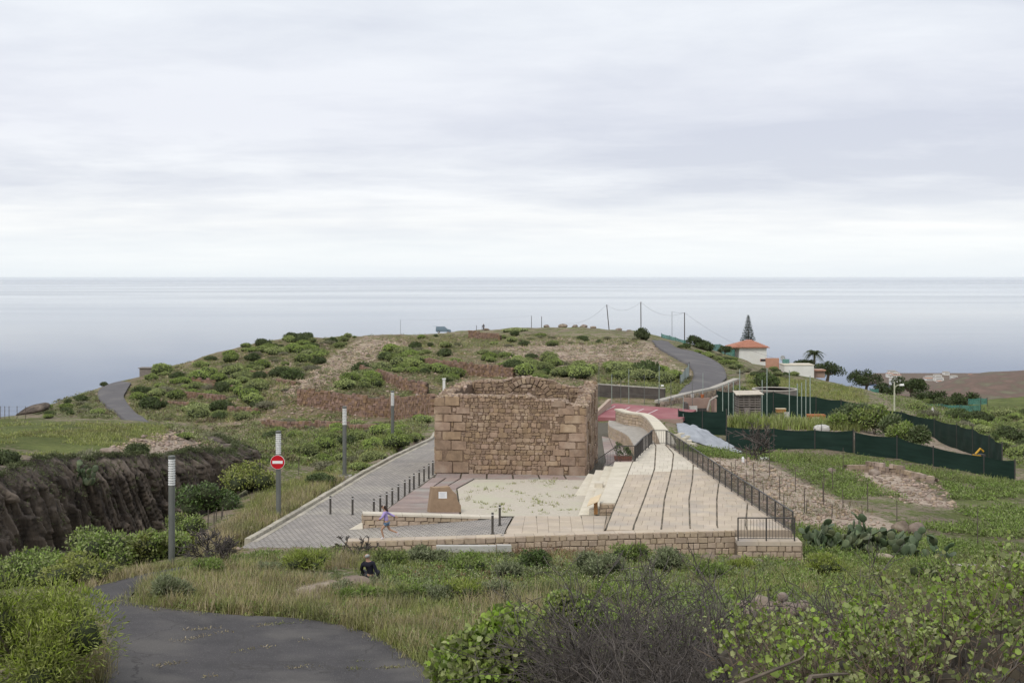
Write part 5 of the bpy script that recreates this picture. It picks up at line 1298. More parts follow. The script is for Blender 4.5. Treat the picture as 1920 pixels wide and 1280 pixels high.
    Pz = ground_spots([(-50, 785), (320, 797), (290, 835), (230, 860), (-50, 850)], 4200, rng, 55); parts.append(tufts(Pz[fbm(Pz[:, 0] * .3, Pz[:, 1] * .3, 3) > -.05], rng, 7, .2, .04, 1.0, .22))
    stuff('hillside_grass', cat(parts), M['grass'], 'short tufty grass on the plateau and slopes')
M['hill_scrub'] = leafmat('hill_scrub_leaf', (.255, .28, .115), (.165, .18, .08), scale=.25, isl=.35, trans=.1, c3=(.16, .12, .075), s3=.3)
plant_hill()
def plant_special():
    """single shrubs that stand out: base pixel, width px, height ratio"""
    rng = np.random.default_rng(31)
    def one(mesh, px, py, wpx, sz, label, ymin=40, d=None):
        p = gpt(px, d) if d else hit(px, py, None, ymin)
        r = wpx / 2 / (FPX / p.y); shrub_at(mesh, p, r, label, 'shrub', None, sz=sz)
    E, D, S = EUPH, DARK, SCRUB
    one(D[0], 258, 852, 52, 1.0, 'dark green bush alone on the plateau above the ravine'); one(S[0], 165, 872, 90, 1.2, 'wide grey bush hanging over the ravine lip'); one(S[1], 105, 878, 80, 1.1, 'grey-green bush left of the cactus on the ravine lip')
    one(S[2], 350, 872, 58, 1.2, 'grey bush on the ravine lip right of the nearest lamp'); one(E[1], 345, 822, 40, .8, 'bright green bush on the far corner of the plateau'); one(S[0], 400, 828, 60, 1.2, 'bare grey bush below the plateau corner')
    one(D[2], 8, 870, 60, 1.2, 'dark green bush at the left picture edge on the ravine lip'); one(E[3], 90, 784, 26, .9, 'small green bush beside the plateau wire fence'); one(D[1], 196, 724, 18, 1, 'dark round bush left of the hill road top')
    for i, (px, py, w, s_, me, lb) in enumerate([(700, 862, 62, .9, E[0], 'pale green dome shrub beside the lane below the third lamp'), (742, 838, 70, .95, E[1], 'large pale green dome shrub at the foot of the farthest lamp'), (778, 822, 44, .8, E[2], 'pale green shrub at the lane edge near the ruin'), (672, 880, 50, .8, E[3], 'low green shrub against the kerb right of the third lamp'),
              (795, 792, 40, .9, E[4], 'bright green dome shrub touching the left side of the ruin'), (560, 862, 50, .6, E[2], 'flat pale shrub in the dip left of the third lamp'), (610, 880, 64, .8, S[1], 'grey-green scrub bush at the foot of the third lamp'), (600, 905, 60, .8, D[0], 'dark bush beside the kerb below the third lamp'), (655, 832, 46, .8, D[1], 'dark bush behind the third lamp'), (655, 915, 30, .6, E[3], 'small shrub on the verge between second and third lamps'),
              (565, 642, 34, .9, D[0], 'dark bush on the skyline at the top of the left slope'), (550, 712, 50, .9, D[1], 'dark bush at the lower end of the scree'), (1205, 636, 34, 1.3, D[1], 'dense dark bush on the skyline beside the tall pole'), (1212, 704, 58, 1.3, D[2], 'tall dark green bush below the inner road bend'),
              (968, 622, 60, .5, E[0], 'flat green bush on the crest left of the poles'), (1140, 618, 26, .8, E[2], 'small green bush at the foot of the leaning pole'), (1320, 655, 40, 1.0, D[0], 'dark green bush on the road verge by the green netting'), (1440, 728, 56, 1.1, D[1], 'broad green bush below the pale parapet of the house'), (1482, 738, 44, 1.0, E[3], 'light bush beside the broad bush under the white parapet'),
              (1385, 735, 46, 1.0, E[2], 'yellow-green bush left of the round water tank'), (1880, 838, 40, 1.0, E[0], 'round green shrub behind the right end of the fence'), (1300, 802, 34, .7, E[4], 'weedy green bush leaning on the short green fence')]):
        one(me, px, py, w, s_, lb)
plant_special()

# ------------------------------------------------------------------ leafy bushes near the lane (larger leaves)
M['fig'] = leafmat('glossy_bush_leaf', (.265, .335, .09), (.17, .225, .06), scale=.8, isl=.4, trans=.2, c3=(.19, .20, .06), s3=.6, rough=.45)
M['fig_y'] = leafmat('yellow_green_leaf', (.30, .32, .085), (.205, .235, .06), scale=.8, isl=.35, trans=.25)
M['fig_dk'] = leafmat('dark_glossy_leaf', (.105, .15, .045), (.065, .10, .03), scale=.8, isl=.4, trans=.12, rough=.4)
M['broom'] = leafmat('broom_leaf', (.30, .345, .07), (.19, .235, .045), scale=.9, isl=.35, trans=.2)
M['vine'] = leafmat('vine_leaf', (.31, .38, .085), (.16, .225, .05), scale=1.2, isl=.45, trans=.3, c3=(.24, .26, .09), s3=.9, rough=.4)
M['twig'] = mat('dead_twig', (.105, .09, .08), (.055, .047, .042), scale=5, isl=.35)
M['bark'] = mat('grey_bark', (.16, .13, .10), (.09, .075, .06), scale=6, bump=.02)
def leafy_bush(name, label, p, w, h, n, L, W, m, seed, shape='q', nl=9, cat_='bush', depth=.45, kcore=.72, core='core_g', group=None, stand=.4):
    rng = np.random.default_rng(seed); lobes = []
    for i in range(nl):
        a = rng.uniform(0, 6.28); r = w * .5 * math.sqrt(rng.random()) * .75; s = rng.uniform(.16, .27) * w; zz = rng.uniform(.25, .72) * h * (1 - .5 * (r / (w * .5)) ** 2)
        lobes.append((r * math.cos(a), r * math.sin(a), zz, s, s, min(s, h * .35)))
    lobes.append((0, 0, h * .35, w * .3, w * .3, h * .4))
    root = empty(name, p, label, cat_, group)
    lv = lobe_leaves(lobes, n, L, W, rng, shape, -.5, .7, depth, stand)
    link('foliage', np_mesh('foliage', lv[0], lv[1], m), root)
    cv = core_of(lobes, kcore); link('bush_shade_core', np_mesh('bush_shade_core', cv[0], cv[1], M[core]), root)  # dark lumps stand in for the shade inside the foliage
    mb = MB()
    for k in range(5):
        a = rng.uniform(0, 6.28); mb.tube([(0, 0, -.2), (w * .1 * math.cos(a), w * .1 * math.sin(a), h * .3), (w * .3 * math.cos(a), w * .3 * math.sin(a), h * .6)], [.05, .035, .015], 5)
    tag(part('stems', mb, M['bark'], root, world=False), kind='stuff')
    return root
def bush_px(name, label, px, py, wpx, hpx, n, Lpx, m, seed, d=None, **kw):
    p = gpt(px, d) if d else hit(px, py, None, 40); k = FPX / p.y
    return leafy_bush(name, label, p, wpx / k, hpx / k, n, Lpx / k, Lpx * kw.pop('ratio', .55) / k, m, seed, **kw)
bush_px('leafy_bush', 'large dark leafy bush left of the verge, above the small wire posts', 392, 962, 120, 62, 3600, 6, M['fig_dk'], 1, nl=11)
bush_px('leafy_bush', 'yellow-green bush at the right end of the ravine face', 470, 922, 110, 62, 3200, 5, M['fig_y'], 2, nl=11)
bush_px('leafy_bush', 'green bush in front of the yellow one by the wire posts', 425, 930, 90, 45, 2200, 5, M['fig'], 3)
bush_px('leafy_bush', 'pale round bush in the ravine right of the nearest lamp', 348, 1002, 80, 44, 2400, 4, M['broom_pale'] if 'broom_pale' in M else M['fig'], 4)
bush_px('leafy_bush', 'big bright leafy bush left of the nearest lamp', 215, 1075, 170, 96, 5200, 7, M['fig'], 5, d=49, nl=13)
bush_px('leafy_bush', 'leafy bush against the lamp shaft on its left', 290, 1060, 110, 66, 3200, 7, M['fig'], 6, d=49.5)
bush_px('leafy_bush', 'yellowish leafy bush right behind the nearest lamp', 335, 1045, 70, 50, 1800, 6, M['fig_y'], 7, d=51)
bush_px('leafy_bush', 'spreading green bush under the ravine face at the left', 60, 1085, 190, 80, 5200, 7, M['fig'], 8, d=47, nl=13)
bush_px('leafy_bush', 'low bush filling the left edge beside the road', 140, 1100, 140, 56, 3400, 6, M['fig_y'], 9, d=44.5, nl=11)
bush_px('broom_bush', 'tall bright green broom bush at the bottom left corner', 45, 1250, 330, 250, 19000, 13, M['broom'], 10, d=27, nl=18, ratio=.18, depth=.7, stand=1.0, kcore=.42)
bush_px('broom_bush', 'green broom bush at the road bend beside the dry grass', 318, 1146, 80, 62, 3000, 10, M['weed_grey'], 11, d=39, ratio=.16, depth=.6, stand=1.2, kcore=.6)
bush_px('broom_bush', 'soft green broom bush in front of the lane end', 570, 1072, 86, 48, 3000, 8, M['broom'], 12, d=45.2, ratio=.16, depth=.6, stand=1.2, kcore=.6)
bush_px('leafy_bush', 'dark green bush left of the dead twigs', 1065, 1150, 130, 112, 4200, 9, M['fig'], 13, d=35, nl=11)
bush_px('leafy_bush', 'leafy creeper mound at the right end of the asphalt', 950, 1290, 270, 205, 7500, 13, M['vine'], 14, d=27, nl=13, shape='h', ratio=.85)
# ------------------------------------------------------------------ stones and dry-stone walls
M['boulder'] = mat('boulder_rock', (.255, .20, .155), (.15, .115, .09), scale=2.6, bump=.1, bscale=6, rnd=.15, c3=(.32, .265, .215), s3=1.5)
M['drystone'] = mat('dry_stone', (.27, .175, .12), (.19, .12, .085), scale=2, bump=.03, isl=.28, rough=.95)
M['drystone_in'] = mat('dry_stone_core', (.10, .07, .05), (.06, .045, .033), scale=3)
def boulder_mesh(seed, sub=2):
    V, F = (IV2, IF2) if sub == 2 else (IV3, IF3); rng = np.random.default_rng(seed); o = rng.uniform(0, 50, 3)
    d = 1 + .42 * fbm(V[:, 0] * 1.3 + o[0] + V[:, 2], V[:, 1] * 1.3 + o[1] - V[:, 2], 4) * 2
    V = V * d[:, None]
    for _ in range(11):   # flat broken facets
        n = nrm_(rng.normal(size=3)); k = V @ n; c = rng.uniform(.55, .82); V = V - np.maximum(k - c, 0)[:, None] * n
    return np_mesh('boulder', V, F, M['boulder'])
BOULD = [boulder_mesh(i) for i in range(6)]
def boulder(px, py, wpx, label, ar=.65, d=None, sink=.25, group=None):
    p = gpt(px, d) if d else hit(px, py, None, 20); r = wpx / 2 / (FPX / p.y); k = random.randrange(6)
    o = link('boulder', BOULD[k], None, (p.x, p.y, p.z + r * ar * (1 - 2 * sink)), (0, 0, random.uniform(0, 6.28)), sc=(r, r * .9, r * ar)); return tag(o, label, 'rock', group)
def drystone(name, label, base, heights, m='drystone', size=.36, th=.6, cat_='wall', cap=None):
    H = hits([b[0] for b in base], [b[1] for b in base], None, 60)[0]; P = [Vector(h) for h in H]
    root = empty(name, P[0], label, cat_); core = MB(); st = MB()
    for i, (a, b) in enumerate(zip(P, P[1:])):
        fr = Frame(a, b); h0, h1 = heights[i], heights[i + 1]
        core.hexa([fr.p(0, a.z - .6, 0), fr.p(fr.len, b.z - .6, 0), fr.p(fr.len, b.z - .6, -th), fr.p(0, a.z - .6, -th), fr.p(0, a.z + h0 - .08, 0), fr.p(fr.len, b.z + h1 - .08, 0), fr.p(fr.len, b.z + h1 - .08, -th), fr.p(0, a.z + h0 - .08, -th)])
        s = 0
        z0 = lambda s: a.z + (b.z - a.z) * s / fr.len
        hh = lambda s: h0 + (h1 - h0) * s / fr.len
        r = 0; zz = -.3
        while zz < max(h0, h1):
            s = random.uniform(-size, 0)
            while s < fr.len:
                w = size * random.uniform(.6, 1.5); q = min(max(s + w / 2, 0), fr.len)
                if zz < hh(q) - .02 + random.uniform(-.15, .1):
                    p = fr.p(q, z0(q) + zz + size * .35, random.uniform(-.02, .08))
                    st.box(p, (w * .97, .36, size * .78 * random.uniform(.8, 1.1)), math.atan2(fr.u.y, fr.u.x) + random.uniform(-.12, .12), .9)
                s += w
            zz += size * .74
        if cap:
            mb = MB(); g = .04; t0, t1 = a.z + h0, b.z + h1
            mb.hexa([fr.p(0, t0, .12), fr.p(fr.len, t1, .12), fr.p(fr.len, t1, -th - .1), fr.p(0, t0, -th - .1), fr.p(0, t0 + .28, .1), fr.p(fr.len, t1 + .28, .1), fr.p(fr.len, t1 + .28, -th - .1), fr.p(0, t0 + .28, -th - .1)]); part('coping', mb, cap, root)
    part('wall_core', core, M['drystone_in'], root); tag(part('stones', st, M[m], root), kind='stuff')
    return root
drystone('dry_stone_wall', 'long red-brown dry-stone terrace wall left of the ruin', [(561, 758), (620, 768), (686, 781), (731, 783), (812, 778)], [1.75, 1.95, 2.2, 2.1, 1.9])
drystone('dry_stone_wall', 'short dry-stone wall above the long terrace wall', [(706, 708), (728, 717), (752, 730), (798, 741)], [1.0, 1.2, 1.3, 1.5])
drystone('dry_stone_wall', 'upper dry-stone terrace wall directly behind the ruin', [(765, 674), (824, 692), (868, 703), (961, 707)], [.5, 1.2, 1.7, 1.2])
drystone('dry_stone_wall', 'small dry-stone wall on the crest right of the parked van', [(880, 634), (905, 636), (936, 638)], [1.7, 1.4, 1.2], size=.5)
drystone('dry_stone_wall', 'low tumbled dry-stone wall in the dip', [(494, 798), (530, 803), (580, 803), (600, 800)], [.6, .75, .65, .4])
drystone('dry_stone_wall', 'broken dry-stone stub at the foot of the scree', [(676, 702), (696, 703)], [1.3, .9])
drystone('dry_stone_wall', 'low red stone wall on the left slope of the headland', [(330, 742), (380, 748), (420, 752)], [.6, .7, .5])
for _b, _h, _l in [([(300, 757), (330, 760), (362, 761)], .6, 'left of the hill centre'), ([(400, 729), (436, 733), (470, 736)], .6, 'midway up the left slope'), ([(430, 773), (482, 777)], .5, 'low on the left slope'), ([(350, 716), (402, 719)], .55, 'high on the left slope'), ([(520, 716), (552, 722)], .6, 'beside the scree on its left'), ([(600, 803), (660, 806), (705, 805)], .6, 'in the dip below the long wall'), ([(470, 700), (520, 704)], .5, 'near the top of the left slope')]:
    drystone('terrace_ledge', 'broken red stone terrace ledge ' + _l, _b, [_h * random.uniform(.7, 1.2) for _ in _b])
M['pale_stone'] = mat('pale_rubble', (.36, .28, .21), (.24, .18, .135), scale=2, isl=.3)
drystone('road_parapet', 'rubble parapet with a concrete coping below the far road bend', [(1240, 762), (1290, 757), (1340, 747), (1386, 726)], [.35, .9, 1.0, .9], m='pale_stone', cap=M['concrete'])
drystone('garden_wall', 'tumbled pale stone row below the near green fence', [(1590, 884), (1630, 884), (1690, 892), (1745, 905)], [.5, .55, .5, .35], m='pale_stone')
M['dark_wall'] = mat('dark_render_wall', (.105, .09, .08), (.07, .06, .055), scale=1.5, bump=.02)
def retaining():
    A, B, C, D = at(1112, 754, 139), at(1200, 757, 137), at(1246, 759, 136), at(1286, 735, 152)
    root = empty('retaining_wall', A, 'dark rendered retaining wall behind the red court', 'wall'); mb = MB()
    for a, b, h0, h1 in ((A, B, 1.95, 1.75), (B, C, 1.75, 1.7)):
        fr = Frame(a, b); mb.hexa([fr.p(0, a.z - .5, 0), fr.p(fr.len, b.z - .5, 0), fr.p(fr.len, b.z - .5, -.35), fr.p(0, a.z - .5, -.35), fr.p(0, a.z + h0, 0), fr.p(fr.len, b.z + h1, 0), fr.p(fr.len, b.z + h1, -.35), fr.p(0, a.z + h0, -.35)])
    part('wall', mb, M['dark_wall'], root)
    mb = MB(); fr = Frame(A, C)
    for a, b, h0, h1 in ((A, B, 1.95, 1.75), (B, C, 1.75, 1.7)):
        fr = Frame(a, b); mb.hexa([fr.p(0, a.z + h0, .04), fr.p(fr.len, b.z + h1, .04), fr.p(fr.len, b.z + h1, -.4), fr.p(0, a.z + h0, -.4), fr.p(0, a.z + h0 + .1, .04), fr.p(fr.len, b.z + h1 + .1, .04), fr.p(fr.len, b.z + h1 + .1, -.4), fr.p(0, a.z + h0 + .1, -.4)])
    part('coping', mb, M['concrete'], root)
retaining()

# ------------------------------------------------------------------ red sports court with its fence
M['court'] = mat('red_court', (.31, .115, .12), (.25, .09, .10), scale=.5, c3=(.34, .16, .16), s3=.3)
M['line'] = mat('white_court_line', (.62, .55, .54), (.5, .42, .42), scale=3)
M['pinkwall'] = mat('pink_render', (.34, .245, .20), (.29, .20, .165), scale=1.5)
M['pale_post'] = mat('pale_green_post', (.36, .42, .38), (.29, .34, .31), rough=.5, scale=4)
def build_court():
    z = CZ - 12.3; poly = [(7.4, 113.2), (14.75, 111.8), (17.2, 119.5), (10.05, 125.6), (7.6, 119)]
    root = empty('sports_court', (12, 117, z), 'dark red sports court with white lines beyond the terrace', 'sports court')
    part('surface', MB().prism(poly, z - .35, z), M['court'], root)
    for (a, b) in [((1136, 769), (1153, 761)), ((1168, 769), (1181, 763)), ((1191, 773), (1207, 766)), ((1213, 776.5), (1233, 767.5))]:
        zz = z + .004; pa, pb = [Vector((((x - 960) / FPX) * d, d, zz)) for x, d in ((a[0], 12.3 * FPX / (a[1] - HOR)), (b[0], 12.3 * FPX / (b[1] - HOR)))]
        fr = Frame(pa, pb); mb = MB(); mb.hexa([fr.p(0, z + .002, .06), fr.p(fr.len, z + .002, .06), fr.p(fr.len, z + .002, -.06), fr.p(0, z + .002, -.06), fr.p(0, zz + .002, .06), fr.p(fr.len, zz + .002, .06), fr.p(fr.len, zz + .002, -.06), fr.p(0, zz + .002, -.06)]); part('court_line', mb, M['line'], root)
    mb = MB(); fr = Frame((11.6, 111.65), (14.9, 111.65)); mb.hexa([fr.p(0, z - 1.3, 0), fr.p(fr.len, z - 1.3, 0), fr.p(fr.len, z - 1.3, -.25), fr.p(0, z - 1.3, -.25), fr.p(0, z - .02, 0), fr.p(fr.len, z - .02, 0), fr.p(fr.len, z - .02, -.25), fr.p(0, z - .02, -.25)]); part('edge_wall', mb, M['pinkwall'], root)
    mb = MB(); fr = Frame((7.3, 113), (9.4, 122.5)); mb.hexa([fr.p(0, z - .8, .1), fr.p(fr.len, z - .8, .1), fr.p(fr.len, z - .8, -.2), fr.p(0, z - .8, -.2), fr.p(0, z + .35, .1), fr.p(fr.len, z + .75, .1), fr.p(fr.len, z + .75, -.2), fr.p(0, z + .35, -.2)]); part('side_wall', mb, M['lime'], root)
    f = empty('court_fence', (12, 126, z), 'tall thin wire fence standing round the red court', 'fence')
    spots = [(1123, 758, 128), (1147, 754, 132), (1164, 755, 132), (1179, 757, 132), (1208, 759, 130), (1236, 760, 128), (1258, 768, 121), (1281, 785, 113.5), (1298, 770, 121), (1318, 765, 124)]
    tops = []
    for i, (x, y, d) in enumerate(spots):
        p = at(x, y, d); h = [4.2, 2.9, 2.4, 3.6, 3.1, 4.0, 2.8, 2.0, 2.9, 3.4][i]; part('post', MB().tube([p - Vector((0, 0, .4)), p + Vector((0, 0, h))], .028, 6), M['pale_post'] if i % 2 else M['steel'], f); tops.append((p, h))
    for k in (.35, .68, .98):
        for (p, h), (q, g) in zip(tops[:6], tops[1:6]): part('wire', MB().tube([p + Vector((0, 0, min(h, 2.9) * k)), q + Vector((0, 0, min(g, 2.9) * k))], .008, 3), M['steel'], f)
    # round ball lamp on a bent post behind the court
    p = at(1235, 757, 127); lamp = empty('court_lamp', p, 'bent grey lamp post with a pale head behind the court', 'lamp')
    part('post', MB().tube([p, p + Vector((0, 0, 1.5)), p + Vector((.12, 0, 1.75)), p + Vector((.3, 0, 1.85))], .04, 6), M['steel'], lamp)
    part('lamp_head', MB().box(p + Vector((.36, 0, 1.82)), (.32, .2, .14), 0, .7), M['white_lamp'], lamp)
build_court()

# ------------------------------------------------------------------ green shade-cloth fences
M['shade'] = mat('green_shade_cloth', (.017, .038, .029), (.011, .026, .020), rough=.75, scale=1.2, stretch=(.3, .3, 3), spec=.15)
M['shade_teal'] = mat('teal_netting', (.10, .27, .22), (.06, .18, .15), rough=.8, scale=1.0)
def see_through(m, k):
    t = m.node_tree; b = [n for n in t.nodes if n.type == 'BSDF_PRINCIPLED'][0]; out = [n for n in t.nodes if n.type == 'OUTPUT_MATERIAL'][0]
    tr = N(t, 'ShaderNodeBsdfTransparent'); mx = N(t, 'ShaderNodeMixShader'); mx.inputs[0].default_value = k; t.links.new(b.outputs[0], mx.inputs[1]); t.links.new(tr.outputs[0], mx.inputs[2]); t.links.new(mx.outputs[0], out.inputs[0])
see_through(M['shade_teal'], .35)
def cloth_fence(name, label, tops, bots, ds, m, pm=None):
    """tops/bots in px, ds depth at each post; one cloth panel per bay"""
    P = [(at(t[0], t[1], d), at(b[0], b[1], d)) for t, b, d in zip(tops, bots, ds)]
    root = empty(name, P[0][1], label, 'fence')
    for i, (t, b) in enumerate(P):
        part('post', MB().tube([b - Vector((0, 0, .4)), t + Vector((0, 0, .12))], .05, 6), pm or M['iron'], root)
    for (t0, b0), (t1, b1) in zip(P, P[1:]):
        mb = MB(); nx, nz = 14, 7; L = (t1 - t0).length; n = Vector(((t1 - t0).y, -(t1 - t0).x, 0)).normalized()
        for side in (0, 1):
            for j in range(nz + 1):
                for i in range(nx + 1):
                    u, v = i / nx, j / nz; p = (b0 * (1 - u) + b1 * u) * (1 - v) + (t0 * (1 - u) + t1 * u) * v
                    sag = -.12 * math.sin(u * math.pi) * v; w = .16 * math.sin(u * math.pi) * float(fbm(u * L * .7 + t0.x, v * 2 + 3, 3)) * 2
                    p = p + n * (w + (.012 if side else .0)) + Vector((0, 0, sag)); mb.v.append(tuple(p))
        W = nx + 1; K = W * (nz + 1)
        for side in (0, 1):
            for j in range(nz):
                for i in range(nx):
                    a = side * K + j * W + i; f = (a, a + 1, a + W + 1, a + W); mb.f.append(f if side else f[::-1])
        part('cloth_panel', mb, m, root, smooth=True)
    return root
cloth_fence('shade_fence', 'short dark green cloth fence beside the red court', [(1272, 769), (1317, 770), (1362, 769)], [(1272, 815), (1317, 814), (1362, 816)], [113.5, 113.5, 113.2], M['shade'])
cloth_fence('shade_fence', 'long near green cloth fence below the garden, running right', [(1362, 800), (1451, 803), (1528, 806), (1600, 806.5)], [(1362, 850), (1451, 853), (1528, 857), (1600, 861)], [112, 110.5, 109, 107.5], M['shade'])
cloth_fence('shade_fence', 'downhill right end of the near green cloth fence', [(1603, 810), (1682, 819), (1750, 838), (1845, 855), (1903, 863)], [(1603, 864), (1682, 874), (1750, 888), (1845, 900), (1903, 905)], [107, 103.5, 100, 96, 93.5], M['shade'])
cloth_fence('shade_fence', 'far green cloth fence behind the garden shed', [(1343, 732), (1390, 734), (1450, 735), (1530, 744), (1577, 750), (1626, 757)], [(1343, 777), (1390, 778), (1450, 781), (1530, 785), (1577, 787), (1626, 788)], [139, 139, 138.5, 138, 137.5, 137], M['shade'])
cloth_fence('shade_fence', 'far green fence stepping down to the right garden corner', [(1630, 762), (1690, 772), (1752, 786), (1794, 796), (1824, 804), (1855, 817), (1879, 832)], [(1630, 790), (1690, 806), (1752, 826), (1794, 842), (1824, 852), (1855, 862), (1879, 872)], [136.5, 130, 122, 115, 110, 105, 100.5], M['shade'])
cloth_fence('teal_net', 'teal netting wrapped round a plot on the road crest', [(1240, 625), (1256, 629), (1266, 632), (1286, 638)], [(1240, 650), (1256, 652), (1266, 652), (1286, 654)], [318, 316, 315, 312], M['shade_teal'])
cloth_fence('teal_net', 'long teal netting fence across the right slope', [(1730, 755), (1765, 757), (1800, 759), (1839, 758)], [(1730, 764), (1765, 766), (1800, 769), (1839, 775)], [196, 192, 188, 182], M['shade_teal'])
cloth_fence('teal_net', 'teal netting cage at the right slope corner', [(1815, 747), (1839, 745), (1851, 746)], [(1815, 758), (1839, 758), (1851, 757)], [205, 203, 203], M['shade_teal'])
cloth_fence('teal_net', 'small teal net square beside the dark trees', [(1631, 728), (1648, 728)], [(1631, 740), (1648, 741)], [215, 215], M['shade_teal'])
cloth_fence('teal_net', 'pale teal net sloping beside the white house', [(1305, 644), (1350, 645), (1378, 655)], [(1305, 652), (1350, 662), (1378, 676)], [330, 328, 326], M['shade_teal'])
cloth_fence('wire_net', 'pale wire-net fence by the inner road bend', [(1275, 704), (1284, 692), (1292, 680)], [(1275, 727), (1284, 715), (1292, 704)], [160, 166, 172], M['net_grey'] if 'net_grey' in M else M['pale_post'])
def garden_poles():
    for i, (x, y0, y1) in enumerate([(1355, 722, 772), (1366, 716, 770), (1375, 715, 776), (1387, 692, 768), (1429, 712, 772), (1438, 690, 772), (1480, 694, 778), (1495, 719, 776), (1503, 717, 776), (1511, 712, 777), (1519, 704, 776)]):
        d = 131 + (i % 3) * 1.2; t, b = at(x, y0, d), at(x, y1 + 8, d)
        o = part('garden_pole', MB().tube([(0, 0, 0), (0, 0, (t - b).length)], .045, 7).tube([(0, 0, 0), (0, 0, .05)], .08, 7), M['pale_post'], world=False, loc=b)
        tag(o, 'thin pale garden pole, %s from the left before the far green fence' % ['first', 'second', 'third', 'fourth', 'fifth', 'sixth', 'seventh', 'eighth', 'ninth', 'tenth', 'last'][i], 'pole', 'pale garden poles')
garden_poles()

# ------------------------------------------------------------------ allotment: shed, pallets, crates, tarp
M['grey_wood'] = mat('weathered_wood', (.23, .20, .18), (.16, .14, .125), scale=4, stretch=(1, 1, 4), rnd=.15)
M['tin'] = mat('pale_tin_sheet', (.56, .50, .40), (.42, .36, .28), scale=2, rough=.5)
M['rust'] = mat('orange_rust', (.42, .15, .06), (.33, .11, .045), scale=3)
M['white_sheet'] = mat('white_plastic_sheet', (.58, .565, .53), (.40, .385, .36), scale=3, bump=.03, bscale=6, rough=.5)
M['tarp'] = mat('grey_tarp', (.36, .38, .41), (.27, .285, .31), scale=1.5, bump=.04, bscale=4, rough=.55)
def pallet(mb, c, w, h, rz, n=5):
    ca, sa = math.cos(rz), math.sin(rz)
    for k in range(n): z = (k + .5) / n * h; mb.box((c[0], c[1], c[2] + z), (w, .03, h / n * .6), rz)
    for s in (-.46, 0, .46): mb.box((c[0] + s * w * ca, c[1] + s * w * sa + .06, c[2] + h / 2), (.08, .08, h), rz)
def allotment():
    d = 126; b = at(1402, 790, d); b.z = float(hg(b.x, b.y)); root = empty('pallet_shed', b, 'grey shed knocked together from pallets under a flat tin roof', 'shed')
    for dx, dy, rz in ((-.55, -1.0, 0), (.55, -1.0, 0), (1.1, 0, math.pi / 2), (-1.1, 0, math.pi / 2)):
        for lv in (0, 1): mb = MB(); pallet(mb, (b.x + dx, b.y + dy, b.z + .02 + lv * 1.2), 1.1 if rz == 0 else 1.9, 1.15, rz); part('pallet_wall', mb, M['grey_wood'], root)
    part('inner_panel', MB().box((b.x, b.y + .3, b.z + 1.1), (2.0, .05, 2.1)), M['dark_wall'], root)
    part('roof_sheet', MB().add([(b.x - 1.35, b.y - 1.3, b.z + 2.40), (b.x + 1.35, b.y - 1.3, b.z + 2.46), (b.x + 1.3, b.y + 1.2, b.z + 2.62), (b.x - 1.3, b.y + 1.2, b.z + 2.6), (b.x - 1.35, b.y - 1.3, b.z + 2.45), (b.x + 1.35, b.y - 1.3, b.z + 2.51), (b.x + 1.3, b.y + 1.2, b.z + 2.67), (b.x - 1.3, b.y + 1.2, b.z + 2.65)], [(3, 2, 1, 0), (4, 5, 6, 7), (0, 1, 5, 4), (1, 2, 6, 5), (2, 3, 7, 6), (3, 0, 4, 7)]), M['tin'], root)
    part('leaning_board', MB().box((b.x - .3, b.y - 1.3, b.z + .6), (.5, .06, 1.2), 0, 1, Matrix.Rotation(-.2, 4, 'X')), M['grey_wood'], root)
    def thing(nm, lab, cat_, px, py, dd, fn):
        p = at(px, py, dd); p.z = float(hg(p.x, p.y)) if abs(float(hg(p.x, p.y)) - p.z) < 1.5 else p.z
        r = empty(nm, p, lab, cat_); fn(r, p); return r
    def stack(r, p):
        for k in range(4): mb = MB(); [mb.box((p.x + (j - 2) * .24, p.y, p.z + .1 + k * .2), (.1, .9, .03)) for j in range(5)]; mb.box((p.x, p.y - .4, p.z + .03 + k * .2), (1.15, .1, .1)); mb.box((p.x, p.y + .4, p.z + .03 + k * .2), (1.15, .1, .1)); part('pallet', mb, M['grey_wood'], r)
    thing('pallet_stack', 'small stack of grey pallets right of the shed', 'pallets', 1464, 784, 124, stack)
    thing('wooden_crate', 'brown wooden crate lying on the pallet stack', 'crate', 1464, 772, 124, lambda r, p: (part('box', MB().box((p.x, p.y, p.z + 1.0), (.9, .6, .35)), M['wood'], r), part('lid', MB().box((p.x, p.y, p.z + 1.2), (.96, .64, .04)), M['pale_wood'], r)))
    thing('orange_tub', 'long orange-brown trough beside the covered bale', 'trough', 1530, 786, 126, lambda r, p: (part('tub', MB().add([(p.x - .8, p.y - .4, p.z), (p.x + .7, p.y - .4, p.z), (p.x + .7, p.y + .4, p.z), (p.x - .8, p.y + .4, p.z), (p.x - .9, p.y - .5, p.z + .6), (p.x + .85, p.y - .5, p.z + .6), (p.x + .85, p.y + .5, p.z + .6), (p.x - .9, p.y + .5, p.z + .6)], [(3, 2, 1, 0), (0, 1, 5, 4), (1, 2, 6, 5), (2, 3, 7, 6), (3, 0, 4, 7), (4, 5, 6, 7)]), M['rust'], r), part('label_panel', MB().box((p.x - .15, p.y - .52, p.z + .28), (.7, .02, .25)), M['tin'], r)))
    def bale(r, p):
        V = IV3.copy(); V = np.sign(V) * np.abs(V) ** .6; V = V * [.7, .5, .4] * (1 + .5 * fbm(V[:, 0] * 3 + 7, V[:, 2] * 3 + V[:, 1], 3)[:, None]) + np.array(p) + [0, 0, .34]
        link('sheet', np_mesh('sheet', V, IF3, M['white_sheet']), r, world=True); part('strap', MB().box((p.x - .2, p.y - .62, p.z + .5), (.05, .02, .9)), M['iron'], r)
    thing('covered_bale', 'block wrapped in white plastic sheet behind the near fence', 'bale', 1541, 805, 117, bale)
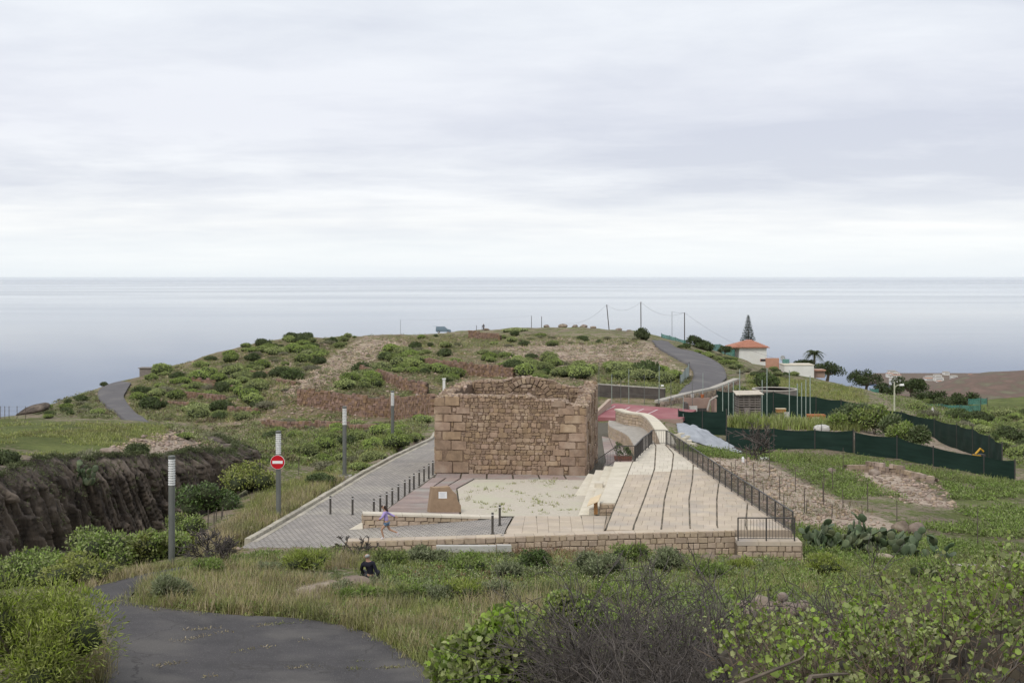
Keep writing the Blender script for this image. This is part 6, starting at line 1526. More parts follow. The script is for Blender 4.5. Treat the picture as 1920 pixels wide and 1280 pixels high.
    def chair(r, p):
        mb = MB(); mb.box((p.x, p.y, p.z + .45), (.5, .5, .05)); part('seat', mb, M['white_sheet'], r); part('backrest', MB().box((p.x, p.y + .24, p.z + .75), (.5, .06, .6), 0, .9), M['white_sheet'], r)
        for sx in (-.2, .2):
            for sy in (-.2, .2): part('leg', MB().box((p.x + sx, p.y + sy, p.z + .22), (.05, .05, .44)), M['white_sheet'], r)
    thing('plastic_chair', 'white plastic chair among the garden rubbish', 'chair', 1476, 786, 122, chair)
    # low block hut ruin
    p = at(1313, 770, 121); p.z = float(hg(p.x, p.y)); root = empty('block_hut', p, 'small roofless block hut behind the short green fence', 'hut')
    part('back_wall', MB().box((p.x - .2, p.y + 1, p.z + .9), (2.5, .2, 2.3)), M['pinkwall'], root); part('left_wall', MB().box((p.x - 1.35, p.y, p.z + .7), (.2, 1.9, 2.0)), M['dark_wall'], root)
    part('right_wall', MB().box((p.x + 1.25, p.y - .2, p.z + .9), (.2, 2.2, 2.5)), M['pinkwall'], root); part('white_panel', MB().box((p.x - .75, p.y - .6, p.z + .75), (.75, .1, 1.4)), M['white_sheet'], root)
    part('sloping_coping', MB().tube([(p.x + .5, p.y - 1.2, p.z + 1.1), (p.x + .75, p.y - 1.1, p.z + 2.0), (p.x + 1.5, p.y - .8, p.z + 2.4)], .1, 6), M['concrete'], root)
    part('opening_shade', MB().box((p.x + .1, p.y - .3, p.z + .6), (.9, .1, 1.2)), M['iron'], root)  # solid dark box painted for the shade in the wall opening
    for k, (dx, m_) in enumerate(((-.6, 'white_sheet'), (.35, 'rust'))):
        o = part('bucket', MB().lathe([(.13, 0), (.18, .32), (.16, .32)], 10), M[m_], world=False, loc=(p.x + dx, p.y + 1, p.z + 2.06)); tag(o, ['white bucket on top of the block hut wall', 'orange bucket on top of the block hut wall'][k], 'bucket')
    # crumpled tarpaulin over a heap
    q = hits([1276, 1300, 1340, 1375, 1392, 1360, 1310, 1280], [818, 812, 812, 824, 842, 843, 842, 832], None, 70)[0]
    c = q.mean(0); n = 40; V = []
    for j in range(n + 1):
        for i in range(n + 1):
            a, b_ = i / n * 2 - 1, j / n * 2 - 1; x = c[0] + a * 2.75 + .35 * b_; y = c[1] + b_ * 3.6
            rr = max(abs(a), abs(b_)); hgt = max(0, 1 - rr ** 2.2) * .75
            cr = abs(float(fbm(x * 1.1 + 3, y * .8, 4))) * .9
            V.append((x + .2 * float(fbm(y * .8, x, 2)), y, float(hg(x, y)) + .05 + hgt + cr * (.3 + hgt)))
    idx = np.arange((n + 1) ** 2).reshape(n + 1, n + 1); F = np.stack([idx[:-1, :-1], idx[:-1, 1:], idx[1:, 1:], idx[1:, :-1]], -1).reshape(-1, 4)
    o = link('tarpaulin', np_mesh('tarpaulin', V, F, M['tarp'])); md = o.modifiers.new('thick', 'SOLIDIFY'); md.thickness = .02
    tag(o, 'crumpled blue-grey tarpaulin spread over a heap by the railing', 'tarpaulin')
    for k, (x, y, s) in enumerate([(1270, 822, .55), (1277, 819, .5), (1284, 828, .6), (1292, 833, .55), (1288, 824, .45), (1299, 839, .5)]):
        g = hit(x, y, None, 70); o = part('stone_offcut', MB().box((0, 0, .17), (s, .4, .34), .5 * k, .93), M['tread'], world=False, loc=g); tag(o, 'pale cut stone, %s from the left in the heap by the tarpaulin' % ordinal(k), 'stone block', 'stone offcuts by the tarpaulin')
    g = hit(1433, 861, None, 60); o = part('foam_sheet', MB().box((0, 0, .1), (.75, .5, .12), .2), M['sign_white'], world=False, loc=g); tag(o, 'white sheet lying at the vineyard edge below the fence', 'sheet')
    g = hit(1393, 868, None, 60); o = part('white_container', MB().lathe([(.1, 0), (.1, .38), (.05, .42), (.05, .47)], 10), M['sign_white'], world=False, loc=g); tag(o, 'upright white canister on the bare vineyard soil', 'canister')
    p = at(1836, 848, 104); p.z = float(hg(p.x, p.y)); root = empty('mini_digger', p, 'yellow and black machine parked in the lower garden corner', 'machine')
    part('body', MB().box((p.x, p.y, p.z + .55), (1.0, .8, .5), .2, .8), M['iron'], root); part('boom', MB().tube([(p.x - .3, p.y, p.z + .8), (p.x + .1, p.y, p.z + 1.25), (p.x + .35, p.y, p.z + 1.0)], .09, 6), M['yellow'], root)
    part('hood', MB().box((p.x - .25, p.y - .1, p.z + .6), (.5, .7, .35), .2, .8), M['yellow'], root)
    for s in (-.3, .3): part('track', MB().box((p.x + s, p.y - .1, p.z + .18), (.25, 1.0, .36), .2, .9), M['iron'], root)
    p = at(1749, 782, 150); p.z = float(hg(p.x, p.y)); o = part('white_sack', MB().add([(-.45, -.3, 0), (.5, -.3, 0), (.5, .3, 0), (-.45, .3, 0), (-.02, 0, 1.15), (.25, -.1, .5)], [(3, 2, 1, 0), (0, 1, 5), (0, 5, 4), (1, 2, 5), (2, 4, 5), (2, 3, 4), (3, 0, 4)]), M['white_sheet'], world=False, loc=p); tag(o, 'crumpled white sack on the slope behind the far fence', 'sack')
M['yellow'] = mat('yellow_paint', (.62, .36, .03), (.55, .30, .03), rough=.4, scale=3)
allotment()
M['vinestake'] = mat('vine_stake', (.12, .10, .085), (.085, .07, .06), scale=4)
def stakes():
    S1 = [(450, 680, 760), (610, 440, 620), (630, 700, 830), (770, 540, 745), (835, 700, 950), (975, 540, 850), (1065, 820, 1040), (1210, 740, 970), (1285, 940, 1060), (1455, 880, 1056), (1545, 750, 970), (1635, 570, 790)]
    L = [(1240 + x / 4.8, 720 + a / 4.8, 720 + b / 4.8) for x, a, b in S1] + [(1480 + x / 4.266, 860 + a / 4.266, 860 + b / 4.266) for x, a, b in [(120, 235, 430), (275, 190, 380), (430, 250, 410), (585, 370, 470), (628, 190, 425), (860, 330, 500), (1505, 390, 700)]]
    L += [(1432, 905, 940), (1470, 925, 960), (1512, 935, 962), (1560, 945, 972), (1400, 880, 910), (1350, 852, 880), (1378, 862, 892), (1545, 880, 905)]
    for i, (x, y0, y1) in enumerate(sorted(L)):
        p = hit(x, y1, None, 50); h = (y1 - y0) / (FPX / p.y)
        a = random.uniform(-.02, .02); o = part('vine_stake', MB().tube([(0, 0, -.15), (a, .0, h * .5), (a * 2.2, .02, h)], [.028, .024, .02], 5), M['vinestake'], world=False, loc=p)
        tag(o, 'thin dark vine stake, %s from the left right of the terrace railing' % ordinal(i), 'stake', 'vine stakes in the vineyard')
stakes()
def verge_stakes():
    for i, (x, y0, y1) in enumerate(sorted([(390, 955, 988), (401, 960, 986), (405, 955, 978), (415, 958, 974), (471, 870, 905), (452, 880, 910), (560, 858, 890), (417, 950, 968)])):
        p = hit(x, y1, None, 50); h = (y1 - y0) / (FPX / p.y); o = part('fence_stake', MB().tube([(0, 0, -.2), (.02, 0, h)], .025, 5), M['vinestake'], world=False, loc=p); tag(o, 'thin old fence stake, %s from the left up the verge above the ravine' % ordinal(i), 'stake', 'old fence stakes on the ravine verge')
verge_stakes()
def plateau_fence():
    root = empty('wire_fence', gpt(20, 97), 'old wire fence on the far edge of the plateau at left', 'fence'); P = []
    for x in (-30, -10, 1, 9, 17, 32, 48):
        p = at(x, 787, 97); part('post', MB().tube([p - Vector((0, 0, .3)), p + Vector((0, 0, 1.05))], .022, 5), M['vinestake'], root); P.append(p)
    for k in (.35, .7, 1.0):
        part('wire', MB().tube([p + Vector((0, 0, k)) for p in P], .006, 3), M['steel'], root)
plateau_fence()
# ------------------------------------------------------------------ headland crest: house, trees, poles, van, far shore
M['white_wall'] = mat('white_render', (.74, .735, .70), (.66, .65, .62), scale=.6, c3=(.68, .66, .61), s3=.2)
M['roof'] = mat('clay_tile', (.45, .20, .11), (.34, .145, .08), scale=1.5, isl=.2)
M['salmon'] = mat('salmon_render', (.48, .27, .19), (.42, .23, .16), scale=1)
M['glass'] = mat('dark_glass', (.03, .04, .05), (.02, .03, .04), rough=.12, spec=.6)
M['crown'] = leafmat('dark_tree_leaf', (.075, .10, .035), (.045, .065, .024), scale=.4, isl=.4, trans=.1)
M['conifer'] = leafmat('conifer_leaf', (.05, .075, .04), (.032, .05, .028), scale=.5, isl=.3, trans=.08)
M['palm'] = leafmat('palm_leaf', (.10, .125, .05), (.065, .085, .035), scale=.5, isl=.3, trans=.15)
def house():
    d = 330; b = at(1411, 679, d); k = d / FPX; z0 = b.z - 2.5; ze = CZ - (651 - HOR) * k
    root = empty('white_house', b, 'white house with a hipped clay-tile roof on the headland', 'house')
    x0, x1 = (1386 - 960) * k, (1437.5 - 960) * k; y0, y1 = d, d + 8
    part('wall', MB().box(((x0 + x1) / 2, (y0 + y1) / 2, (z0 + ze) / 2), (x1 - x0, y1 - y0, ze - z0)), M['white_wall'], root)
    part('side_wing', MB().box((x0 - .9, d + 5.4, (z0 + ze) / 2 - .1), (1.75, 5, ze - z0 - .2)), M['white_wall'], root)
    ax0, ax1, ay0, ay1 = x0 - 2.3, x1 + .75, y0 - .7, y1 + .7; apx, apz = (1409 - 960) * k, CZ - (638.5 - HOR) * k; ym = (ay0 + ay1) / 2
    roof = part('roof', MB().add([(ax0, ay0, ze), (ax1, ay0, ze), (ax1, ay1, ze), (ax0, ay1, ze), (apx - .6, ym, apz), (apx + .6, ym, apz)], [(3, 2, 1, 0), (0, 1, 5, 4), (1, 2, 5), (2, 3, 4, 5), (3, 0, 4)]), M['roof'], root)
    # rows of half-round tiles on the two visible slopes
    n = 22
    for i in range(n):
        u = (i + .5) / n; xa = ax0 + (ax1 - ax0) * u
        tx = min(max(xa, apx - .6), apx + .6); f = 1.0
        if xa < apx - .6: f = (xa - ax0) / (apx - .6 - ax0)
        elif xa > apx + .6: f = (ax1 - xa) / (ax1 - apx - .6)
        if f < .06: continue
        p0 = Vector((xa, ay0 - .05, ze + .05)); p1 = Vector((xa, ay0 + (ym - ay0) * f, ze + (apz - ze) * f + .06)); part('tile_row', MB().tube([p0, p1], .13, 6), M['roof'], roof)
    part('eaves', MB().box(((ax0 + ax1) / 2, ym, ze - .07), (ax1 - ax0 - .1, ay1 - ay0 - .1, .13)), M['salmon'], root)
    wx, wz = (1431 - 960) * k, CZ - (675 - HOR) * k
    w = part('window', MB().box((wx, y0 - .03, wz), (1.6, .1, .65)), M['salmon'], root); part('pane', MB().box((wx, y0 - .09, wz), (1.35, .04, .45)), M['glass'], w)
    w = part('window', MB().box((x0 - .8, d + 2.86, ze - .9), (.7, .1, .6)), M['salmon'], root); part('pane', MB().box((x0 - .8, d + 2.8, ze - .9), (.5, .04, .45)), M['glass'], w)
    d2 = 268; k2 = d2 / FPX; X = lambda px: (px - 960) * k2; Z = lambda py: CZ - (py - HOR) * k2
    r2 = empty('house_annex', at(1480, 700, d2), 'low pale annex with salmon parapet beside the white house', 'building')
    part('salmon_parapet', MB().box(((X(1441) + X(1466)) / 2, d2 + 3, Z(690)), (X(1466) - X(1441), .4, Z(672.5) - Z(707))), M['salmon'], r2)
    part('white_wall', MB().box(((X(1466) + X(1521)) / 2, d2, Z(698)), (X(1521) - X(1466), 5, Z(683) - Z(713))), M['white_wall'], r2)
    part('wall_coping', MB().box(((X(1466) + X(1521)) / 2, d2, Z(682.6)), (X(1521) - X(1466) + .2, 5.2, .15)), M['pave_white'], r2)
    part('lean_to', MB().box(((X(1521) + X(1545)) / 2, d2 + .8, Z(700)), (X(1545) - X(1521), 3, Z(694.5) - Z(710))), M['pinkwall'], r2)
    part('lean_to_roof', MB().box(((X(1521) + X(1545)) / 2, d2 + .6, Z(693.5)), (X(1545) - X(1521) + .3, 3.6, .22)), M['salmon'], r2)
    part('terrace_rail', MB().box(((X(1470) + X(1483)) / 2, d2 + 1.5, Z(678)), (X(1483) - X(1470), .05, .9)), M['shade_teal'], r2)
    p = at(1467.5, 672, d2 + 2.5); ds = empty('satellite_dish', p, 'grey satellite dish on the annex roof', 'satellite dish')
    prof = [(.02, -.14), (.2, -.12), (.4, -.05), (.56, .04), (.58, .05), (.4, -.02), (.2, -.08), (.01, -.1)]
    me = MB().lathe(prof, 20).mesh('dish', M['grey_dish'], True); link('dish', me, ds, (0, 0, .1), (math.radians(75), 0, .3)); part('mast', MB().tube([(0, .1, -1.6), (0, .1, 0)], .05, 6), M['steel'], ds, world=False); part('feed_arm', MB().tube([(0, -.1, -.3), (-.1, -.6, 0)], .025, 5), M['steel'], ds, world=False)
M['grey_dish'] = mat('grey_dish', (.38, .38, .37), (.33, .33, .32), rough=.5)
house()
def conifer(px, py, h, d, label):
    p = at(px, py, d); root = empty('norfolk_pine', p, label, 'tree'); part('trunk', MB().tube([(0, 0, -1), (0, 0, h * .97)], [.22, .03], 7), M['bark'], root, world=False)
    rng = np.random.default_rng(4); parts = []; z = .5
    while z < h:
        f = 1 - z / h; R = 2.45 * f ** .85 + .05; nb = 9
        for k in range(nb):
            a = k * 2 * math.pi / nb + z * 1.7 + rng.uniform(-.2, .2); Rk = R * rng.uniform(.8, 1.12); n = int(18 + 26 * f)
            t = rng.random(n) ** .7; w = .33 * (1 - t * .6)
            o = rng.normal(size=(n, 3)) * w[:, None] * [.45, .45, .22]; P = np.stack([np.cos(a) * t * Rk, np.sin(a) * t * Rk, z + .10 * t * Rk - .25 * np.sin(t * 3) * f], 1) + o
            T = np.stack([np.cos(a) + o[:, 0], np.sin(a) + o[:, 1], np.full(n, .45)], 1) + rng.normal(size=(n, 3)) * .4
            parts.append(leaf_arrays(P, T, rng.normal(size=(n, 3)), .2 + .32 * f, .06 + .12 * f, 'q'))
        z += .62 - .3 * (z / h)
    v, f = cat(parts); link('crown', np_mesh('crown', v, f, M['conifer']), root)
conifer(1403, 662, 10.2, 345, 'tall dark layered conifer behind the white house roof')
def tree(px, py, wpx, hpx, d, label, seed, m='crown', n=2600, trunk=.35, name='leafy_tree', L=.42):
    p = at(px, py, d); k = d / FPX; w, h = wpx * k, hpx * k; rng = np.random.default_rng(seed); root = empty(name, p, label, 'tree'); lobes = []
    for i in range(13):
        a = rng.uniform(0, 6.28); r = w * .5 * math.sqrt(rng.random()) * .8; s = rng.uniform(.13, .22) * w; z = h * (trunk + (.95 - trunk) * rng.uniform(.1, .85) * (1 - .5 * (2 * r / w) ** 2)); lobes.append((r * math.cos(a), r * math.sin(a), z, s, s, s * .75))
    v, f = lobe_leaves(lobes, n, L, L * .5, rng, 'q', -.6, .7, .6, .5); link('crown', np_mesh('crown', v, f, M[m]), root)
    mb = MB(); mb.tube([(0, 0, -1.5), (.05 * w, 0, h * trunk), (0, 0, h * .6)], [.05 * w, .035 * w, .015 * w], 7)
    for lb in lobes[:8]: mb.tube([(.04 * w, 0, h * trunk * .9), (lb[0] * .6, lb[1] * .6, lb[2] * .8), (lb[0], lb[1], lb[2])], [.025 * w, .015 * w, .006 * w], 5)
    part('trunk', mb, M['bark'], root, world=False); return root
tree(1550, 706, 70, 26, 292, 'dark tree crown right of the palm behind the annex', 1, trunk=.15)
tree(1508, 688, 36, 14, 296, 'low dark tree crown left of the palm', 6, trunk=.1, n=1200)
tree(1622, 736, 66, 44, 262, 'open dark tree in front of the coast town', 2)
tree(1706, 748, 66, 42, 255, 'wide dark tree right of the street lamp', 3, n=3200)
tree(1665, 744, 50, 24, 250, 'low dark tree between the two wide trees', 4, n=1500)
tree(1745, 752, 60, 22, 225, 'low olive tree at the end of the dark trees', 5, n=1600, trunk=.1)
tree(1805, 762, 60, 26, 215, 'bushy green tree behind the teal netting', 7, n=1800, trunk=.1)
tree(1303, 648, 36, 26, 318, 'olive green tree by the last pole', 8, n=1400, trunk=.1)
tree(1358, 662, 26, 14, 322, 'small dark tree left of the white house', 9, n=700, trunk=.1)
def palm(px, py, d, label):
    p = at(px, py, d); root = empty('palm_tree', p, label, 'tree'); rng = np.random.default_rng(8); h = 4.2
    part('trunk', MB().tube([(0, 0, -2), (0, 0, h)], [.3, .24], 8), M['bark'], root, world=False); parts = []
    for k in range(34):
        a = rng.uniform(0, 6.28); e = rng.uniform(-.2, 1.3); R = rng.uniform(2.0, 2.9); n = 60; t = np.linspace(.08, 1, n)
        r = R * t * math.cos(e * .6); z = h + R * (math.sin(e) * t - 1.05 * t * t * (.6 + .3 * math.cos(e)))
        P = np.stack([np.cos(a) * r, np.sin(a) * r, z], 1); sd = np.array([-math.sin(a), math.cos(a), 0]); sg = np.where(np.arange(n) % 2, 1, -1)[:, None]
        T = sd * sg * .9 + np.array([math.cos(a), math.sin(a), 0]) * .5 + [0, 0, -.45]; parts.append(leaf_arrays(P, T, rng.normal(size=(n, 3)) * .3 + [0, 0, 1], .6 * (1 - .45 * t), .09, 'q'))
    v, f = cat(parts); link('fronds', np_mesh('fronds', v, f, M['palm']), root)
palm(1527, 696, 296, 'palm tree with drooping fronds behind the annex')
def papaya():
    for i, (px, py, w, h, d) in enumerate([(1600, 812, 62, 40, 121), (1640, 820, 70, 46, 118), (1672, 822, 60, 44, 116), (1700, 826, 64, 40, 113), (1724, 832, 46, 36, 112), (1630, 800, 60, 34, 127), (1590, 800, 50, 26, 126), (1570, 806, 40, 22, 119)]):
        p = at(px, py, d); p.z = float(hg(p.x, p.y)); k = d / FPX; r = leafy_bush('garden_tree', ['leafy garden tree nearest the covered bale', 'broad garden tree in the middle of the allotment', 'garden tree with bare trunk behind the near fence', 'garden tree right of the middle one', 'small garden tree at the right end of the row', 'garden tree at the back by the far fence', 'low back garden tree near the orange trough', 'low green plant clump beside the covered bale'][i], p, w * k, h * k + .6, 1700, .34, .12, M['fig'] if i % 2 else M['papaya'], 60 + i, cat_='tree', depth=.5, kcore=.5, group=None, stand=.8)
M['papaya'] = leafmat('garden_leaf', (.16, .20, .085), (.10, .135, .055), scale=.8, isl=.4, trans=.2)
papaya()
M['pole'] = mat('timber_pole', (.10, .085, .075), (.07, .06, .053), scale=3)
def poles():
    tops = {}
    for nm, (x0, y0), (x1, y1), r, lab in [('a', (1143, 622), (1137.5, 571), .14, 'leaning timber pole left of the tall one'), ('b', (1202, 640), (1201.5, 566), .15, 'tallest timber utility pole rising behind the dark bush'), ('c', (1283.5, 650), (1283.5, 586), .14, 'timber utility pole above the olive tree'),
            ('d', (1260, 650), (1260, 584), .06, 'thin grey pole inside the teal netting'), ('e', (996.5, 622), (996.5, 592), .09, 'left of the two short poles on the crest'), ('f', (1015.5, 622), (1015.5, 593), .10, 'right of the two short poles on the crest'), ('g', (751, 640), (751, 599), .05, 'thin lone pole on the skyline left of the van')]:
        d = {'a': 348, 'b': 345, 'c': 322, 'd': 318, 'e': 352, 'f': 352, 'g': 350}[nm]
        b, t = at(x0, y0, d), at(x1, y1, d); root = empty('utility_pole', b, lab, 'pole', 'poles along the headland crest'); part('shaft', MB().tube([b - Vector((0, 0, 1)), t], [r, r * .8], 7), M['pole'] if nm not in 'dg' else M['steel'], root)
        if nm in 'abc': part('insulator', MB().tube([t + Vector((-.12, 0, -.5)), t + Vector((.2, 0, -.42))], .05, 5), M['steel'], root)
        tops[nm] = t
    def wire(a, b, sag, lab, r=.022):
        pts = [a + (b - a) * (k / 14) - Vector((0, 0, sag * 4 * (k / 14) * (1 - k / 14))) for k in range(15)]
        tag(part('overhead_wire', MB().tube(pts, r, 4), M['pole']), lab, 'wire')
    wire(at(1062, 606, 352), tops['a'], 1.6, 'overhead wire sagging left from the leaning pole'); wire(tops['a'], tops['b'], 1.9, 'overhead wire between the leaning and tallest poles'); wire(tops['b'], tops['c'], 1.9, 'overhead wire from the tallest pole to the right')
    wire(tops['d'], tops['c'], .2, 'short wire between thin grey pole and timber pole'); e = at(1393, 651, 327); wire(tops['c'], e, .6, 'overhead wire from the timber pole down to the house'); wire(e, at(1600, 704, 290), .8, 'overhead wire crossing the house front down to the right')
    wire(tops['g'], tops['e'], .4, 'thin wire from the lone pole across the crest', .012)
poles()
def street_light():
    b = hit(1677, 770, None, 120); d = b.y; k = d / FPX; h = 54 * k; root = empty('street_light', b, 'pale street light with a curved arm behind the far fence', 'street light')
    part('pole', MB().tube([(0, 0, -.5), (0, 0, h * .5), (0, 0, h)], [.11, .1, .08], 8), M['lamp_cream'], root, world=False); part('arm', MB().tube([(0, 0, h * .74), (.12, 0, h * .84), (.45, 0, h * .9), (.75, 0, h * .905)], .05, 6), M['lamp_cream'], root, world=False)
    part('lamp_head', MB().add([(.6, -.12, h * .87), (1.15, -.14, h * .88), (1.15, .14, h * .88), (.6, .12, h * .87), (.65, -.07, h * .93), (1.1, -.08, h * .945), (1.1, .08, h * .945), (.65, .07, h * .93)], [(3, 2, 1, 0), (4, 5, 6, 7), (0, 1, 5, 4), (1, 2, 6, 5), (2, 3, 7, 6), (3, 0, 4, 7)]), M['white_lamp'], root, world=False)
M['lamp_cream'] = mat('cream_pole', (.50, .50, .38), (.42, .42, .33), scale=2)
street_light()
M['car'] = mat('blue_grey_paint', (.16, .22, .27), (.14, .195, .24), rough=.3, spec=.5, scale=1); M['tyre'] = mat('tyre', (.02, .02, .02), (.03, .03, .03)); M['chrome'] = mat('pale_trim', (.5, .5, .5), (.45, .45, .45), rough=.3)
def van():
    b = at(831.5, 624.5, 345); b.z = float(hg(b.x, b.y)) + .15; root = empty('parked_van', b, 'blue-grey van parked on the crest with its tailgate raised', 'van')
    prof = [(-2.0, .35), (-2.05, 1.0), (-1.95, 1.75), (.35, 1.78), (1.05, 1.1), (1.9, .9), (2.05, .6), (2.0, .3)]
    mb = MB(); n = len(prof)
    for y, s in ((-.85, 1), (.85, 1)): mb.v += [(x, y * (.86 if z > 1.2 else 1), z) for x, z in prof]
    mb.f += [tuple(range(n)), tuple(range(2 * n - 1, n - 1, -1))] + [(i, i + n, (i + 1) % n + n, (i + 1) % n) for i in range(n)]; part('body', mb, M['car'], root, world=False)
    for x0, x1 in ((-1.75, -.75), (-.65, .25)): part('side_window', MB().add([(x0, -.80, 1.12), (x1, -.80, 1.12), (x1, -.755, 1.62), (x0, -.755, 1.62), (x0, -.74, 1.12), (x1, -.74, 1.12), (x1, -.70, 1.62), (x0, -.7, 1.62)], [(0, 1, 2, 3), (0, 4, 5, 1), (3, 2, 6, 7)]), M['glass'], root, world=False)
    part('windscreen', MB().add([(.42, -.62, 1.72), (1.04, -.72, 1.14), (1.04, .72, 1.14), (.42, .62, 1.72)], [(0, 1, 2, 3)]), M['glass'], root, world=False)
    part('tailgate', MB().box((-2.45, 0, 1.82), (1.0, 1.4, .06), 0, 1, Matrix.Rotation(-.06, 4, 'Y')), M['car'], root, world=False); part('bumper', MB().box((2.0, 0, .42), (.18, 1.6, .22)), M['chrome'], root, world=False)
    for s in (-.6, .6): part('headlight', MB().box((1.93, s, .74), (.14, .3, .14)), M['chrome'], root, world=False)
    for x in (-1.25, 1.25):
        for s in (-.8, .8):
            w = link('wheel', MB().lathe([(.2, -.1), (.31, -.09), (.31, .09), (.2, .1)], 18).mesh('wheel', M['tyre']), root, (x, s, .31), (math.pi / 2, 0, 0)); link('hubcap', MB().lathe([(.17, -.11), (.17, .11)], 14).mesh('hubcap', M['chrome']), w)
van()
def water_tank():
    p = at(1453, 742, 150); root = empty('water_tank', p, 'round grey water tank behind the far green fence', 'tank'); R = 2.6
    part('wall', MB().lathe([(R, -1.2), (R, .75), (R - .2, .75), (R - .2, .5)], 36), M['drystone_grey'], root, world=False); part('rim', MB().lathe([(R + .06, .74), (R + .06, .86), (R - .25, .86), (R - .25, .74)], 36), M['concrete'], root, world=False); part('water', MB().lathe([(.01, .55), (R - .2, .56)], 36), M['sea'], root, world=False)
M['drystone_grey'] = mat('tank_stone', (.24, .21, .19), (.17, .15, .135), scale=3, bump=.03)
water_tank()
def crest_bits():
    p = at(276, 701, 214); o = part('low_shelter', MB().box((0, 0, .2), (2.0, 2, 1.6)).box((0, 0, 1.06), (2.4, 2.3, .12)), M['drystone_grey'], world=False, loc=p); tag(o, 'small grey flat-roofed shelter on the left skyline', 'shelter')
    p = at(829, 700, 140); o = part('white_marker', MB().box((0, 0, .2), (.2, .2, 1.4)).box((0, 0, .95), (.28, .28, .1)), M['white_wall'], world=False, loc=at(832.5, 733, 100)); tag(o, 'small white post top showing behind the ruin wall', 'post')
    r = empty('curved_wall', at(830, 633, 330), 'low curved grey wall below the parked van', 'wall'); mb = MB(); P = [at(800, 630, 338), at(815, 634, 328), at(832, 635, 325), at(850, 634, 327), at(866, 631, 334)]
    for a, b in zip(P, P[1:]): fr = Frame(a, b); mb.hexa([fr.p(0, a.z - 1, 0), fr.p(fr.len, b.z - 1, 0), fr.p(fr.len, b.z - 1, -.3), fr.p(0, a.z - 1, -.3), fr.p(0, a.z + .5, 0), fr.p(fr.len, b.z + .5, 0), fr.p(fr.len, b.z + .5, -.3), fr.p(0, a.z + .5, -.3)])
    part('wall', mb, M['drystone_grey'], r)
    p = at(60, 768, 165); o = link('rock_outcrop', BOULD[2].copy(), None, p, (.2, -.25, .4), sc=(2.4, 1.4, .6)); o.data.materials[0] = M['cliff']; tag(o, 'dark slanting rock outcrop on the left skyline', 'rock')
    # loose rubble and dry stalks along the crest
    for i, (x, y, w) in enumerate([(1055, 617, 26), (1078, 614, 20), (1095, 616, 24), (1112, 613, 18), (1025, 618, 18), (1160, 628, 22), (1180, 634, 18), (912, 620, 16)]):
        boulder(x, y + 4, w * .8, ['pale rubble heap on the crest right of the short poles', 'pale rock on the crest before the dry stalks', 'pale rock heap left of the leaning pole', 'pale rock at the foot of the leaning pole', 'pale rock beside the right short pole', 'rock on the crest right of the leaning pole', 'rock on the crest left of the dark bush', 'rock on the crest right of the van'][i], .5, d=343)
    for i, (x, y, s, v) in enumerate([(1010, 684, 60, 3), (1060, 688, 70, 1), (1100, 684, 64, 0), (1150, 690, 50, 4), (1130, 666, 80, 2), (1040, 664, 90, 5), (960, 668, 60, 1), (1200, 672, 60, 3), (1262, 684, 26, 2)]):
        p = hit(x, y, None, 120); k = FPX / p.y; o = link('rock_outcrop', BOULD[v], None, p - Vector((0, 0, s * .06 / k)), (0, .05, random.uniform(0, 6)), sc=(s / k * .5, s / k * .35, s / k * .12)); tag(o, ['pale rock ledge above the domed shrubs, leftmost front', 'long pale rock ledge in the middle front of the shelf', 'pale overhanging rock right of the middle ledge', 'brown rounded rock above the inner road bush', 'broad flat pale rock on the shelf', 'wide pale rock slab at the left of the shelf', 'pale rock at the left end of the shelf', 'pale rock beside the inner road edge', 'small pale stone at the inner road edge'][i], 'rock', 'pale rocks of the shelf'); o.data = o.data.copy(); o.data.materials[0] = M['pale_rock']
M['pale_rock'] = mat('pale_shelf_rock', (.47, .385, .31), (.30, .235, .185), scale=.8, bump=.15, bscale=2.5, c3=(.38, .27, .2), s3=.4)
crest_bits()
